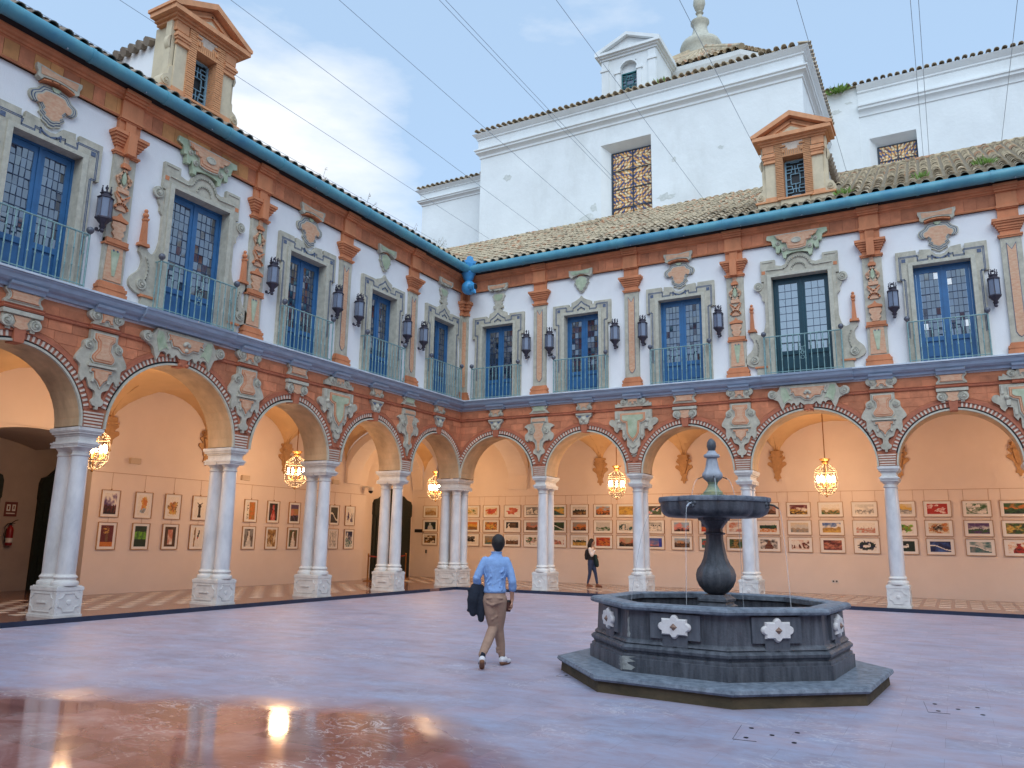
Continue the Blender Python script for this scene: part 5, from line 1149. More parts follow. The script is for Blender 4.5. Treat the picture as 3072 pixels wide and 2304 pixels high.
# ================================================================ CHANDELIERS (lit glass lanterns)
def chand_meshes():
    fr = MB(); gl = MB(); n = 8; R1 = .315
    lev = [(.09, 4.12), (R1, 3.93), (R1, 3.87), (R1 + .02, 3.6), (R1, 3.38), (.16, 3.19), (.02, 3.15)]
    for k in range(n):
        a = 2 * PI * k / n; fr.tube([(r * math.cos(a), r * math.sin(a), z) for r, z in lev], .008, 4)
    for r, z in lev[1:6]: fr.tube([(r * math.cos(2 * PI * k / n), r * math.sin(2 * PI * k / n), z) for k in range(n + 1)], .009, 4)
    for k in range(n):
        a = 2 * PI * (k + .5) / n; fr.ball((.26 * math.cos(a), .26 * math.sin(a), 3.97), .02, 5); fr.ball((.22 * math.cos(a), .22 * math.sin(a), 3.26), .022, 5)
    gl.lathe(lev, n=8, cap=False)
    top = MB(); top.lathe([(.07, 4.12), (.1, 4.16), (.1, 4.2), (.17, 4.27), (.15, 4.28), (.02, 4.26)], n=8); top.lathe([(.015, 4.26), (.015, 5.75)], n=6); top.ball((0, 0, 3.13), .03, 6)
    bu = MB()
    for k in range(n):
        a = 2 * PI * (k + .5) / n; x, y = .24 * math.cos(a), .24 * math.sin(a); bu.lathe([(.012, 3.56), (.026, 3.6), (.03, 3.66), (.02, 3.72), (.004, 3.76)], x, y, 6)
    hold = MB()
    for k in range(n):
        a = 2 * PI * (k + .5) / n; x, y = .24 * math.cos(a), .24 * math.sin(a); hold.lathe([(.014, 3.46), (.014, 3.56)], x, y, 6); hold.tube([(0, 0, 3.4), (x * .6, y * .6, 3.4), (x, y, 3.47)], .008, 4)
    hold.lathe([(.012, 3.15), (.012, 4.15)], n=6)
    return [('lamp_frame', fr.mesh('lamp_frame', M_BRASSL)), ('lamp_glass', gl.mesh('lamp_glass', M_CHGL)), ('canopy', top.mesh('canopy', M_BRASS)), ('bulbs', bu.mesh('bulbs', M_BULB)), ('candle_arms', hold.mesh('candle_arms', M_BRASS))]
CHM = chand_meshes()
CHP = [((4.85, 2.6), 'lit glass lantern hanging in the second arch right of the corner'), ((11.7, 2.6), 'lit glass lantern hanging in the wide arch behind and right of the fountain'),
       ((-2.6, 2.35), 'lit glass lantern hanging in the corner bay, left of the corner columns'), ((-2.6, -5.25), 'lit glass lantern hanging in the third arch of the left-hand gallery'),
       ((-2.6, -11.85), 'lit glass lantern half hidden behind the nearest columns at far left'), ((18.4, 2.6), 'lit glass lantern in the gallery beyond the right edge'), ((-2.6, -18.5), 'lit glass lantern in the gallery beyond the left edge')]
LCOL = (1.0, .58, .28)
for (x, y), lab in CHP[:6]:
    t = thing('hanging_lantern', lab, 'lamp', (x, y, 0), 0, 'lit glass lanterns of the gallery')
    for nm, me in CHM: ob(nm, me, t)
    for z in (3.66,):
        li = bpy.data.lights.new('lantern_light', 'POINT'); li.energy = 128; li.color = LCOL; li.shadow_soft_size = .22
        lo = bpy.data.objects.new('lantern_light', li); COL.objects.link(lo); lo.parent = t; lo.location = (0, 0, z)

# ================================================================ PICTURES
def fb(x, y, s, o=4):
    return noise.fractal(Vector((x, y, s * 7.31)), .9, 2.1, o) 
def mixc3(a, b, t): t = max(0, min(1, t)); return tuple(a[i] + (b[i] - a[i]) * t for i in range(3))
PAL = dict(w=(236, 228, 214), k=(26, 22, 24), gy=(140, 138, 134), lg=(205, 200, 190), br=(120, 78, 46), db=(66, 42, 30), og=(222, 120, 40), rd=(196, 44, 30), pk=(226, 130, 120), ye=(224, 178, 66), oc=(176, 128, 58),
           gn=(52, 96, 48), dg=(22, 50, 36), lm=(120, 200, 30), bl=(60, 100, 180), sb=(150, 180, 206), nv=(24, 34, 84), te=(56, 110, 110), pu=(90, 60, 110), cr=(226, 206, 170), mr=(110, 34, 34), bg=(186, 160, 124), st=(206, 120, 90), el=(30, 60, 220))
def paint(kind, pal, seed, u, v):
    # u,v in 0..1, v up; returns srgb triple
    p = [PAL[c] for c in pal]; n1 = fb(u * 3, v * 3, seed); n2 = fb(u * 7 + 5, v * 7, seed + 1); n3 = fb(u * 15, v * 15, seed + 2)
    if kind == 'land':         # sky top, sky low, far ground, near ground
        h = .36 + .12 * abs(math.sin(seed)) + .22 * fb(u * 2.2, 0, seed + 3) + .05 * fb(u * 9, 0, seed)
        if v > h: c = mixc3(p[1], p[0], (v - h) / (1 - h) * 1.2 + n1 * 1.3)
        else: c = mixc3(p[2], p[3], (h - v) / h * 1.0 + n2 * 1.4)
    elif kind == 'trees':
        h = .4; tr = .62 + .2 * fb(u * 5, 0, seed + 3)
        if v > tr: c = mixc3(p[1], p[0], (v - .5) * 2 + n1)
        elif v > h: c = mixc3(p[2], p[3], .4 + n2 * 1.4)
        else: c = mixc3(p[3], p[4] if len(p) > 4 else p[1], .5 + n2)
    elif kind == 'blob':       # bg, a, b, c : loose blots in the middle
        d = math.hypot((u - .5) * 1.5, (v - .5) * 1.5); q = .62 - d + n1 * .5
        if q < .05: c = p[0]
        else: c = mixc3(mixc3(p[1], p[2], .5 + n1 * 1.8), p[3], .2 + n2 * 1.3)
    elif kind == 'full':       # full-bleed mottled
        c = mixc3(mixc3(p[0], p[1], .5 + n1 * 1.6), p[2], n2 * 1.5)
    elif kind == 'city':
        h = .42 + .16 * abs(fb(round(u * 14) * 1.3, 0, seed)) + .1 * (int(u * 14) % 4 == 1)
        c = mixc3(p[1], p[0], v + n1 * .5) if v > h else mixc3(p[2], p[3], .5 + n2 * 1.6)
    elif kind == 'figure':     # bg, body, shade
        b = abs(u - .5 - .04 * n1) < .09 + .16 * max(0, min(1, (.62 - v) * 3)) and v < .9
        c = mixc3(p[1], p[2], .3 + n2 * 1.5) if b else mixc3(p[0], p[-1], .2 + n1)
    elif kind == 'door':
        b = .28 < u < .72 and .1 < v < .86; c = mixc3(p[1], p[2], .6 - v + n1) if b else mixc3(p[0], p[3], .2 + (.3 if u < .2 else 0) + n1 * .6)
    elif kind == 'band':       # three level bands
        c = p[0] if v > .74 + .04 * n1 else mixc3(p[1], p[2], .5 + n1 + (v - .6)) if v > .36 + .05 * n1 else mixc3(p[3], p[0], .4 + n2)
    elif kind == 'flowers':    # many petals
        a = 0; best = 9
        for k in range(9):
            fx = .5 + .36 * math.sin(k * 2.4 + seed); fy = .5 + .36 * math.cos(k * 3.7 + seed * 2); best = min(best, math.hypot(u - fx, v - fy) / (.10 + .04 * math.sin(k)))
        c = mixc3(p[1], p[2], best * .8 + n2) if best < 1 + n3 * .5 else mixc3(p[0], p[3], .3 + n1 * 1.4)
    elif kind == 'swan':
        b = math.hypot((u - .48) / .2, (v - .45) / .13) < 1 + n2 * .3 or (abs(u - .66) < .03 and .4 < v < .66) or math.hypot(u - .62, v - .66) < .05
        e = math.hypot((u - .5) / .44, (v - .48) / .42) > 1 + n2 * .3; c = p[1] if b else (p[0] if e else mixc3(p[2], p[3], .4 + n1 * 1.2))
    elif kind == 'mug':
        b = abs(u - .55) < .24 and .3 < v < .84; e = abs(math.hypot((u - .3) / .13, (v - .6) / .2) - 1) < .28; g = v < .26 + .05 * n1
        c = mixc3(p[1], p[2], .3 + n1) if b else p[3] if (e or g or math.hypot(u - .25, v - .32) < .12) else p[0]
    elif kind == 'goat':
        b = (abs(u - .5) < .10 + .18 * max(0, .32 - v) and v < .52) or math.hypot((u - .5) / .16, (v - .6) / .12) < 1 or (abs(abs(u - .5) - (v - .58) * 1.1) < .045 and .62 < v < .8)
        c = mixc3(p[1], p[2], .3 + n2 * 1.6) if b else p[0]
    elif kind == 'bird':
        tr = abs(u - .25 - .03 * n1) < .06; b = math.hypot((u - .60 + (v - .6) * -.35) / .08, (v - .58) / .2) < 1; hd = math.hypot(u - .66, v - .8) < .06; rd = b and v < .5
        c = mixc3(p[1], p[2], .5 + n2) if tr else PAL['rd'] if rd else p[3] if (b or hd) else p[0]
    elif kind == 'curtain':
        b = .2 < u < .8; c = (mixc3(p[1], p[2], (.8 - v) * 1.4 + n1 * .5) if v > .12 else p[3]) if b else mixc3(p[0], p[3], .3 + math.sin(u * 60) * .3)
    elif kind == 'wave':
        d = v - .4 - .22 * math.sin(u * 4 + 1); c = p[1] if abs(d) < .05 else mixc3(p[0], p[2], .3 + n1) if d > 0 else mixc3(p[2], p[3], .4 + n1)
    elif kind == 'crowd':
        k = fb(u * 8, v * 2.2, seed + 4) > -.02 and .1 < v < .66 + n1 * .4; c = mixc3(p[1], p[2], .5 + n2 * 1.6) if k else mixc3(p[0], p[3], .15 + n1 * .8)
    elif kind == 'heads':
        hd = any(math.hypot((u - x) / .05, (v - .66) / .08) < 1 for x in (.12, .3, .44, .6, .84)); bd = any(math.hypot((u - x) / .1, (v - .3) / .3) < 1 for x in (.12, .3, .46, .62, .84))
        c = p[2] if hd else mixc3(p[1], p[3], .1 + n2) if bd else mixc3(p[0], p[3], .3 + n1)
    elif kind == 'text':       # pale capitals up the left edge on orange paint
        c = mixc3(p[1], p[2], .5 + n2 * 1.5)
        if u < .34:
            c = p[0] if u > .06 + .04 * n2 else p[0]
            k = v * 8.4; f = k - int(k); w = [1, 1, 1, 0, 1, 1, 1, 0, 0][int(k) % 9]
            if w and .18 < f < .8 and .1 < u < .3 and ((f < .34) or (f > .66) or abs(u - .12) < .03 or (int(k) % 2 and abs(u - .28) < .03)): c = p[3]
    elif kind == 'vase':
        b = math.hypot((u - .5) / .13, (v - .4) / .2) < 1; fl = math.hypot((u - .42) / .26, (v - .76) / .17) < 1 + n2
        c = p[1] if b else mixc3(p[2], p[0], .3 + n2 * 1.8) if fl else (mixc3(p[0], p[3], .5 + n1 * 2) if v > .2 else PAL['og'])
    elif kind == 'bouquet':
        d = math.hypot((u - .55) / .3, (v - .62) / .3); d2 = math.hypot((u - .5) / .25, (v - .25) / .16)
        c = mixc3(p[1], p[2], .5 + n2 * 2) if d < 1 + n1 * .6 else mixc3(p[3], PAL['gy'], .4 + n2) if d2 < 1 + n1 * .5 else p[0]
    else: c = p[0]
    j = 12 * n3; g = sum(c) / 3; return tuple(max(0, min(255, (a * .84 + g * .16) + j)) for a in c)
PICN = 0
FRM = {}
def frame_meshes(w, h):
    k = (w, h)
    if k not in FRM:
        f = MB(); d = .04; t = .016
        f.box(-w / 2, w / 2, -d, 0, h / 2 - t, h / 2); f.box(-w / 2, w / 2, -d, 0, -h / 2, -h / 2 + t); f.box(-w / 2, -w / 2 + t, -d + .001, 0, -h / 2 + t, h / 2 - t); f.box(w / 2 - t, w / 2, -d + .001, 0, -h / 2 + t, h / 2 - t)
        m_ = MB(); m_.box(-w / 2 + t, w / 2 - t, -.02, -.005, -h / 2 + t, h / 2 - t)
        FRM[k] = (f.mesh('picture_frame', M_FRAME), m_.mesh('mount', M_MATB))
    return FRM[k]
def picture(x, y, z, rz, w, h, kind, pal, lab, group, mw=None):
    global PICN; PICN += 1; seed = PICN * 1.37
    t = thing('framed_picture', lab, 'picture', (x, y, z), rz, group)
    f, m_ = frame_meshes(w, h); ob('frame', f, t); ob('mount', m_, t)
    mx, mz = (.11, .095) if mw is None else mw; W, H = w - 2 * mx, h - 2 * mz
    nx, ny = (30, 18) if w > h else (18, 28)
    vs = []; fs = []; cols = []
    for j in range(ny + 1):
        for i in range(nx + 1): vs.append((-W / 2 + W * i / nx, -.0225, -H / 2 + H * j / ny))
    for j in range(ny):
        for i in range(nx):
            a = j * (nx + 1) + i; fs.append((a, a + 1, a + nx + 2, a + nx + 1)); c = srgb(*paint(kind, pal, seed, (i + .5) / nx, (j + .5) / ny)); cols += list(c) * 4
    me = bpy.data.meshes.new('painting'); me.from_pydata(vs, [], fs); me.materials.append(M_PAINT)
    ca = me.color_attributes.new('Col', 'FLOAT_COLOR', 'CORNER'); ca.data.foreach_set('color', cols)
    ob('painting', me, t); return t
RX = [-4.77, -2.67 - 1.03, -2.67, -1.72, -.72, .2, 1.33, 2.27, 3.26, 4.2, 5.3, 6.34, 7.35, 8.34, 9.40, 10.43, 11.45, 12.49, 13.6, 14.6, 15.68, 16.68]
RZ = [2.84, 2.24, 1.67]
RP = {
 0: [('land', 'cr bg oc bg', 'pale ochre landscape, top of the column by the corner wall'), ('figure', 'dg lg sb nv', 'dark teal picture with a white streak, middle of the column by the corner wall'), ('flowers', 'db cr lg oc', 'brown picture of pale blossoms, bottom of the column by the corner wall')],
 1: None,
 2: [('blob', 'cr w ye gn', 'pale cream still life right beside the corner columns'), ('land', 'og ye oc br', 'orange sunset landscape beside the corner columns'), ('blob', 'w k k gy', 'white picture with black ink blots beside the corner columns')],
 3: [('blob', 'cr rd og rd', 'bright red and orange burst on white, top row, above the walking man'), ('full', 'og ye db', 'golden orange abstract, middle row, above the walking man'), ('land', 'gy oc oc te', 'grey and gold seascape just left of the walking man\'s head')],
 4: [('blob', 'w pk rd og', 'loose coral and red wash on white, top row, right of the red burst'), ('mug', 'k br db w', 'dark still life with a brown mug'), ('city', 'w lg db br', 'sketch of a brown interior on white, right of the walking man\'s head')],
 5: [('crowd', 'gy w lg k', 'dusky field with white shapes, half hidden left of the first column pair'), ('land', 'gy st br db', 'brown coastal scene half hidden left of the first column pair'), ('blob', 'w pk gn lg', 'pink and green flower sketch half hidden left of the first column pair')],
 6: [('wave', 'ye oc te dg', 'green cove landscape right of the first column pair'), ('wave', 'dg w gn dg', 'green valley with a white stream, right of the first column pair'), ('crowd', 'w pk br lg', 'faint pink figures on white, right of the first column pair')],
 7: [('trees', 'lg w dg db oc', 'dark park scene under pale clouds, top row, left of the standing woman'), ('land', 'gy og og k', 'stormy sky with an orange glow, middle row, left of the standing woman'), ('trees', 'lg w dg oc ye', 'golden field with dark trees, bottom row, left of the standing woman')],
 8: [('land', 'sb og og db', 'orange sunset over dark hills, top row, above the standing woman'), ('land', 'lg lg gn lg', 'pale green track across fields, middle row, above the standing woman'), ('full', 'rd og mr', 'fiery red picture right behind the standing woman\'s head')],
 9: [('full', 'ye oc ye', 'yellow panel picture half hidden left of the second column pair'), ('crowd', 'lg te dg w', 'green group of figures half hidden left of the second column pair'), ('land', 'bg st br k', 'brown lake scene half hidden left of the second column pair')],
 10: [('flowers', 'gn pk w db', 'pink magnolia picture left of the fountain bowl'), ('heads', 'lg w k gy', 'row of dark heads in white clothes, below the magnolia picture'), ('curtain', 'el bl pk nv', 'vivid blue curtain round a pink sky, bottom row left of the fountain stem')],
 11: [('land', 'lg w te dg', 'pale landscape hidden above the fountain bowl edge'), ('land', 'sb pk pk k', 'pale pink and blue sky over a black shore, left of the fountain stem'), ('city', 'sb og br db', 'brown city skyline picture left of the fountain stem')],
 12: [('land', 'gy lg te gn', 'grey landscape behind the fountain bowl'), ('land', 'nv gy og rd', 'dark blue sky over red ground, just left of the fountain stem'), ('blob', 'te lg rd te', 'turquoise picture with a red boat, just left of the fountain stem')],
 13: [('land', 'gy w br oc', 'brown landscape behind the fountain bowl right side'), ('full', 'w st lg', 'pale figures in white and rust, just right of the fountain stem'), ('full', 'gn oc dg', 'green picture with orange fruit, just right of the fountain stem')],
 14: [('land', 'gy st br db', 'reddish landscape beyond the right end of the fountain bowl'), ('band', 'w dg gn og', 'dark green block over an orange band, right of the third column pair'), ('figure', 'w br mr k', 'seated brown figure between black and white stripes, right of the third column pair')],
 15: [('land', 'mr w ye db', 'crimson clouds over a golden field, top row, left of the hanging lantern'), ('land', 'cr lg bg gy', 'pale furrowed field, middle row, below the crimson clouds'), ('crowd', 'w mr br st', 'crowd of dark red figures on white, bottom row')],
 16: [('land', 'w cr oc gn', 'golden hills under a white sky, directly under the hanging lantern'), ('land', 'bl w oc ye', 'blue sky with white clouds over a yellow field'), ('full', 'mr st db', 'dark red still life of fruit, bottom row')],
 17: [('land', 'lg w gy w', 'white snow scene, top row, left of the single column'), ('city', 'w w st lg', 'pale sketch of a harbour town, middle row, left of the single column'), ('swan', 'w w dg nv', 'white swan on dark water, left of the single column')],
 18: [('land', 'cr ye gy lg', 'pale yellow estuary, half hidden right of the single column'), ('blob', 'w gn lm oc', 'green plant picture, half hidden right of the single column'), ('swan', 'dg w dg k', 'dark green picture with a white shape, half hidden right of the single column')],
 19: [('flowers', 'rd pk w rd', 'bright red and pink roses, top row near the right edge'), ('blob', 'cr k og bg', 'beige picture with a dark splash, middle row near the right edge'), ('wave', 'nv w bl nv', 'deep blue wave, bottom row near the right edge')],
 20: [('flowers', 'lg w w gn', 'white lilies on pale grey, top row, second from the right edge'), ('land', 'pu lg gn pu', 'purple stormy sky over green land, second from the right edge'), ('wave', 'lg w te gy', 'pale grey-green sea, bottom row, second from the right edge')],
 21: [('land', 'gn og gn dg', 'dark green shore under an orange sunset, at the right edge'), ('full', 'ye gn db', 'golden light over dark woods, middle row at the right edge'), ('figure', 'w rd db og', 'dark figure in red beside a pale window, bottom row at the right edge')],
}
for i, x in enumerate(RX):
    if RP[i] is None: continue
    for j in range(3):
        k, pl, lab = RP[i][j]; picture(x + (j * .0), DG - .004, RZ[j], 0, .79, .51, k, pl.split(), lab, 'landscape pictures on the right-hand gallery wall')
    for dx in (-.33, .33):
        pass
LY = [-9.55, -8.52, -7.54, -6.58, -4.55, -3.55, -2.55, -1.5, -.5, .39]
LP = {0: [('land', 'w pu mr k', 'purple and red stormy sunset, top left picture beside the nearest columns'), ('vase', 'mr br ye mr', 'dark red still life with yellow flowers, bottom left picture')],
 1: [('bouquet', 'w og ye sb', 'orange and yellow bouquet with a blue cloth on white'), ('band', 'dg lm gn dg', 'bright green meadow picture')],
 2: [('blob', 'w og ye br', 'brown and yellow sunflower sketch on white, third column'), ('door', 'db st w br', 'brown doorway opening on a pale room')],
 3: [('goat', 'w db k', 'black goat head on white'), ('bird', 'w br oc k', 'woodpecker on a tree trunk')],
 4: [('text', 'w oc og k', 'orange rust picture with pale block letters up its left edge'), ('figure', 'gy lg w db', 'grey picture of a pale veil above dark ground')],
 5: [('figure', 'k rd pk mr', 'bright red standing figure on a dark ground'), ('full', 'oc cr br', 'beige and brown picture of a resting woman')],
 6: [('band', 'pu st oc k', 'plum and bronze picture, third from the column pair'), ('figure', 'br w lg gn', 'white lamp post on a rust and green ground')],
 7: [('full', 'gy lg k', 'grey picture hidden behind the third column pair'), ('full', 'lg w gy', 'pale picture hidden behind the third column pair')],
 8: [('wave', 'k w k nv', 'black picture with a white curve, right of the third column pair'), ('full', 'lg w gy', 'pale grey wash, right of the third column pair')],
 9: [('crowd', 'w nv pu lg', 'dark blue iris picture next to the recess'), ('land', 'nv w te w', 'blue and white storm over water, next to the recess')]}
for i, y in enumerate(LY):
    for j in range(2):
        k, pl, lab = LP[i][j]; picture(-DG + .004, y, (2.50, 1.63)[j], PI / 2, .56, .74, k, pl.split(), lab, 'portrait pictures on the left-hand gallery wall', (.095, .085))
# hanging rail and wires (parts of the building)
mb = MB(); mb.box(-5.5, 19, DG - .012, DG, 3.44, 3.452)
for x in RX:
    for dx in (-.34, .34): mb.tube([(x + dx, DG - .01, 3.45), (x + dx, DG - .01, 3.1)], .004, 4)
    for dx in (-.34, .34): mb.tube([(x + dx, DG - .008, 3.1), (x + dx, DG - .008, 1.5)], .003, 3)
ob('picture_rail', mb.mesh('picture_rail', M_FRAME), wr)
mb = MB(); mb.box(-10.1, 1.28, DG - .012, DG, 3.34, 3.352)
for y in LY: mb.tube([(y, DG - .012, 3.35), (y, DG - .012, 1.7)], .004, 4); mb.ball((y, DG - .03, 2.89), .02, 5)
ob('picture_rail', mb.mesh('picture_rail', M_FRAME), wl)

# ================================================================ SMALL THINGS IN THE GALLERY
def post(x, y, lab):
    t = thing('barrier_post', lab, 'barrier post', (x, y, GF), 0, 'barrier posts before the dark door')
    mb = MB(); mb.lathe([(.17, 0), (.17, .02), (.05, .04), (.03, .05)], n=16); ob('base', mb.mesh('base', M_BRASS, 40), t)
    mb = MB(); mb.lathe([(.028, .05), (.028, .93), (.035, .94), (.035, 1.0), (.02, 1.02)], n=12); ob('post', mb.mesh('post', M_BRASS, 40), t); return t
post(-4.35, .6, 'brass barrier post left of the dark corner door, behind the column pair')
pp = post(-4.35, 2.95, 'brass barrier post right of the dark corner door, standing by the pictures')
mb = MB(); n = 8
for k in range(n):
    a, b = k / n, (k + 1) / n; f = lambda t_: .95 - .10 * 4 * t_ * (1 - t_) * .5
    ya, yb = -2.35 + 2.35 * a, -2.35 + 2.35 * b; mb.add([(0, ya, f(a)), (0, yb, f(b)), (0, yb, f(b) - .05), (0, ya, f(a) - .05), (.004, ya, f(a)), (.004, yb, f(b)), (.004, yb, f(b) - .05), (.004, ya, f(a) - .05)], [(0, 1, 2, 3), (7, 6, 5, 4), (0, 4, 5, 1), (3, 2, 6, 7)])
ob('belt', mb.mesh('belt', M_BELT), pp)
mb = MB(); mb.box(-.24, .24, -.02, 0, -.07, .07); t = tag(ob('wall_sign', mb.mesh('wall_sign', M_BLACK), None, (-5.35, DG - .001, 2.02)), 'small dark plate on the wall between the dark corner door and the first pictures', 'sign')
mb = MB(); mb.box(-.03, .03, -.03, 0, -.07, .07); tag(ob('door_phone', mb.mesh('door_phone', M_BLACK), None, (-4.95, DG - .001, 1.15)), 'small black wall device below the first pictures near the corner', 'wall device')
# fire sign and extinguisher at far left
EY2 = -10.62
t = thing('fire_sign', 'maroon sign with two pictograms above the fire extinguisher at far left', 'sign', (-7.99, EY2, 2.32), PI / 2)
mb = MB(); mb.box(-.17, .17, -.012, 0, -.2, .2); ob('panel', mb.mesh('panel', M_SIGNR), t)
mb = MB()
for x0, x1, z0, z1 in ((-.12, -.02, -.05, .13), (.03, .12, -.05, .13)): mb.box(x0, x1, -.015, -.01, z0, z1)
mb.box(-.12, .12, -.015, -.01, -.13, -.1); ob('pictogram', mb.mesh('pictogram', M_SOCKET), t)
mb = MB(); mb.box(-.09, -.05, -.018, -.012, -.01, .09); mb.box(.06, .09, -.018, -.012, .0, .1); ob('pictogram', mb.mesh('pictogram', M_SIGNR), t)
t = thing('fire_extinguisher', 'dark red fire extinguisher with a black hose hanging under the maroon sign', 'fire extinguisher', (-7.99, EY2, 1.33), PI / 2)
mb = MB(); mb.lathe([(.08, 0), (.09, .02), (.09, .42), (.075, .48), (.04, .52), (.03, .55)], 0, -.11, 16); ob('cylinder', mb.mesh('cylinder', M_RED, 40), t)
mb = MB(); mb.lathe([(.092, .08), (.092, .2)], 0, -.11, 16, cap=False); ob('label', mb.mesh('label', M_SOCKET), t)
mb = MB(); mb.lathe([(.03, .54), (.035, .6), (.02, .62)], 0, -.11, 10); mb.tube([(0, -.11, .6), (.1, -.14, .68), (.16, -.15, .7)], .012, 6); mb.tube([(0, -.11, .58), (.1, -.14, .6)], .01, 6); mb.tube(cr3 if False else [(0, -.11, .58), (-.08, -.12, .6), (-.15, -.12, .5), (-.16, -.12, .3), (-.1, -.12, .1)], .014, 6)
mb.box(-.06, .06, -.03, 0, .1, .45); ob('hose_and_valve', mb.mesh('hose_and_valve', M_BLACK, 40), t)
# camera, speaker boxes, sockets
t = thing('security_camera', 'white dome security camera with a dark eye on the wall left of the corner recess', 'camera', (-DG, 1.12, 3.62), PI / 2)
mb = MB(); mb.box(-.05, .05, -.03, 0, -.08, .08); mb.tube([(0, -.02, .02), (0, -.2, .03), (.1, -.3, 0)], .025, 8); mb.lathe([(.09, .02), (.11, -.02), (.11, -.1), (.095, -.12)], .1, -.3, 14); ob('housing', mb.mesh('housing', M_SOCKET, 40), t)
mb = MB(); mb.lathe([(.09, -.12), (.085, -.17), (.05, -.21), (.005, -.225)], .1, -.3, 14); ob('dome', mb.mesh('dome', M_BLACK, 40), t)
for y, z, lab in ((-8.95 + .0, 3.72, 'small beige speaker box on the left-hand wall above the first pictures'), (-4.9, 3.55, 'small beige speaker box on the left-hand wall left of the rust picture'), (-.55, 3.72, 'small beige box on the left-hand wall above the black and white picture')):
    mb = MB(); mb.box(-.16, .16, -.09, 0, -.08, .08); tag(ob('wall_speaker', mb.mesh('wall_speaker', M_SPEAK), None, (-DG, y, z), PI / 2), lab, 'speaker', 'beige boxes on the left-hand wall')
for x, y, rz, lab in ((11.45, DG, 0, 'white double socket low on the right-hand wall under the lit lantern'), (-DG, -5.35, PI / 2, 'white double socket low on the left-hand wall beside the second column pair')):
    t = thing('wall_socket', lab, 'socket', (x, y, .5), rz)
    mb = MB(); mb.box(-.11, .11, -.012, 0, -.05, .05); ob('plate', mb.mesh('plate', M_SOCKET), t)
    mb = MB()
    for sx in (-.05, .05): mb.box(sx - .025, sx + .025, -.016, -.01, -.02, .03)
    ob('outlet', mb.mesh('outlet', M_BLACK), t)

M_RPATCH = mat('old_render', (.50, .53, .50), .95, scale=7, col2=(.72, .74, .71), bump=.6)
# ================================================================ CHURCH BEHIND
ch = thing('church', 'large white church block with tiled eaves, geometric window and stone finial behind the right-hand wing', 'church', (0, 0, 0))
def prof_ring(mb, prof, pts):
    """profile [(out, z)] swept along plan points with mitres (pts: plan polyline, outward = right-hand side)"""
    n = len(pts); rows = []
    for i, p in enumerate(pts):
        p = Vector(p)
        def nrm(a, b): d = (Vector(b) - Vector(a)).normalized(); return Vector((d.y, -d.x))
        if i == 0: N = nrm(pts[0], pts[1])
        elif i == n - 1: N = nrm(pts[-2], pts[-1])
        else: a, b = nrm(pts[i - 1], pts[i]), nrm(pts[i], pts[i + 1]); N = (a + b) / max(.3, (1 + a.dot(b)))
        rows.append([(p.x + N.x * o, p.y + N.y * o, z) for o, z in prof])
    k = len(prof); vs = [v for r in rows for v in r]
    fs = [(i * k + j, (i + 1) * k + j, (i + 1) * k + j + 1, i * k + j + 1) for i in range(n - 1) for j in range(k - 1)]
    mb.add(vs, fs + [tuple(range(k)), tuple(range(len(vs) - 1, len(vs) - 1 - k, -1))])
def eave_row(parent, a, b, z, out, name='eave_tile', me=None, pitch=.30, far=False):
    """a row of eave tiles from plan point a to b, overhanging to the right-hand side"""
    a, b = Vector(a), Vector(b); d = (b - a).normalized(); N = Vector((d.y, -d.x)); L_ = (b - a).length; n = int(L_ / pitch)
    rz = math.atan2(-N.y, -N.x) - PI / 2; rg = random.Random(n)
    for i in range(n):
        p = a + d * (i + .5) * pitch + N * out
        o = ob(name, me, parent, (p.x, p.y, z + rg.uniform(-.012, .012))); o.rotation_euler = (rg.uniform(.25, .33), 0, rz + rg.uniform(-.04, .04))
ETM = cover_tile_mesh('eave_tile', M_TILE, .5, .11, .095)
E1 = 21.15
mb = MB()
# front wall with deep window opening
mb.box(-3.72, 2.57, 6.9, 7.6, 14.0, E1 - .2); mb.box(4.92, 11.2, 6.9, 7.6, 14.0, E1 - .2); mb.box(2.57, 4.92, 6.9, 7.6, 19.05, E1 - .2); mb.box(2.57, 4.92, 6.9, 7.6, 14.0, 15.1)
mb.box(10.6, 11.2, 7.6, 14.2, 14.0, E1 - .2); mb.box(-3.72, -3.2, 7.6, 14.2, 14, E1 - .2)
# lower block on the left and long wall on the right
mb.box(-8.3, -3.72, 8.5, 9.2, 14.0, 19.7); mb.box(-8.3, -7.8, 9.2, 16, 14.0, 19.7)
mb.box(11.2, 13.05, 14.0, 14.6, 14.0, 22.9); mb.box(15.0, 27, 14.0, 14.6, 14.0, 22.9); mb.box(13.05, 15.0, 14.0, 14.6, 20.2, 22.9)
mb.box(11.2, 12.7, 13.93, 14.0, 14.0, 22.9)
mb.prism([(-8.3, 18.3), (-8.3, 17.55), (-8.75, 17.3), (-9.2, 16.2), (-9.2, 14), (-8.3, 14)], 8.55, 9.2)
ob('wall', mb.mesh('wall', M_CHURCH), ch)
mb = MB(); mb.box(2.5, 5, 7.62, 7.7, 15, 19.1); mb.box(13, 15.1, 14.62, 14.7, 16, 20.3); ob('dark_backing', mb.mesh('dark_backing', M_BLACK), ch)
corn = [(0, -1.25), (.05, -1.22), (.05, -1.12), (.12, -1.02), (.2, -.98), (.2, -.9), (.26, -.86), (.26, -.80), (.1, -.74), (.1, -.32), (.16, -.28), (.16, -.22), (.3, -.08), (.34, -.02), (0, 0)]
mb = MB()
prof_ring(mb, [(o, E1 - .02 + z) for o, z in corn], [(-3.72, 14.0), (-3.72, 6.9), (11.2, 6.9), (11.2, 13.95)])
prof_ring(mb, [(o * .9, 19.85 + z * .7) for o, z in corn], [(-8.3, 15), (-8.3, 8.5), (-3.72, 8.5)])
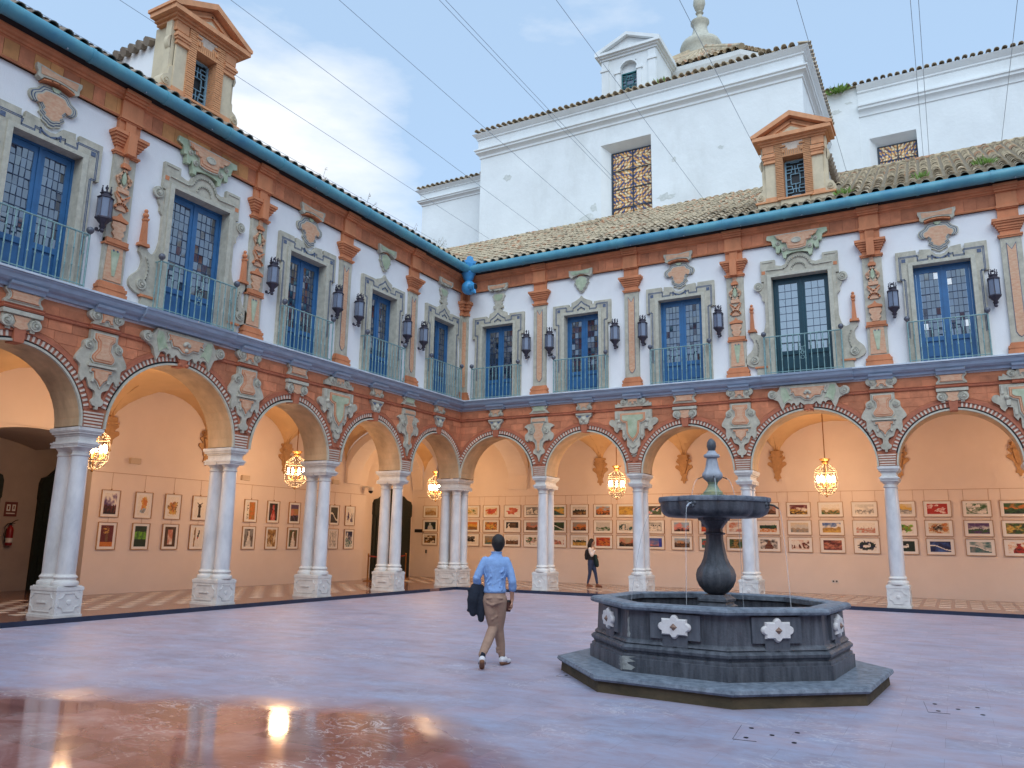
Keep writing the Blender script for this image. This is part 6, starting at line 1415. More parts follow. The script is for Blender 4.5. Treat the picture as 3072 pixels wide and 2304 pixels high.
prof_ring(mb, [(o, 22.9 + z * 1.25) for o, z in corn], [(12.7, 14.0), (27, 14.0)])
ob('cornice', mb.mesh('cornice', M_CHURCH, 30), ch)
eave_row(ch, (-3.9, 6.9), (11.4, 6.9), E1 + .02, .42, me=ETM); eave_row(ch, (11.2, 6.6), (11.2, 13.9), E1 + .02, .42, me=ETM, pitch=.3)
eave_row(ch, (-8.5, 8.5), (-3.75, 8.5), 19.88, .36, me=ETM); eave_row(ch, (11.3, 14.0), (27, 14.0), 22.92, .4, me=ETM)
eave_row(ch, (-3.72, 8.4), (-3.72, 6.6), E1 + .02, .42, me=ETM)
mb = MB()
def slab(pts, t=.06): mb.add([(x, y, z) for x, y, z in pts] + [(x, y, z - t) for x, y, z in pts], [tuple(range(len(pts))), tuple(range(2 * len(pts) - 1, len(pts) - 1, -1))] + [(i, i + len(pts), (i + 1) % len(pts) + len(pts), (i + 1) % len(pts)) for i in range(len(pts))])
slab([(-3.9, 6.75, E1 + .05), (11.35, 6.75, E1 + .05), (8.2, 10.5, E1 + 1.2), (0, 10.5, E1 + 1.2)]); slab([(11.35, 6.75, E1 + .05), (11.35, 14.4, E1 + .05), (8.2, 14.4, E1 + 1.2), (8.2, 10.5, E1 + 1.2)]); slab([(-3.9, 6.75, E1 + .05), (0, 10.5, E1 + 1.2), (0, 14.4, E1 + 1.2), (-3.9, 14.4, E1 + .05)])
slab([(-8.45, 8.35, 19.92), (-3.7, 8.35, 19.92), (-3.7, 12, 20.9), (-8.45, 12, 20.9)]); slab([(11.2, 13.8, 22.96), (27, 13.8, 22.96), (27, 18, 24), (11.2, 18, 24)])
# second, upper row of tile ends and a low tiled ridge
for i in range(46): x = -2.0 + i * .285; mb.tube([(x, 6.95, E1 + .26), (x, 7.9, E1 + .62)], [.095, .085], 7)
ob('roof', mb.mesh('roof', M_TILEV, 40), ch)
# old render patches on the limewashed walls
rg = random.Random(21)
for px_, pz_, w_, h_, py_ in ((1.9, 15.75, .8, .5, 6.9), (2.25, 16.2, .35, .5, 6.9), (5.5, 16.0, .9, .35, 6.9), (5.9, 17.6, .2, .3, 6.9), (-2.2, 18.6, .5, .35, 6.9), (7.9, 17.7, .3, .18, 6.9), (11.75, 21.9, .5, .28, 13.93), (12.3, 22.2, .45, .16, 13.93), (12.3, 17.3, .7, .4, 13.93)):
    pts_ = [(px_ + w_ * .5 * math.cos(2 * PI * k / 14) * rg.uniform(.5, 1.15), pz_ + h_ * .5 * math.sin(2 * PI * k / 14) * rg.uniform(.45, 1.2)) for k in range(14)]
    mb = MB(); mb.prism(pts_, py_ - .006, py_ + .01); ob('render_patch', mb.mesh('render_patch', M_RPATCH), ch)
# octagonal drum, its roof and the finial
dp = [(2.2, 10), (8.2, 10), (10.2, 12), (10.2, 18.2), (8.2, 20.2), (2.2, 20.2), (.2, 18.2), (.2, 12)]
mb = MB(); mb.prismz(dp, 20.5, 23.75); prof_ring(mb, [(0, 23.2), (.08, 23.25), (.08, 23.4), (.2, 23.6), (.25, 23.8), (0, 23.85)], dp + [dp[0]]); ob('drum', mb.mesh('drum', M_CHURCH), ch)
for a, b in zip(dp[:3], dp[1:4]): eave_row(ch, a, b, 23.88, .34, me=ETM)
mb = MB(); ap = (5.1, 15.1, 28.1); k = len(dp); cc = Vector((5.1, 15.1)); ring0 = []; ring1 = []
for x, y in dp: v = Vector((x, y)) - cc; e = cc + v * 1.05; ring0.append((e.x, e.y, 23.92)); e = cc + v * .16; ring1.append((e.x, e.y, 27.5))
mb.add(ring0 + ring1, [(i, (i + 1) % k, (i + 1) % k + k, i + k) for i in range(k)] + [tuple(range(k, 2 * k))])
for i in range(k):
    a, b = Vector(ring0[i]), Vector(ring1[i]); mb.tube([a + (b - a) * t for t in (0, .25, .5, .75, 1)], [.16, .14, .16, .14, .16], 7)
    a2, b2 = Vector(ring0[(i + 1) % k]), Vector(ring1[(i + 1) % k])
    for j in range(1, 16):
        t = j / 16; p = a + (a2 - a) * t; q_ = b + (b2 - b) * t; mb.tube([p, q_], [.1, .05], 6)
ob('drum_roof', mb.mesh('drum_roof', M_TILEV, 40), ch)
mb = MB(); mb.lathe([(1.0, 27.3), (.98, 27.75), (1.05, 27.9), (1.12, 28.1), (1.02, 28.35), (.8, 28.5), (.6, 28.65), (.55, 28.75), (.5, 28.8), (.38, 29.2), (.38, 29.45), (.5, 29.6), (.5, 29.7), (.36, 29.78), (.16, 29.95), (.13, 30.15), (.22, 30.25), (.12, 30.35), (.24, 30.5), (.33, 30.8), (.3, 31.1), (.14, 31.35), (.02, 31.4)], 5.1, 15.1, 20)
fi = ob('finial', mb.mesh('finial', M_STONE2, 50), ch)
mb = MB(); mb.tube([(5.1, 15.1, 31.3), (5.1, 15.1, 33.2)], .035, 6); mb.tube([(4.8, 15.1, 32.6), (5.4, 15.1, 32.6)], .03, 6); ob('iron_cross', mb.mesh('iron_cross', M_BLACK), fi)
# white roof dormer of the church
mb = MB(); y = 7.45; cx = 3.75
mb.box(cx - 1.32, cx - .38, y, y + 2.2, E1, 23.62); mb.box(cx + .38, cx + 1.32, y, y + 2.2, E1, 23.62); mb.box(cx - .38, cx + .38, y, y + 2.2, 23.25, 23.62)
mb.box(cx - .38, cx + .38, y + .12, y + .3, E1, 21.8); mb.box(cx - .38, cx + .38, y + .22, y + .4, 22.75, 23.3)
for sx in (-1, 1):
    mb.box(min(cx + sx * .42, cx + sx * .62), max(cx + sx * .42, cx + sx * .62), y - .05, y, E1, 22.8); mb.box(min(cx + sx * .38, cx + sx * .68), max(cx + sx * .38, cx + sx * .68), y - .09, y, 22.72, 22.85)
    mb.box(min(cx + sx * .95, cx + sx * 1.3), max(cx + sx * .95, cx + sx * 1.3), y - .06, y, E1, 23.5); mb.box(min(cx + sx * .92, cx + sx * 1.36), max(cx + sx * .92, cx + sx * 1.36), y - .1, y, 23.0, 23.1)
n = 10
for i in range(n):
    a0, a1 = PI * i / n, PI * (i + 1) / n; mb.add([(cx + .42 * math.cos(a0), y - .03, 22.85 + .42 * math.sin(a0)), (cx + .5 * math.cos(a0), y - .03, 22.85 + .5 * math.sin(a0)), (cx + .5 * math.cos(a1), y - .03, 22.85 + .5 * math.sin(a1)), (cx + .42 * math.cos(a1), y - .03, 22.85 + .42 * math.sin(a1)), (cx + .42 * math.cos(a0), y + .2, 22.85 + .42 * math.sin(a0)), (cx + .42 * math.cos(a1), y + .2, 22.85 + .42 * math.sin(a1))], [(0, 1, 2, 3), (0, 3, 5, 4)])
for z0, z1, e in ((23.55, 23.66, .03), (23.66, 23.74, .12), (23.74, 23.86, .22)): mb.box(cx - 1.34 - e, cx + 1.34 + e, y - .05 - e, y + 2.4, z0, z1)
for sx in (-1, 1): mb.prism([(cx, 24.62), (cx + sx * 1.56, 23.96), (cx + sx * 1.56, 23.86), (cx + sx * 1.36, 23.86), (cx, 24.46)], y - .26, y + 2.5)
mb.prism([(cx - 1.3, 23.86), (cx + 1.3, 23.86), (cx, 24.44)], y - .06, y + 2.4)
dd = ob('church_dormer', mb.mesh('church_dormer', M_CHURCH), ch)
mb = MB(); lattice(mb, cx - .36, cx + .36, 21.82, 22.74, y + .14); ob('lattice_window', mb.mesh('lattice_window', M_TEALW := mat('teal_lattice_paint', (.02, .16, .17), .5)), dd)
mb = MB(); mb.box(cx - .4, cx + .4, y + .2, y + .22, 21.4, 22.8); ob('dark_pane', mb.mesh('dark_pane', M_PANE), dd)
# patterned timber-and-glass windows
def mosaic(parent, x0, x1, z0, z1, y, nc, nr, pc):
    mb = MB(); cw, chh = (x1 - x0) / nc, (z1 - z0) / nr; e = .008; rg = random.Random(9)
    for i in range(nc):
        for j in range(nr):
            a, b, c, d = x0 + i * cw + e, x0 + (i + 1) * cw - e, z0 + j * chh + e, z0 + (j + 1) * chh - e
            mi_, mj = min(i, nc - 1 - i), j % 8 if j % 8 < 4 else 7 - j % 8
            q = (mi_ + mj) % 2 if min(i, nc - 1 - i) > 0 else j % 2
            s2 = 1 if (i < nc / 2) == (j % 8 < 4) else -1
            pc_ = [(0, 2), (3, 1), (1, 0), (2, 0), (0, 1), (1, 3)][(mi_ * 5 + mj * 3 + (mi_ * mj) % 3) % 6]
            pr = rg.uniform(.012, .03)
            if s2 > 0: t1, t2 = [(a, c), (b, c), (a, d)], [(b, c + e), (b, d), (a + e, d)]
            else: t1, t2 = [(a, c), (b, c), (b, d)], [(a, c + e), (b - e, d), (a, d)]
            mb.prism(t1, y - pr, y, pc_[0]); mb.prism(t2, y - pr * .6, y, pc_[1])
    w = ob('mosaic_window', mb.mesh('mosaic_window', [M_MOSO, M_MOSY, M_MOSB, M_MOSR]), parent)
    fr = MB(); fr.box((x0 + x1) / 2 - .025, (x0 + x1) / 2 + .025, y - .05, y + .01, z0, z1)
    k = int(round((z1 - z0) / pc))
    for i in range(k + 1): z = z0 + (z1 - z0) * i / k; fr.box(x0, x1, y - .045, y + .01, z - .02, z + .02)
    for x in (x0, x1): fr.box(x - .04, x + .04, y - .06, y + .01, z0, z1)
    fr.box(x0, x1, y - .001, y + .03, z0, z1); ob('glazing_bars', fr.mesh('glazing_bars', M_LEADD), w)
M_X2 = None
M_LEADD = mat('dark_bar', (.02, .03, .045), .5, var=0)
mosaic(ch, 2.98, 4.9, 15.2, 18.72, 7.32, 14, 26, .9); mosaic(ch, 13.38, 14.98, 16.9, 19.85, 14.42, 12, 20, .8)
mb = MB()
mb.add([(2.57, 6.9, 15), (2.57, 6.9, 19.05), (2.96, 7.34, 18.76), (2.96, 7.34, 15), (4.92, 6.9, 19.05), (4.92, 7.34, 18.76)], [(0, 1, 2, 3), (1, 4, 5, 2)])
ob('window_reveal', mb.mesh('window_reveal', M_CHURCH, None, False), ch); mb = MB()
mb.add([(13.05, 14.0, 16), (13.05, 14.0, 20.2), (13.36, 14.44, 19.88), (13.36, 14.44, 16), (15.0, 14.0, 20.2), (15.0, 14.44, 19.88)], [(0, 1, 2, 3), (1, 4, 5, 2)])
ob('window_reveal', mb.mesh('window_reveal', M_CHURCH, None, False), ch)
# weeds on the roofs
def weed(x, y, z, s, m_, lab, n=60, up=.5, seed=1):
    rg = random.Random(seed); mb = MB()
    for i in range(n):
        a = rg.uniform(0, 2 * PI); r = s * rg.uniform(0, .6) ; h = s * rg.uniform(.3, 1) * up; p = Vector((r * math.cos(a), r * .6 * math.sin(a), 0)); t = p * 1.6 + Vector((rg.uniform(-.1, .1) * s, 0, h)); w = .05 * s; d = Vector((rg.uniform(-1, 1), rg.uniform(-1, 1), rg.uniform(-.3, .3))).normalized() * w
        md = (p + t) / 2; mb.add([p, md + d, t, md - d], [(0, 1, 2, 3)])
    tag(ob('roof_weed', mb.mesh('roof_weed', m_, None, False), None, (x, y, z)), lab, 'plant')
weed(5.35, 7.3, E1 + .2, .75, M_PLANT, 'green weed tuft on the church eave at the foot of the white dormer', 150, .55, 1)
weed(11.9, 13.6, 22.7, .7, M_PLANT, 'green weed tuft where the church roof meets the long right wall', 130, .5, 2)
weed(13.0, -.1, 11.62, .38, M_PLANT, 'green weeds between roof tiles right of the orange dormer', 90, .6, 3)
weed(15.0, .25, 11.85, .32, M_PLANT, 'small green weed on the tiled roof, second from the right', 70, .6, 4)
weed(16.6, .7, 12.1, .4, M_PLANT, 'bright green weed on the tiled roof near the right edge', 90, .6, 5)
for i, u in enumerate((1.5, 3.0, 5.4, 7.4)): 
    rg = random.Random(i); mb = MB()
    for k in range(9):
        a = rg.uniform(-.5, .5); b = rg.uniform(-.4, .4); L_ = rg.uniform(.3, .7); mb.tube([(0, 0, 0), (a * .3, b * .3, L_ * .5), (a * .7, b * .7, L_)], .005, 3)
        for q in range(4): mb.ball((a * .7 + rg.uniform(-.05, .05), b * .7, L_ - rg.uniform(0, .2)), .012, 3)
    tag(ob('dry_weed', mb.mesh('dry_weed', M_DRY), None, (-.3, -u, 11.55)), 'dry weed stalks sticking up from the left-hand eave, ' + ['nearest the corner', 'second from the corner', 'third from the corner', 'farthest from the corner'][i], 'plant')
# awning wires stretched over the courtyard
WX = [(-5.2, 'first'), (-2.83, 'second'), (-.26, 'third'), (2.23, 'fourth'), (4.52, 'fifth'), (4.66, 'sixth'), (7.18, 'seventh'), (9.97, 'eighth'), (12.64, 'ninth'), (15.15, 'tenth'), (15.33, 'eleventh'), (17.5, 'twelfth')]
for x, nm in WX:
    mb = MB(); N = 14; y0 = 6.88 if x < 11.2 else (13.9 if x < 26 else 9)
    z0 = 15.45 if x < 11.2 else 15.9
    if x > 11.2: y0 = 6.1; z0 = 15.15
    pts = [(x, y0 + (-27 - y0) * t / N, z0 - (z0 - 15.3) * t / N - .5 * 4 * (t / N) * (1 - t / N) * .12) for t in range(N + 1)]
    mb.tube(pts, .0075, 5); tag(ob('overhead_wire', mb.mesh('overhead_wire', M_WIRE)), f'thin steel wire across the sky, {nm} from the left', 'wire', 'parallel wires stretched over the courtyard')

# plain buildings closing the courtyard behind and beside the viewer (seen only in reflections)
for nm, b_, lab in (('far_building', (27.5, 28.5, -30, 4, 0, 11.3), 'plain white building with terracotta base closing the right side of the courtyard, outside the frame'), ('far_building', (-6, 28, -31.5, -30.5, 0, 11.3), 'plain white building behind the viewer, outside the frame')):
    t = thing(nm, lab, 'building'); mb = MB(); x0, x1, y0, y1, z0, z1 = b_
    mb.box(x0, x1, y0, y1, 6.2, 10.4); ob('upper_wall', mb.mesh('upper_wall', M_PLASTER), t)
    mb = MB(); mb.box(x0 - .02, x1 + .02, y0 - .02, y1 + .02, 0, 6.2); mb.box(x0 - .1, x1 + .1, y0 - .1, y1 + .1, 10.4, 11.2); ob('lower_wall', mb.mesh('lower_wall', M_TERRA), t)

# ================================================================ FOUNTAIN
FC = (12.25, -12.71); FA = R_(-4.3) + PI / 8
ft = thing('fountain', 'octagonal dark marble fountain with white plaques, a lobed bowl and an egg-shaped finial', 'fountain', (FC[0], FC[1], 0), 0)
OCT = 1 / math.cos(PI / 8)
def octp(mb, prof, mi=0, cap=True): mb.lathe([(r, z) for r, z in prof], n=8, ang=FA, mi=mi, cap=cap)
mb = MB(); octp(mb, [(2.03, 0), (2.02, .12)], 1); octp(mb, [(2.02, .12), (2.06, .125), (2.085, .15), (2.07, .185), (2.03, .195), (1.2, .20)], 0, False)
ob('step', mb.mesh('step', [M_FSTL, M_FSIDE]), ft)
mb = MB(); octp(mb, [(1.645, .198), (1.645, .35), (1.62, .355), (1.62, .385), (1.59, .40), (1.60, .42), (1.625, .44), (1.63, .47), (1.60, .495), (1.57, .505), (1.585, .515), (1.575, .535), (1.545, .56), (1.53, .88), (1.545, .885), (1.56, .895)], 0, False)
octp(mb, [(1.2, .2), (1.40, .25), (1.40, .88)], 0, False)
ba = ob('basin', mb.mesh('basin', M_FST), ft)
mb = MB(); octp(mb, [(1.40, .885), (1.60, .888), (1.63, .90), (1.64, .925), (1.63, .95), (1.60, .965), (1.38, .965), (1.36, .95), (1.36, .89), (1.40, .885)], 0, False)
ob('rim', mb.mesh('rim', M_FSTL), ft)
mb = MB(); octp(mb, [(1.405, .58), (1.405, .60)], 0); ob('water', mb.mesh('water', M_WATER), ft)
M_PATCH = mat('mortar_patch', (.30, .32, .31), .8, var=.35, scale=12, bump=.5)
M_FREL = mat('relief_marble', (.06, .072, .09), .5, scale=14, col2=(.12, .135, .16), streak=6, bump=.3)
# face ornaments
pq = MB(); 
o = [(-.17, .10), (-.055, .10)] + arc(0, .10, .05, 160, 20, 6) + [(.055, .10), (.17, .10), (.17, .055)] + arc(.17, 0, .05, 70, -70, 6) + [(.17, -.055), (.17, -.10), (.055, -.10)] + arc(0, -.10, .045, -20, -160, 6) + [(-.055, -.10), (-.17, -.10), (-.17, -.055)] + arc(-.17, 0, .05, 250, 110, 6) + [(-.17, .055)]
pq.prism(o, -.03, .01); 
def bev(o, d, y0, y1):
    i_ = shrink(o, d); n = len(o); pq.add([(x, y0, z) for x, z in o] + [(x, y1, z) for x, z in i_], [(k, (k + 1) % n, (k + 1) % n + n, k + n) for k in range(n)] + [tuple(range(n, 2 * n))])
bev(o, .022, -.03, -.055); pqm = pq.mesh('plaque', M_FWH)
dm = MB(); dm.add([(-.05, -.055, 0), (0, -.055, -.045), (.05, -.055, 0), (0, -.055, .045), (0, -.09, 0)], [(0, 1, 4), (1, 2, 4), (2, 3, 4), (3, 0, 4)]); dmm = dm.mesh('diamond_boss', M_FBR)
rl = MB(); rl.prism([(-.3, .30), (.3, .30), (.3, .02), (.15, .02), (.15, -.17), (.06, -.17)] + arc(0, -.11, .055, -10, 190, 6) + [(-.06, -.17), (-.15, -.17), (-.15, .02), (-.3, .02)], -.036, .02); rlm = rl.mesh('relief_panel', M_FREL)
for k in range(8):
    a = FA + PI / 8 + k * PI / 4; ap_ = 1.545 / OCT
    x, y = ap_ * math.cos(a), ap_ * math.sin(a); rz = a + PI / 2
    o = ob('relief_panel', rlm, ba, (x * .998, y * .998, .57), rz); o.rotation_euler = (R_(-1), 0, rz)
    p = ob('plaque', pqm, ft, (x * 1.012, y * 1.012, .73), rz, (.9, 1, .9)); ob('diamond_boss', dmm, p)
# pale mortar repairs at the front-left basin corner
rg = random.Random(8); best = min(range(8), key=lambda k: (Vector((FC[0] + 1.6 * math.cos(FA + k * PI / 4), FC[1] + 1.6 * math.sin(FA + k * PI / 4))) - Vector((11.5, -14.2))).length)
a = FA + best * PI / 4; cd = Vector((math.cos(a), math.sin(a), 0))
for sgn_, w_, z0_, z1_, R0 in ((-1, .05, .56, .86, 1.54), (1, .03, .52, .80, 1.54), (-1, .12, .21, .36, 1.645), (1, .16, .22, .37, 1.645)):
    mb = MB(); e = Vector((math.cos(a + sgn_ * (PI / 2 + PI / 8)), math.sin(a + sgn_ * (PI / 2 + PI / 8)), 0)); nn = Vector((math.cos(a + sgn_ * PI / 8), math.sin(a + sgn_ * PI / 8), 0)) * .004
    n_ = 9; L0 = [cd * R0 + nn + Vector((0, 0, z0_ + (z1_ - z0_) * k / n_)) for k in range(n_ + 1)]; L1 = [p + e * w_ * rg.uniform(.35, 1.1) * (1 - .5 * k / n_ if R0 < 1.6 else 1) for k, p in enumerate(L0)]
    mb.add(L0 + L1, [(k, k + 1, n_ + 2 + k, n_ + 1 + k) for k in range(n_)]); ob('mortar_patch', mb.mesh('mortar_patch', M_PATCH), ba)
# stem, bowl, upper baluster
mb = MB()
def octs(prof, rot=FA): mb.lathe(prof, n=8, ang=rot)
mb.lathe([(.30, .60), (.30, .88), (.25, .90), (.24, .93), (.27, .94), (.27, .97), (.21, 1.0), (.20, 1.02)], n=4, ang=FA + PI / 8)
octs([(.10, 1.02), (.15, 1.05), (.215, 1.12), (.25, 1.20), (.256, 1.27), (.235, 1.34), (.19, 1.40), (.155, 1.48), (.13, 1.60), (.112, 1.72), (.11, 1.78), (.135, 1.785), (.14, 1.805), (.11, 1.815), (.105, 1.86), (.13, 1.90), (.17, 1.94), (.175, 1.96), (.205, 1.97), (.215, 2.02), (.15, 2.04)])
ob('stem', mb.mesh('stem', M_FST, 35), ft)
mb = MB(); n = 96; prof = [(.2, 2.0), (.50, 2.0), (.62, 2.01), (.685, 2.045), (.715, 2.10), (.72, 2.19), (.735, 2.198), (.745, 2.225), (.74, 2.255), (.70, 2.262), (.66, 2.25), (.60, 2.20), (.1, 2.18)]
vs = []; fs = []
for r, z in prof:
    for i in range(n):
        a = 2 * PI * i / n; ph = (a - FA) * 8 / (2 * PI); l = abs(math.sin(ph * PI)); k = 1 - .11 * (1 - l ** .5) * min(1, max(0, (r - .3) / .3)); vs.append((r * k * math.cos(a), r * k * math.sin(a), z))
for j in range(len(prof) - 1):
    for i in range(n): k = (i + 1) % n; fs.append((j * n + i, j * n + k, (j + 1) * n + k, (j + 1) * n + i))
mb.add(vs, fs + [tuple(range((len(prof) - 1) * n, len(prof) * n))]); mb.m = [1 if 6 <= i_ // n <= 9 else 0 for i_ in range(len(mb.f))]; bo = ob('bowl', mb.mesh('bowl', [M_FST, M_FSTL], 40), ft)
mb = MB(); mb.lathe([(.59, 2.24), (.01, 2.242)], n=32); ob('water', mb.mesh('water', M_WATER, 40), bo)
mb = MB(); mb.lathe([(.125, 2.24), (.125, 2.34), (.10, 2.36), (.075, 2.40), (.06, 2.44), (.07, 2.47)], n=16); mb.box(-.13, .13, -.13, .13, 2.22, 2.31); ob('mossy_base', mb.mesh('mossy_base', mat('mossy_stone', (.16, .26, .24), .7, scale=8, col2=(.42, .40, .20))), ft)
mb = MB(); octs([(.05, 2.45), (.09, 2.49), (.125, 2.52), (.135, 2.56), (.13, 2.585), (.105, 2.62), (.085, 2.68), (.072, 2.76), (.068, 2.79), (.10, 2.80), (.108, 2.82), (.10, 2.84), (.07, 2.855), (.05, 2.89)]); ob('baluster', mb.mesh('baluster', M_MARBLEB := mat('blue_grey_marble', (.36, .40, .46), .5, var=.2, scale=6, bump=.2), 35), ft)
mb = MB(); mb.lathe([(.03, 2.885), (.05, 2.90), (.064, 2.95), (.058, 3.0), (.035, 3.04), (.005, 3.058)], n=16); ob('egg_finial', mb.mesh('egg_finial', M_FST, 50), ft)
# spouts and jets
va = Vector((camo.location.x if False else 15.02 - FC[0], -23.2 - FC[1])).normalized(); vang = math.atan2(va.y, va.x)
for k in range(4):
    a = vang - R_(22) + k * PI / 2; c, s_ = math.cos(a), math.sin(a)
    mb = MB(); mb.tube([(.70 * c, .70 * s_, 2.17), (.80 * c, .80 * s_, 2.15), (.86 * c, .86 * s_, 2.11)], [.014, .012, .011], 7); sp = ob('spout', mb.mesh('spout', M_BLACK if k else M_MARBLEB, 40), ft)
    mb = MB(); 
    for q in range(6): t = q * PI / 3; e = Vector((-s_, c)); mb.ball((.715 * c + e.x * .045 * math.cos(t), .715 * s_ + e.y * .045 * math.cos(t), 2.17 + .045 * math.sin(t)), .026, 5)
    ob('rosette', mb.mesh('rosette', M_FST), sp)
    mb = MB(); P_ = []
    for t in range(12): d = t / 11; P_.append(((.86 + (.42 if k == 3 else .10) * d) * c, (.86 + (.42 if k == 3 else .10) * d) * s_, 2.11 - 1.5 * d ** 2))
    mb.tube(P_, [.004] * 6 + [.005] * 6, 6); ob('water_jet', mb.mesh('water_jet', M_JET, 60), sp)
    a = vang + R_(8) + k * PI / 2; c, s_ = math.cos(a), math.sin(a)
    mb = MB(); mb.tube([(.12 * c, .12 * s_, 2.545), (.19 * c, .19 * s_, 2.515)], .008, 6); sp = ob('spout', mb.mesh('spout', M_BLACK), ft)
    mb = MB(); P_ = [((.19 + .10 * t / 7) * c, (.19 + .10 * t / 7) * s_, 2.515 - .27 * (t / 7) ** 2) for t in range(8)]; mb.tube(P_, .005, 5); ob('water_jet', mb.mesh('water_jet', M_JET, 60), sp)
# drain covers
for x, y, lab in ((13.45, -15.55, 'square marble drain cover with five holes in the paving in front of the fountain'), (10.75, -13.5, 'small drain cover in the paving between the man and the fountain'), (14.9, -13.3, 'small drain cover with holes right of the fountain step')):
    t = thing('drain_cover', lab, 'drain cover', (x, y, 0), .1)
    mb = MB(); mb.box(-.3, .3, -.3, .3, .001, .005); ob('slab', mb.mesh('slab', M_DRAIN), t) if False else None
    mb = MB()
    for px, py in ((-.2, -.2), (.2, -.2), (.2, .2), (-.2, .2), (0, 0)): mb.lathe([(.022, .003), (.022, .005)], px, py, 10)
    mb.box(-.303, -.3, -.3, .3, .001, .002); mb.box(-.3, -.1, -.306, -.3, .001, .003)
    ob('holes', mb.mesh('holes', M_BLACK), t)

# ================================================================ PEOPLE
def rings(mb, rs, n=18):
    vs = []; fs = []
    for cx, cy, z, rx, ry in rs:
        for i in range(n): a = 2 * PI * i / n; vs.append((cx + rx * math.cos(a), cy + ry * math.sin(a), z))
    for j in range(len(rs) - 1):
        for i in range(n): k = (i + 1) % n; fs.append((j * n + i, j * n + k, (j + 1) * n + k, (j + 1) * n + i))
    mb.add(vs, fs + [tuple(range(n - 1, -1, -1)), tuple(range((len(rs) - 1) * n, len(rs) * n))])
def limb(mb, pts, rad, k=4, n=12):
    P_ = [Vector(p) for p in pts]; o = []; r_ = []
    for i in range(len(P_) - 1):
        p0, p1, p2, p3 = P_[max(i - 1, 0)], P_[i], P_[i + 1], P_[min(i + 2, len(P_) - 1)]
        for j in range(k):
            t = j / k; o.append(.5 * (2 * p1 + (p2 - p0) * t * .8 + (2 * p0 - 5 * p1 + 4 * p2 - p3) * t * t * 0 + (p2 - p1) * 0) if False else p1.lerp(p2, t)); r_.append(rad[i] + (rad[i + 1] - rad[i]) * (t * t * (3 - 2 * t)))
    o.append(P_[-1]); r_.append(rad[-1]); mb.tube(o, r_, n)
    for p, r in zip(P_, rad): mb.ball(p, r * .985, 8)
def soft(name, mb, m_, parent, vox=.011, it=3, loc=(0, 0, 0)):
    o = ob(name, mb.mesh(name, m_), parent, loc)
    r = o.modifiers.new('remesh', 'REMESH'); r.mode = 'VOXEL'; r.voxel_size = vox; r.use_smooth_shade = True
    s = o.modifiers.new('smooth', 'SMOOTH'); s.factor = .5; s.iterations = it; return o
def hand(mb, wr_, pd, side, sp, curl, scale=1.0):
    """palm from wrist wr_ along pd; side = direction thumb->little finger; sp = palm normal the fingers curl to"""
    wr_, pd, side, sp = map(Vector, (wr_, pd, side, sp)); pd.normalize(); side.normalize(); sp.normalize(); s = scale
    pe = wr_ + pd * .085 * s
    for k in range(4): limb(mb, [wr_ + side * (.02 * (k - 1.5)) * s, pe + side * (.023 * (k - 1.5)) * s], [.015 * s, .0135 * s], 3, 8)
    for k, L_ in enumerate((.068, .078, .072, .056)):
        b = pe + side * (.023 * (k - 1.5)) * s; d = pd; p = [b]
        for j, f in enumerate((.42, .33, .25)):
            a = curl * (.6 + .35 * j); d = (d * math.cos(a) + sp * math.sin(a)).normalized() if j == 0 else (d * math.cos(curl) + (sp * math.cos(curl * j) - pd * math.sin(curl * j)) * math.sin(curl)).normalized(); p.append(p[-1] + d * L_ * f * s)
        limb(mb, p, [.0105 * s, .0098 * s, .009 * s, .008 * s], 2, 8)
    b = wr_ + pd * .02 * s - side * .03 * s; limb(mb, [b, b - side * .022 * s + pd * .03 * s + sp * .012 * s, b - side * .018 * s + pd * .06 * s + sp * .03 * s], [.014 * s, .012 * s, .010 * s], 3, 8)

# ---- the walking man, seen from behind
man = thing('person', 'walking man seen from behind in a light blue shirt and tan trousers', 'person', (9.47, -13.66, 0), R_(29))
b = MB()
rings(b, [(.0, 0, .86, .13, .10), (.0, 0, .95, .145, .105), (0, 0, 1.05, .125, .09), (0, .01, 1.2, .145, .10), (0, .01, 1.34, .165, .105), (.0, .0, 1.42, .13, .085), (.01, 0, 1.47, .06, .06)])
limb(b, [(.01, .0, 1.44), (.03, .01, 1.53)], [.058, .052]); b.ball((.035, .02, 1.615), .105, 12, 0, .76, .93, 1.06)
limb(b, [(.035, .105, 1.60), (.035, .125, 1.585)], [.014, .013], 2, 6)
for sx in (-1, 1): b.ball((.035 + sx * .078, .01, 1.605), .026, 6, 0, .4, 1, 1.2)
# right arm (image right) with cup; left arm with jacket
RS, RE, RW = (.165, 0, 1.39), (.235, -.045, 1.11), (.235, .03, .87)
LS, LE, LW = (-.16, 0, 1.39), (-.245, -.05, 1.15), (-.235, .09, 1.02)
limb(b, [RS, RE, RW], [.05, .038, .026]); limb(b, [LS, LE, LW], [.05, .038, .027])
hand(b, (.235, .035, .865), (0.02, .12, -1), (.0, 1, .12), (-1, 0, 0), .75)
hand(b, (-.235, .095, 1.015), (.1, .8, -.35), (1, -.2, 0), (0, .1, -1), .55)
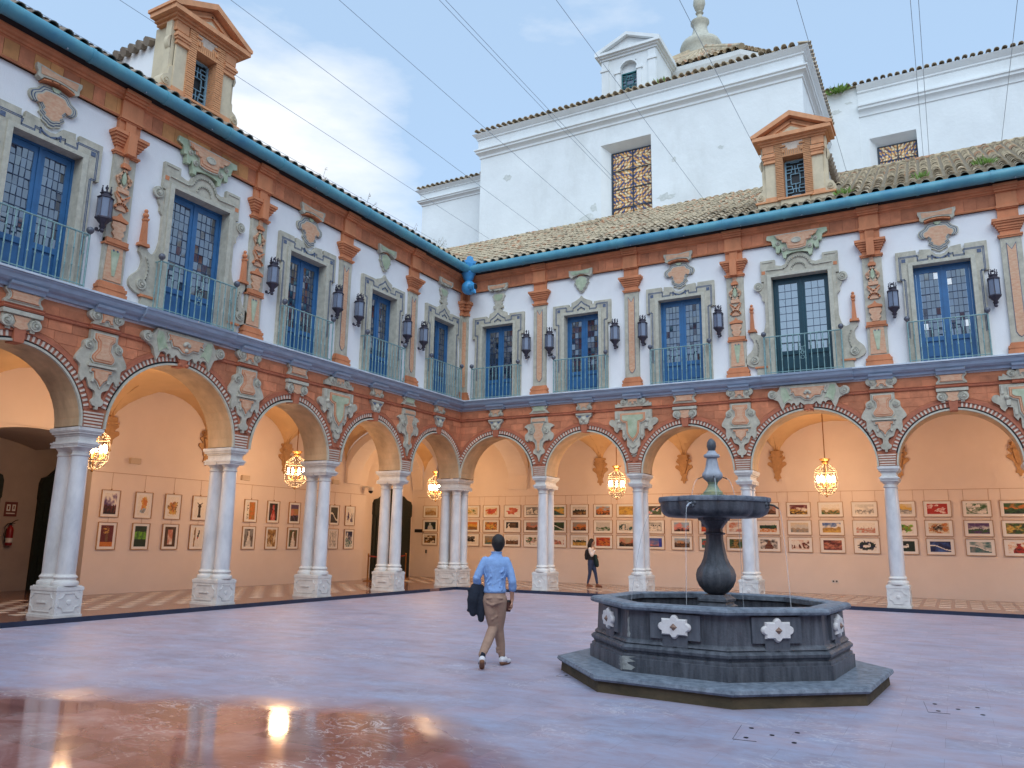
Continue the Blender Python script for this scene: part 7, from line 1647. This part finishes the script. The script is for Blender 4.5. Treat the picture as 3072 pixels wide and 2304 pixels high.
# legs: trailing left leg, planted right leg
LH, LK, LA = (-.07, .0, .86), (-.015, .04, .50), (-.145, -.24, .165)
RH, RK, RA = (.075, .01, .86), (.06, .12, .47), (.108, .20, .11)
limb(b, [LH, LK, LA], [.085, .055, .035]); limb(b, [RH, RK, RA], [.085, .055, .035])
soft('body', b, M_SKIN, man, .010)
e = MB()
for sx in (-1, 1): e.ball((.035 + sx * .032, .108, 1.622), .011, 6)
ob('eyes', e.mesh('eyes', M_BLACK), man)
e = MB(); limb(e, [(.012, .112, 1.555), (.058, .112, 1.555)], [.006, .006], 2, 6); ob('mouth', e.mesh('mouth', M_MOUTH := mat('lips', (.35, .12, .1), .5)), man)
hb = MB(); hb.ball((.035, -.004, 1.643), .114, 12, 0, .84, .98, .98); hb.ball((.035, -.035, 1.595), .082, 10, 0, .9, .8, 1.0); hb.ball((.035, -.028, 1.553), .05, 8, 0, .95, .8, .6); hb.ball((.035, .05, 1.69), .06, 8, 0, 1.1, 1, .7)
soft('hair', hb, M_HAIR, man, .012, 2)
s_ = MB()
rings(s_, [(0, -.005, .965, .150, .112), (0, -.01, .99, .158, .12), (0, -.005, 1.05, .145, .108), (0, .0, 1.14, .148, .108), (0, .005, 1.26, .168, .118), (0, .005, 1.35, .182, .118), (.0, .0, 1.41, .155, .098), (.01, 0, 1.455, .085, .075), (.015, 0, 1.50, .064, .062)])
limb(s_, [(.145, 0, 1.385), (.20, -.02, 1.26), (.238, -.045, 1.12), (.24, -.02, 1.055)], [.066, .058, .054, .052]); limb(s_, [(-.14, 0, 1.385), (-.20, -.025, 1.27), (-.25, -.05, 1.16), (-.245, .0, 1.11)], [.066, .058, .055, .05])
for p, q in (((.24, -.02, 1.07), (.241, -.01, 1.03)), ((-.247, -.02, 1.125), (-.243, .02, 1.09))): limb(s_, [p, q], [.058, .056], 2)
rg = random.Random(4)
for k in range(16):   # folds over the small of the back and sleeves
    x = rg.uniform(-.13, .13); z = rg.uniform(.98, 1.30); limb(s_, [(x, -.106, z), (x + rg.uniform(-.07, .07), -.103, z + rg.uniform(.03, .12))], [.013, .006], 2, 6)
for k in range(5): z = 1.10 + k * .035; limb(s_, [(.20 - .0 * k, -.05, z), (.26 - k * .006, -.075 + k * .006, z + .012)], [.02, .018], 2, 6)
soft('shirt', s_, M_SHIRT, man, .009, 3)
c = MB(); c.tube([(.015 + .066 * math.cos(a), .004 + .064 * math.sin(a), 1.505) for a in [k * PI / 8 for k in range(17)]], .012, 6); ob('collar', c.mesh('collar', M_SHIRT, 60), man)
t_ = MB()
rings(t_, [(0, 0, .80, .115, .095), (.0, -.005, .86, .150, .125), (.0, -.008, .92, .148, .12), (0, -.002, .98, .142, .105), (0, 0, 1.0, .14, .10)])
limb(t_, [(-.072, -.01, .88), (-.05, .0, .72), (-.012, .045, .51), (-.08, -.11, .34), (-.15, -.235, .19)], [.10, .09, .072, .066, .050]); limb(t_, [(.072, -.01, .88), (.07, .04, .70), (.055, .115, .48), (.085, .165, .30), (.105, .19, .145)], [.10, .09, .072, .064, .050])
for z, x_, y_ in ((.47, .055, .075), (.22, .075, .14), (.18, .08, .15), (.26, -.105, -.19), (.22, -.12, -.22)): limb(t_, [(x_ - .03, y_, z), (x_ + .03, y_, z + .012)], [.026, .024], 2, 6)
for sx in (-1, 1): limb(t_, [(sx * .04, -.124, .905), (sx * .11, -.115, .90)], [.011, .011], 2, 6)
for a_, b_ in (((-.02, -.12, .82), (.10, -.10, .85)), ((-.03, -.06, .62), (.03, -.05, .66)), ((.0, .0, .55), (.06, .03, .57)), ((-.06, -.06, .42), (.0, -.03, .45)), ((.03, .04, .56), (.10, .05, .54)), ((-.10, -.10, .84), (-.02, -.12, .80))): limb(t_, [a_, b_], [.016, .010], 2, 6)
soft('trousers', t_, M_CHINO, man, .010, 3)
bl = MB(); rings(bl, [(0, -.002, .975, .149, .110), (0, -.002, 1.003, .148, .110)]); ob('belt', bl.mesh('belt', M_BLACK, 40), man)
M_X = None
for nm, A_, toe, up_ in (('shoe', LA, (-.155, -.10, .03), .0), ('shoe', RA, (.12, .335, .035), 0)):
    A_ = Vector(A_)
    so_ = MB(); limb(so_, [A_ + Vector((0, -.0, .03)), A_ + Vector((0, -.01, -.03))], [.044, .04], 2); ob('sock', so_.mesh('sock', M_NAVY, 60), man)
    s2 = MB(); g = MB()
    if A_.y < 0:   # heel lifted, toes on the ground
        heel = A_ + Vector((0, -.055, -.045)); ball_ = Vector((-.15, -.145, .045)); tp = Vector((-.152, -.075, .035))
    else:
        heel = A_ + Vector((0, -.045, -.055)); ball_ = Vector((.165, .275, .045)); tp = Vector((.205, .335, .038))
    limb(s2, [heel + Vector((0, 0, .02)), (heel + ball_) / 2 + Vector((0, 0, .022)), ball_, tp], [.046, .048, .045, .032]); limb(s2, [A_ + Vector((0, -.01, -.03)), (heel + ball_) / 2 + Vector((0, 0, .03))], [.044, .04], 3)
    sh_ = soft('shoe', s2, M_SHOEW, man, .008, 2)
    dn = Vector((0, 0, -.026)) if A_.y > 0 else Vector((0, -.020, -.016))
    limb(g, [heel + dn + Vector((0, -.004, .012)), (heel + ball_) / 2 + dn * .9, ball_ + dn * .8, tp + dn * .5], [.036, .036, .038, .028]); soft('sole', g, M_GUM, sh_, .008, 2)
    st = MB()
    for q in (-.02, .005, .03):
        m0 = (heel + ball_) / 2 + (ball_ - heel).normalized() * q
        for sx in (-1, 1): st.tube([m0 + Vector((sx * .043, 0, -.01)), m0 + Vector((sx * .040, .014, .04))], .006, 5)
    ob('stripes', st.mesh('stripes', M_NAVY), sh_)
cup = thing('paper_cup', 'brown paper cup held low in the walking man\'s right hand', 'cup', man.matrix_basis @ Vector((.185, .075, .715)), R_(29))
mb = MB(); mb.lathe([(.032, 0), (.042, .13)], n=16); ob('cup_body', mb.mesh('cup_body', M_CUP, 40), cup); mb = MB(); mb.lathe([(.046, .128), (.046, .142), (.04, .152), (.01, .152)], n=16); ob('lid', mb.mesh('lid', M_BLACK, 40), cup)
jk = MB()
limb(jk, [(-.23, .10, 1.045), (-.26, .02, 1.04), (-.25, -.03, 1.02)], [.045, .055, .05]); limb(jk, [(-.26, .0, 1.02), (-.29, -.02, .88), (-.30, -.01, .76), (-.29, -.02, .70)], [.08, .085, .07, .05])
limb(jk, [(-.20, .02, 1.02), (-.19, .0, .86), (-.185, .0, .70), (-.18, .0, .62)], [.06, .062, .055, .045]); limb(jk, [(-.24, .06, 1.0), (-.25, .08, .85), (-.24, .06, .72)], [.06, .06, .04])
for k in range(7): z = 1.0 - k * .045; limb(jk, [(-.36 + .01 * (k % 3), -.02, z), (-.31, -.04, z + .02)], [.02, .03], 2, 6)
jo = soft('folded_jacket', jk, M_NAVY, None, .011, 2); jo.location = man.location; jo.rotation_euler = man.rotation_euler
tag(jo, 'dark navy jacket hanging folded over the walking man\'s left forearm', 'jacket')

# ---- the woman looking at the pictures, side on
wo = thing('person', 'standing woman with long dark hair in white sleeves and jeans, looking at the pictures', 'person', (3.62, 3.2, GF), R_(2))
# local: +X is the way she faces, so build facing +X
b = MB()
rings(b, [(0, 0, .84, .10, .13), (0, 0, .93, .105, .135), (0, 0, 1.03, .085, .105), (.01, 0, 1.16, .095, .12), (.01, 0, 1.30, .085, .13), (.0, 0, 1.37, .06, .08)])
limb(b, [(0, 0, 1.36), (.02, 0, 1.46)], [.046, .044]); b.ball((.035, 0, 1.555), .10, 12, 0, .92, .76, 1.08); limb(b, [(.125, 0, 1.545), (.14, 0, 1.53)], [.012, .011], 2, 6); b.ball((.10, 0, 1.49), .03, 6)
limb(b, [(.0, -.14, 1.32), (.08, -.16, 1.09), (.175, -.10, 1.29)], [.042, .034, .024]); hand(b, (.175, -.10, 1.29), (-.15, .35, 1), (0, -1, .1), (-1, .2, 0), .35, .9)
limb(b, [(.0, .14, 1.32), (-.01, .16, 1.07), (.17, .06, 1.04)], [.042, .034, .024]); hand(b, (.17, .05, 1.04), (1, -.4, -.1), (0, 0, -1), (0, -1, 0), .7, .9)
limb(b, [(.0, -.07, .85), (-.03, -.07, .48), (-.10, -.07, .1)], [.085, .055, .035]); limb(b, [(.0, .07, .85), (.12, .07, .48), (.19, .07, .1)], [.085, .055, .035])
soft('body', b, M_SKIN, wo, .011)
h_ = MB(); h_.ball((.012, 0, 1.585), .108, 12, 0, .95, .86, 1.0); limb(h_, [(-.04, 0, 1.56), (-.07, 0, 1.45), (-.085, 0, 1.33), (-.08, 0, 1.25)], [.075, .075, .06, .03]); limb(h_, [(.0, -.065, 1.58), (.0, -.085, 1.46), (.01, -.09, 1.34), (.02, -.09, 1.26)], [.045, .045, .035, .015])
soft('hair', h_, M_HAIR, wo, .012, 2)
e = MB()
for sy in (-1, 1): e.ball((.122, sy * .033, 1.562), .010, 6)
ob('eyes', e.mesh('eyes', M_BLACK), wo); e = MB(); e.tube([(.125, -.02, 1.508), (.125, .02, 1.508)], .006, 6); ob('mouth', e.mesh('mouth', M_MOUTH), wo)
s_ = MB(); rings(s_, [(0, 0, 1.0, .10, .125), (.01, 0, 1.15, .108, .13), (.01, 0, 1.3, .098, .14), (.0, 0, 1.37, .07, .09)])
limb(s_, [(.0, -.135, 1.32), (.03, -.155, 1.2), (.085, -.16, 1.10), (.14, -.12, 1.20), (.165, -.105, 1.26)], [.062, .056, .055, .045, .045]); limb(s_, [(.0, .135, 1.32), (-.01, .155, 1.1), (.12, .10, 1.05)], [.06, .052, .042]); soft('white_top', s_, M_WHITEC, wo, .011)
v_ = MB(); rings(v_, [(-.005, 0, .93, .122, .145), (-.005, 0, 1.05, .118, .135), (.0, 0, 1.2, .118, .138), (-.005, 0, 1.29, .10, .12)]); soft('black_vest', v_, M_BAG, wo, .012)
t_ = MB(); rings(t_, [(0, 0, .80, .10, .125), (-.01, 0, .88, .12, .15), (0, 0, .98, .105, .132)]); limb(t_, [(-.01, -.07, .84), (-.02, -.07, .66), (-.035, -.07, .46), (-.105, -.07, .14)], [.098, .082, .06, .045]); limb(t_, [(.0, .07, .84), (.07, .07, .66), (.13, .07, .46), (.185, .07, .14)], [.098, .082, .06, .045]); soft('jeans', t_, M_JEANS, wo, .011)
for x, y in ((-.10, -.07), (.19, .07)):
    s2 = MB(); limb(s2, [(x - .02, y, .045), (x + .06, y, .05), (x + .15, y, .035)], [.043, .045, .032]); limb(s2, [(x, y, .11), (x + .02, y, .06)], [.042, .04], 2); sh_ = soft('shoe', s2, M_BSHOE, wo, .01, 2)
    g = MB(); g.box(x - .06, x + .17, y - .038, y + .038, 0, .022); ob('sole', g.mesh('sole', M_GUM), sh_)
bg_ = MB(); limb(bg_, [(-.16, 0, 1.24), (-.17, 0, 1.1), (-.16, 0, 1.0)], [.075, .09, .07]); limb(bg_, [(-.15, -.05, 1.22), (-.16, -.05, 1.0)], [.07, .07]); bo_ = soft('backpack', bg_, M_BAG, None, .012, 2); bo_.location = wo.location
tag(bo_, 'black backpack on the standing woman\'s back', 'bag')
j_ = MB(); limb(j_, [(.10, .02, 1.08), (.17, .02, 1.08)], [.055, .05]); limb(j_, [(.12, .03, 1.06), (.17, .04, .9), (.20, .04, .76)], [.06, .085, .075]); limb(j_, [(.17, .0, 1.03), (.22, .0, .86), (.235, .0, .74)], [.05, .06, .04]); jo = soft('coat', j_, M_GREENJ, None, .012, 2); jo.location = wo.location
tag(jo, 'dark green coat hanging over the standing woman\'s forearm', 'coat')
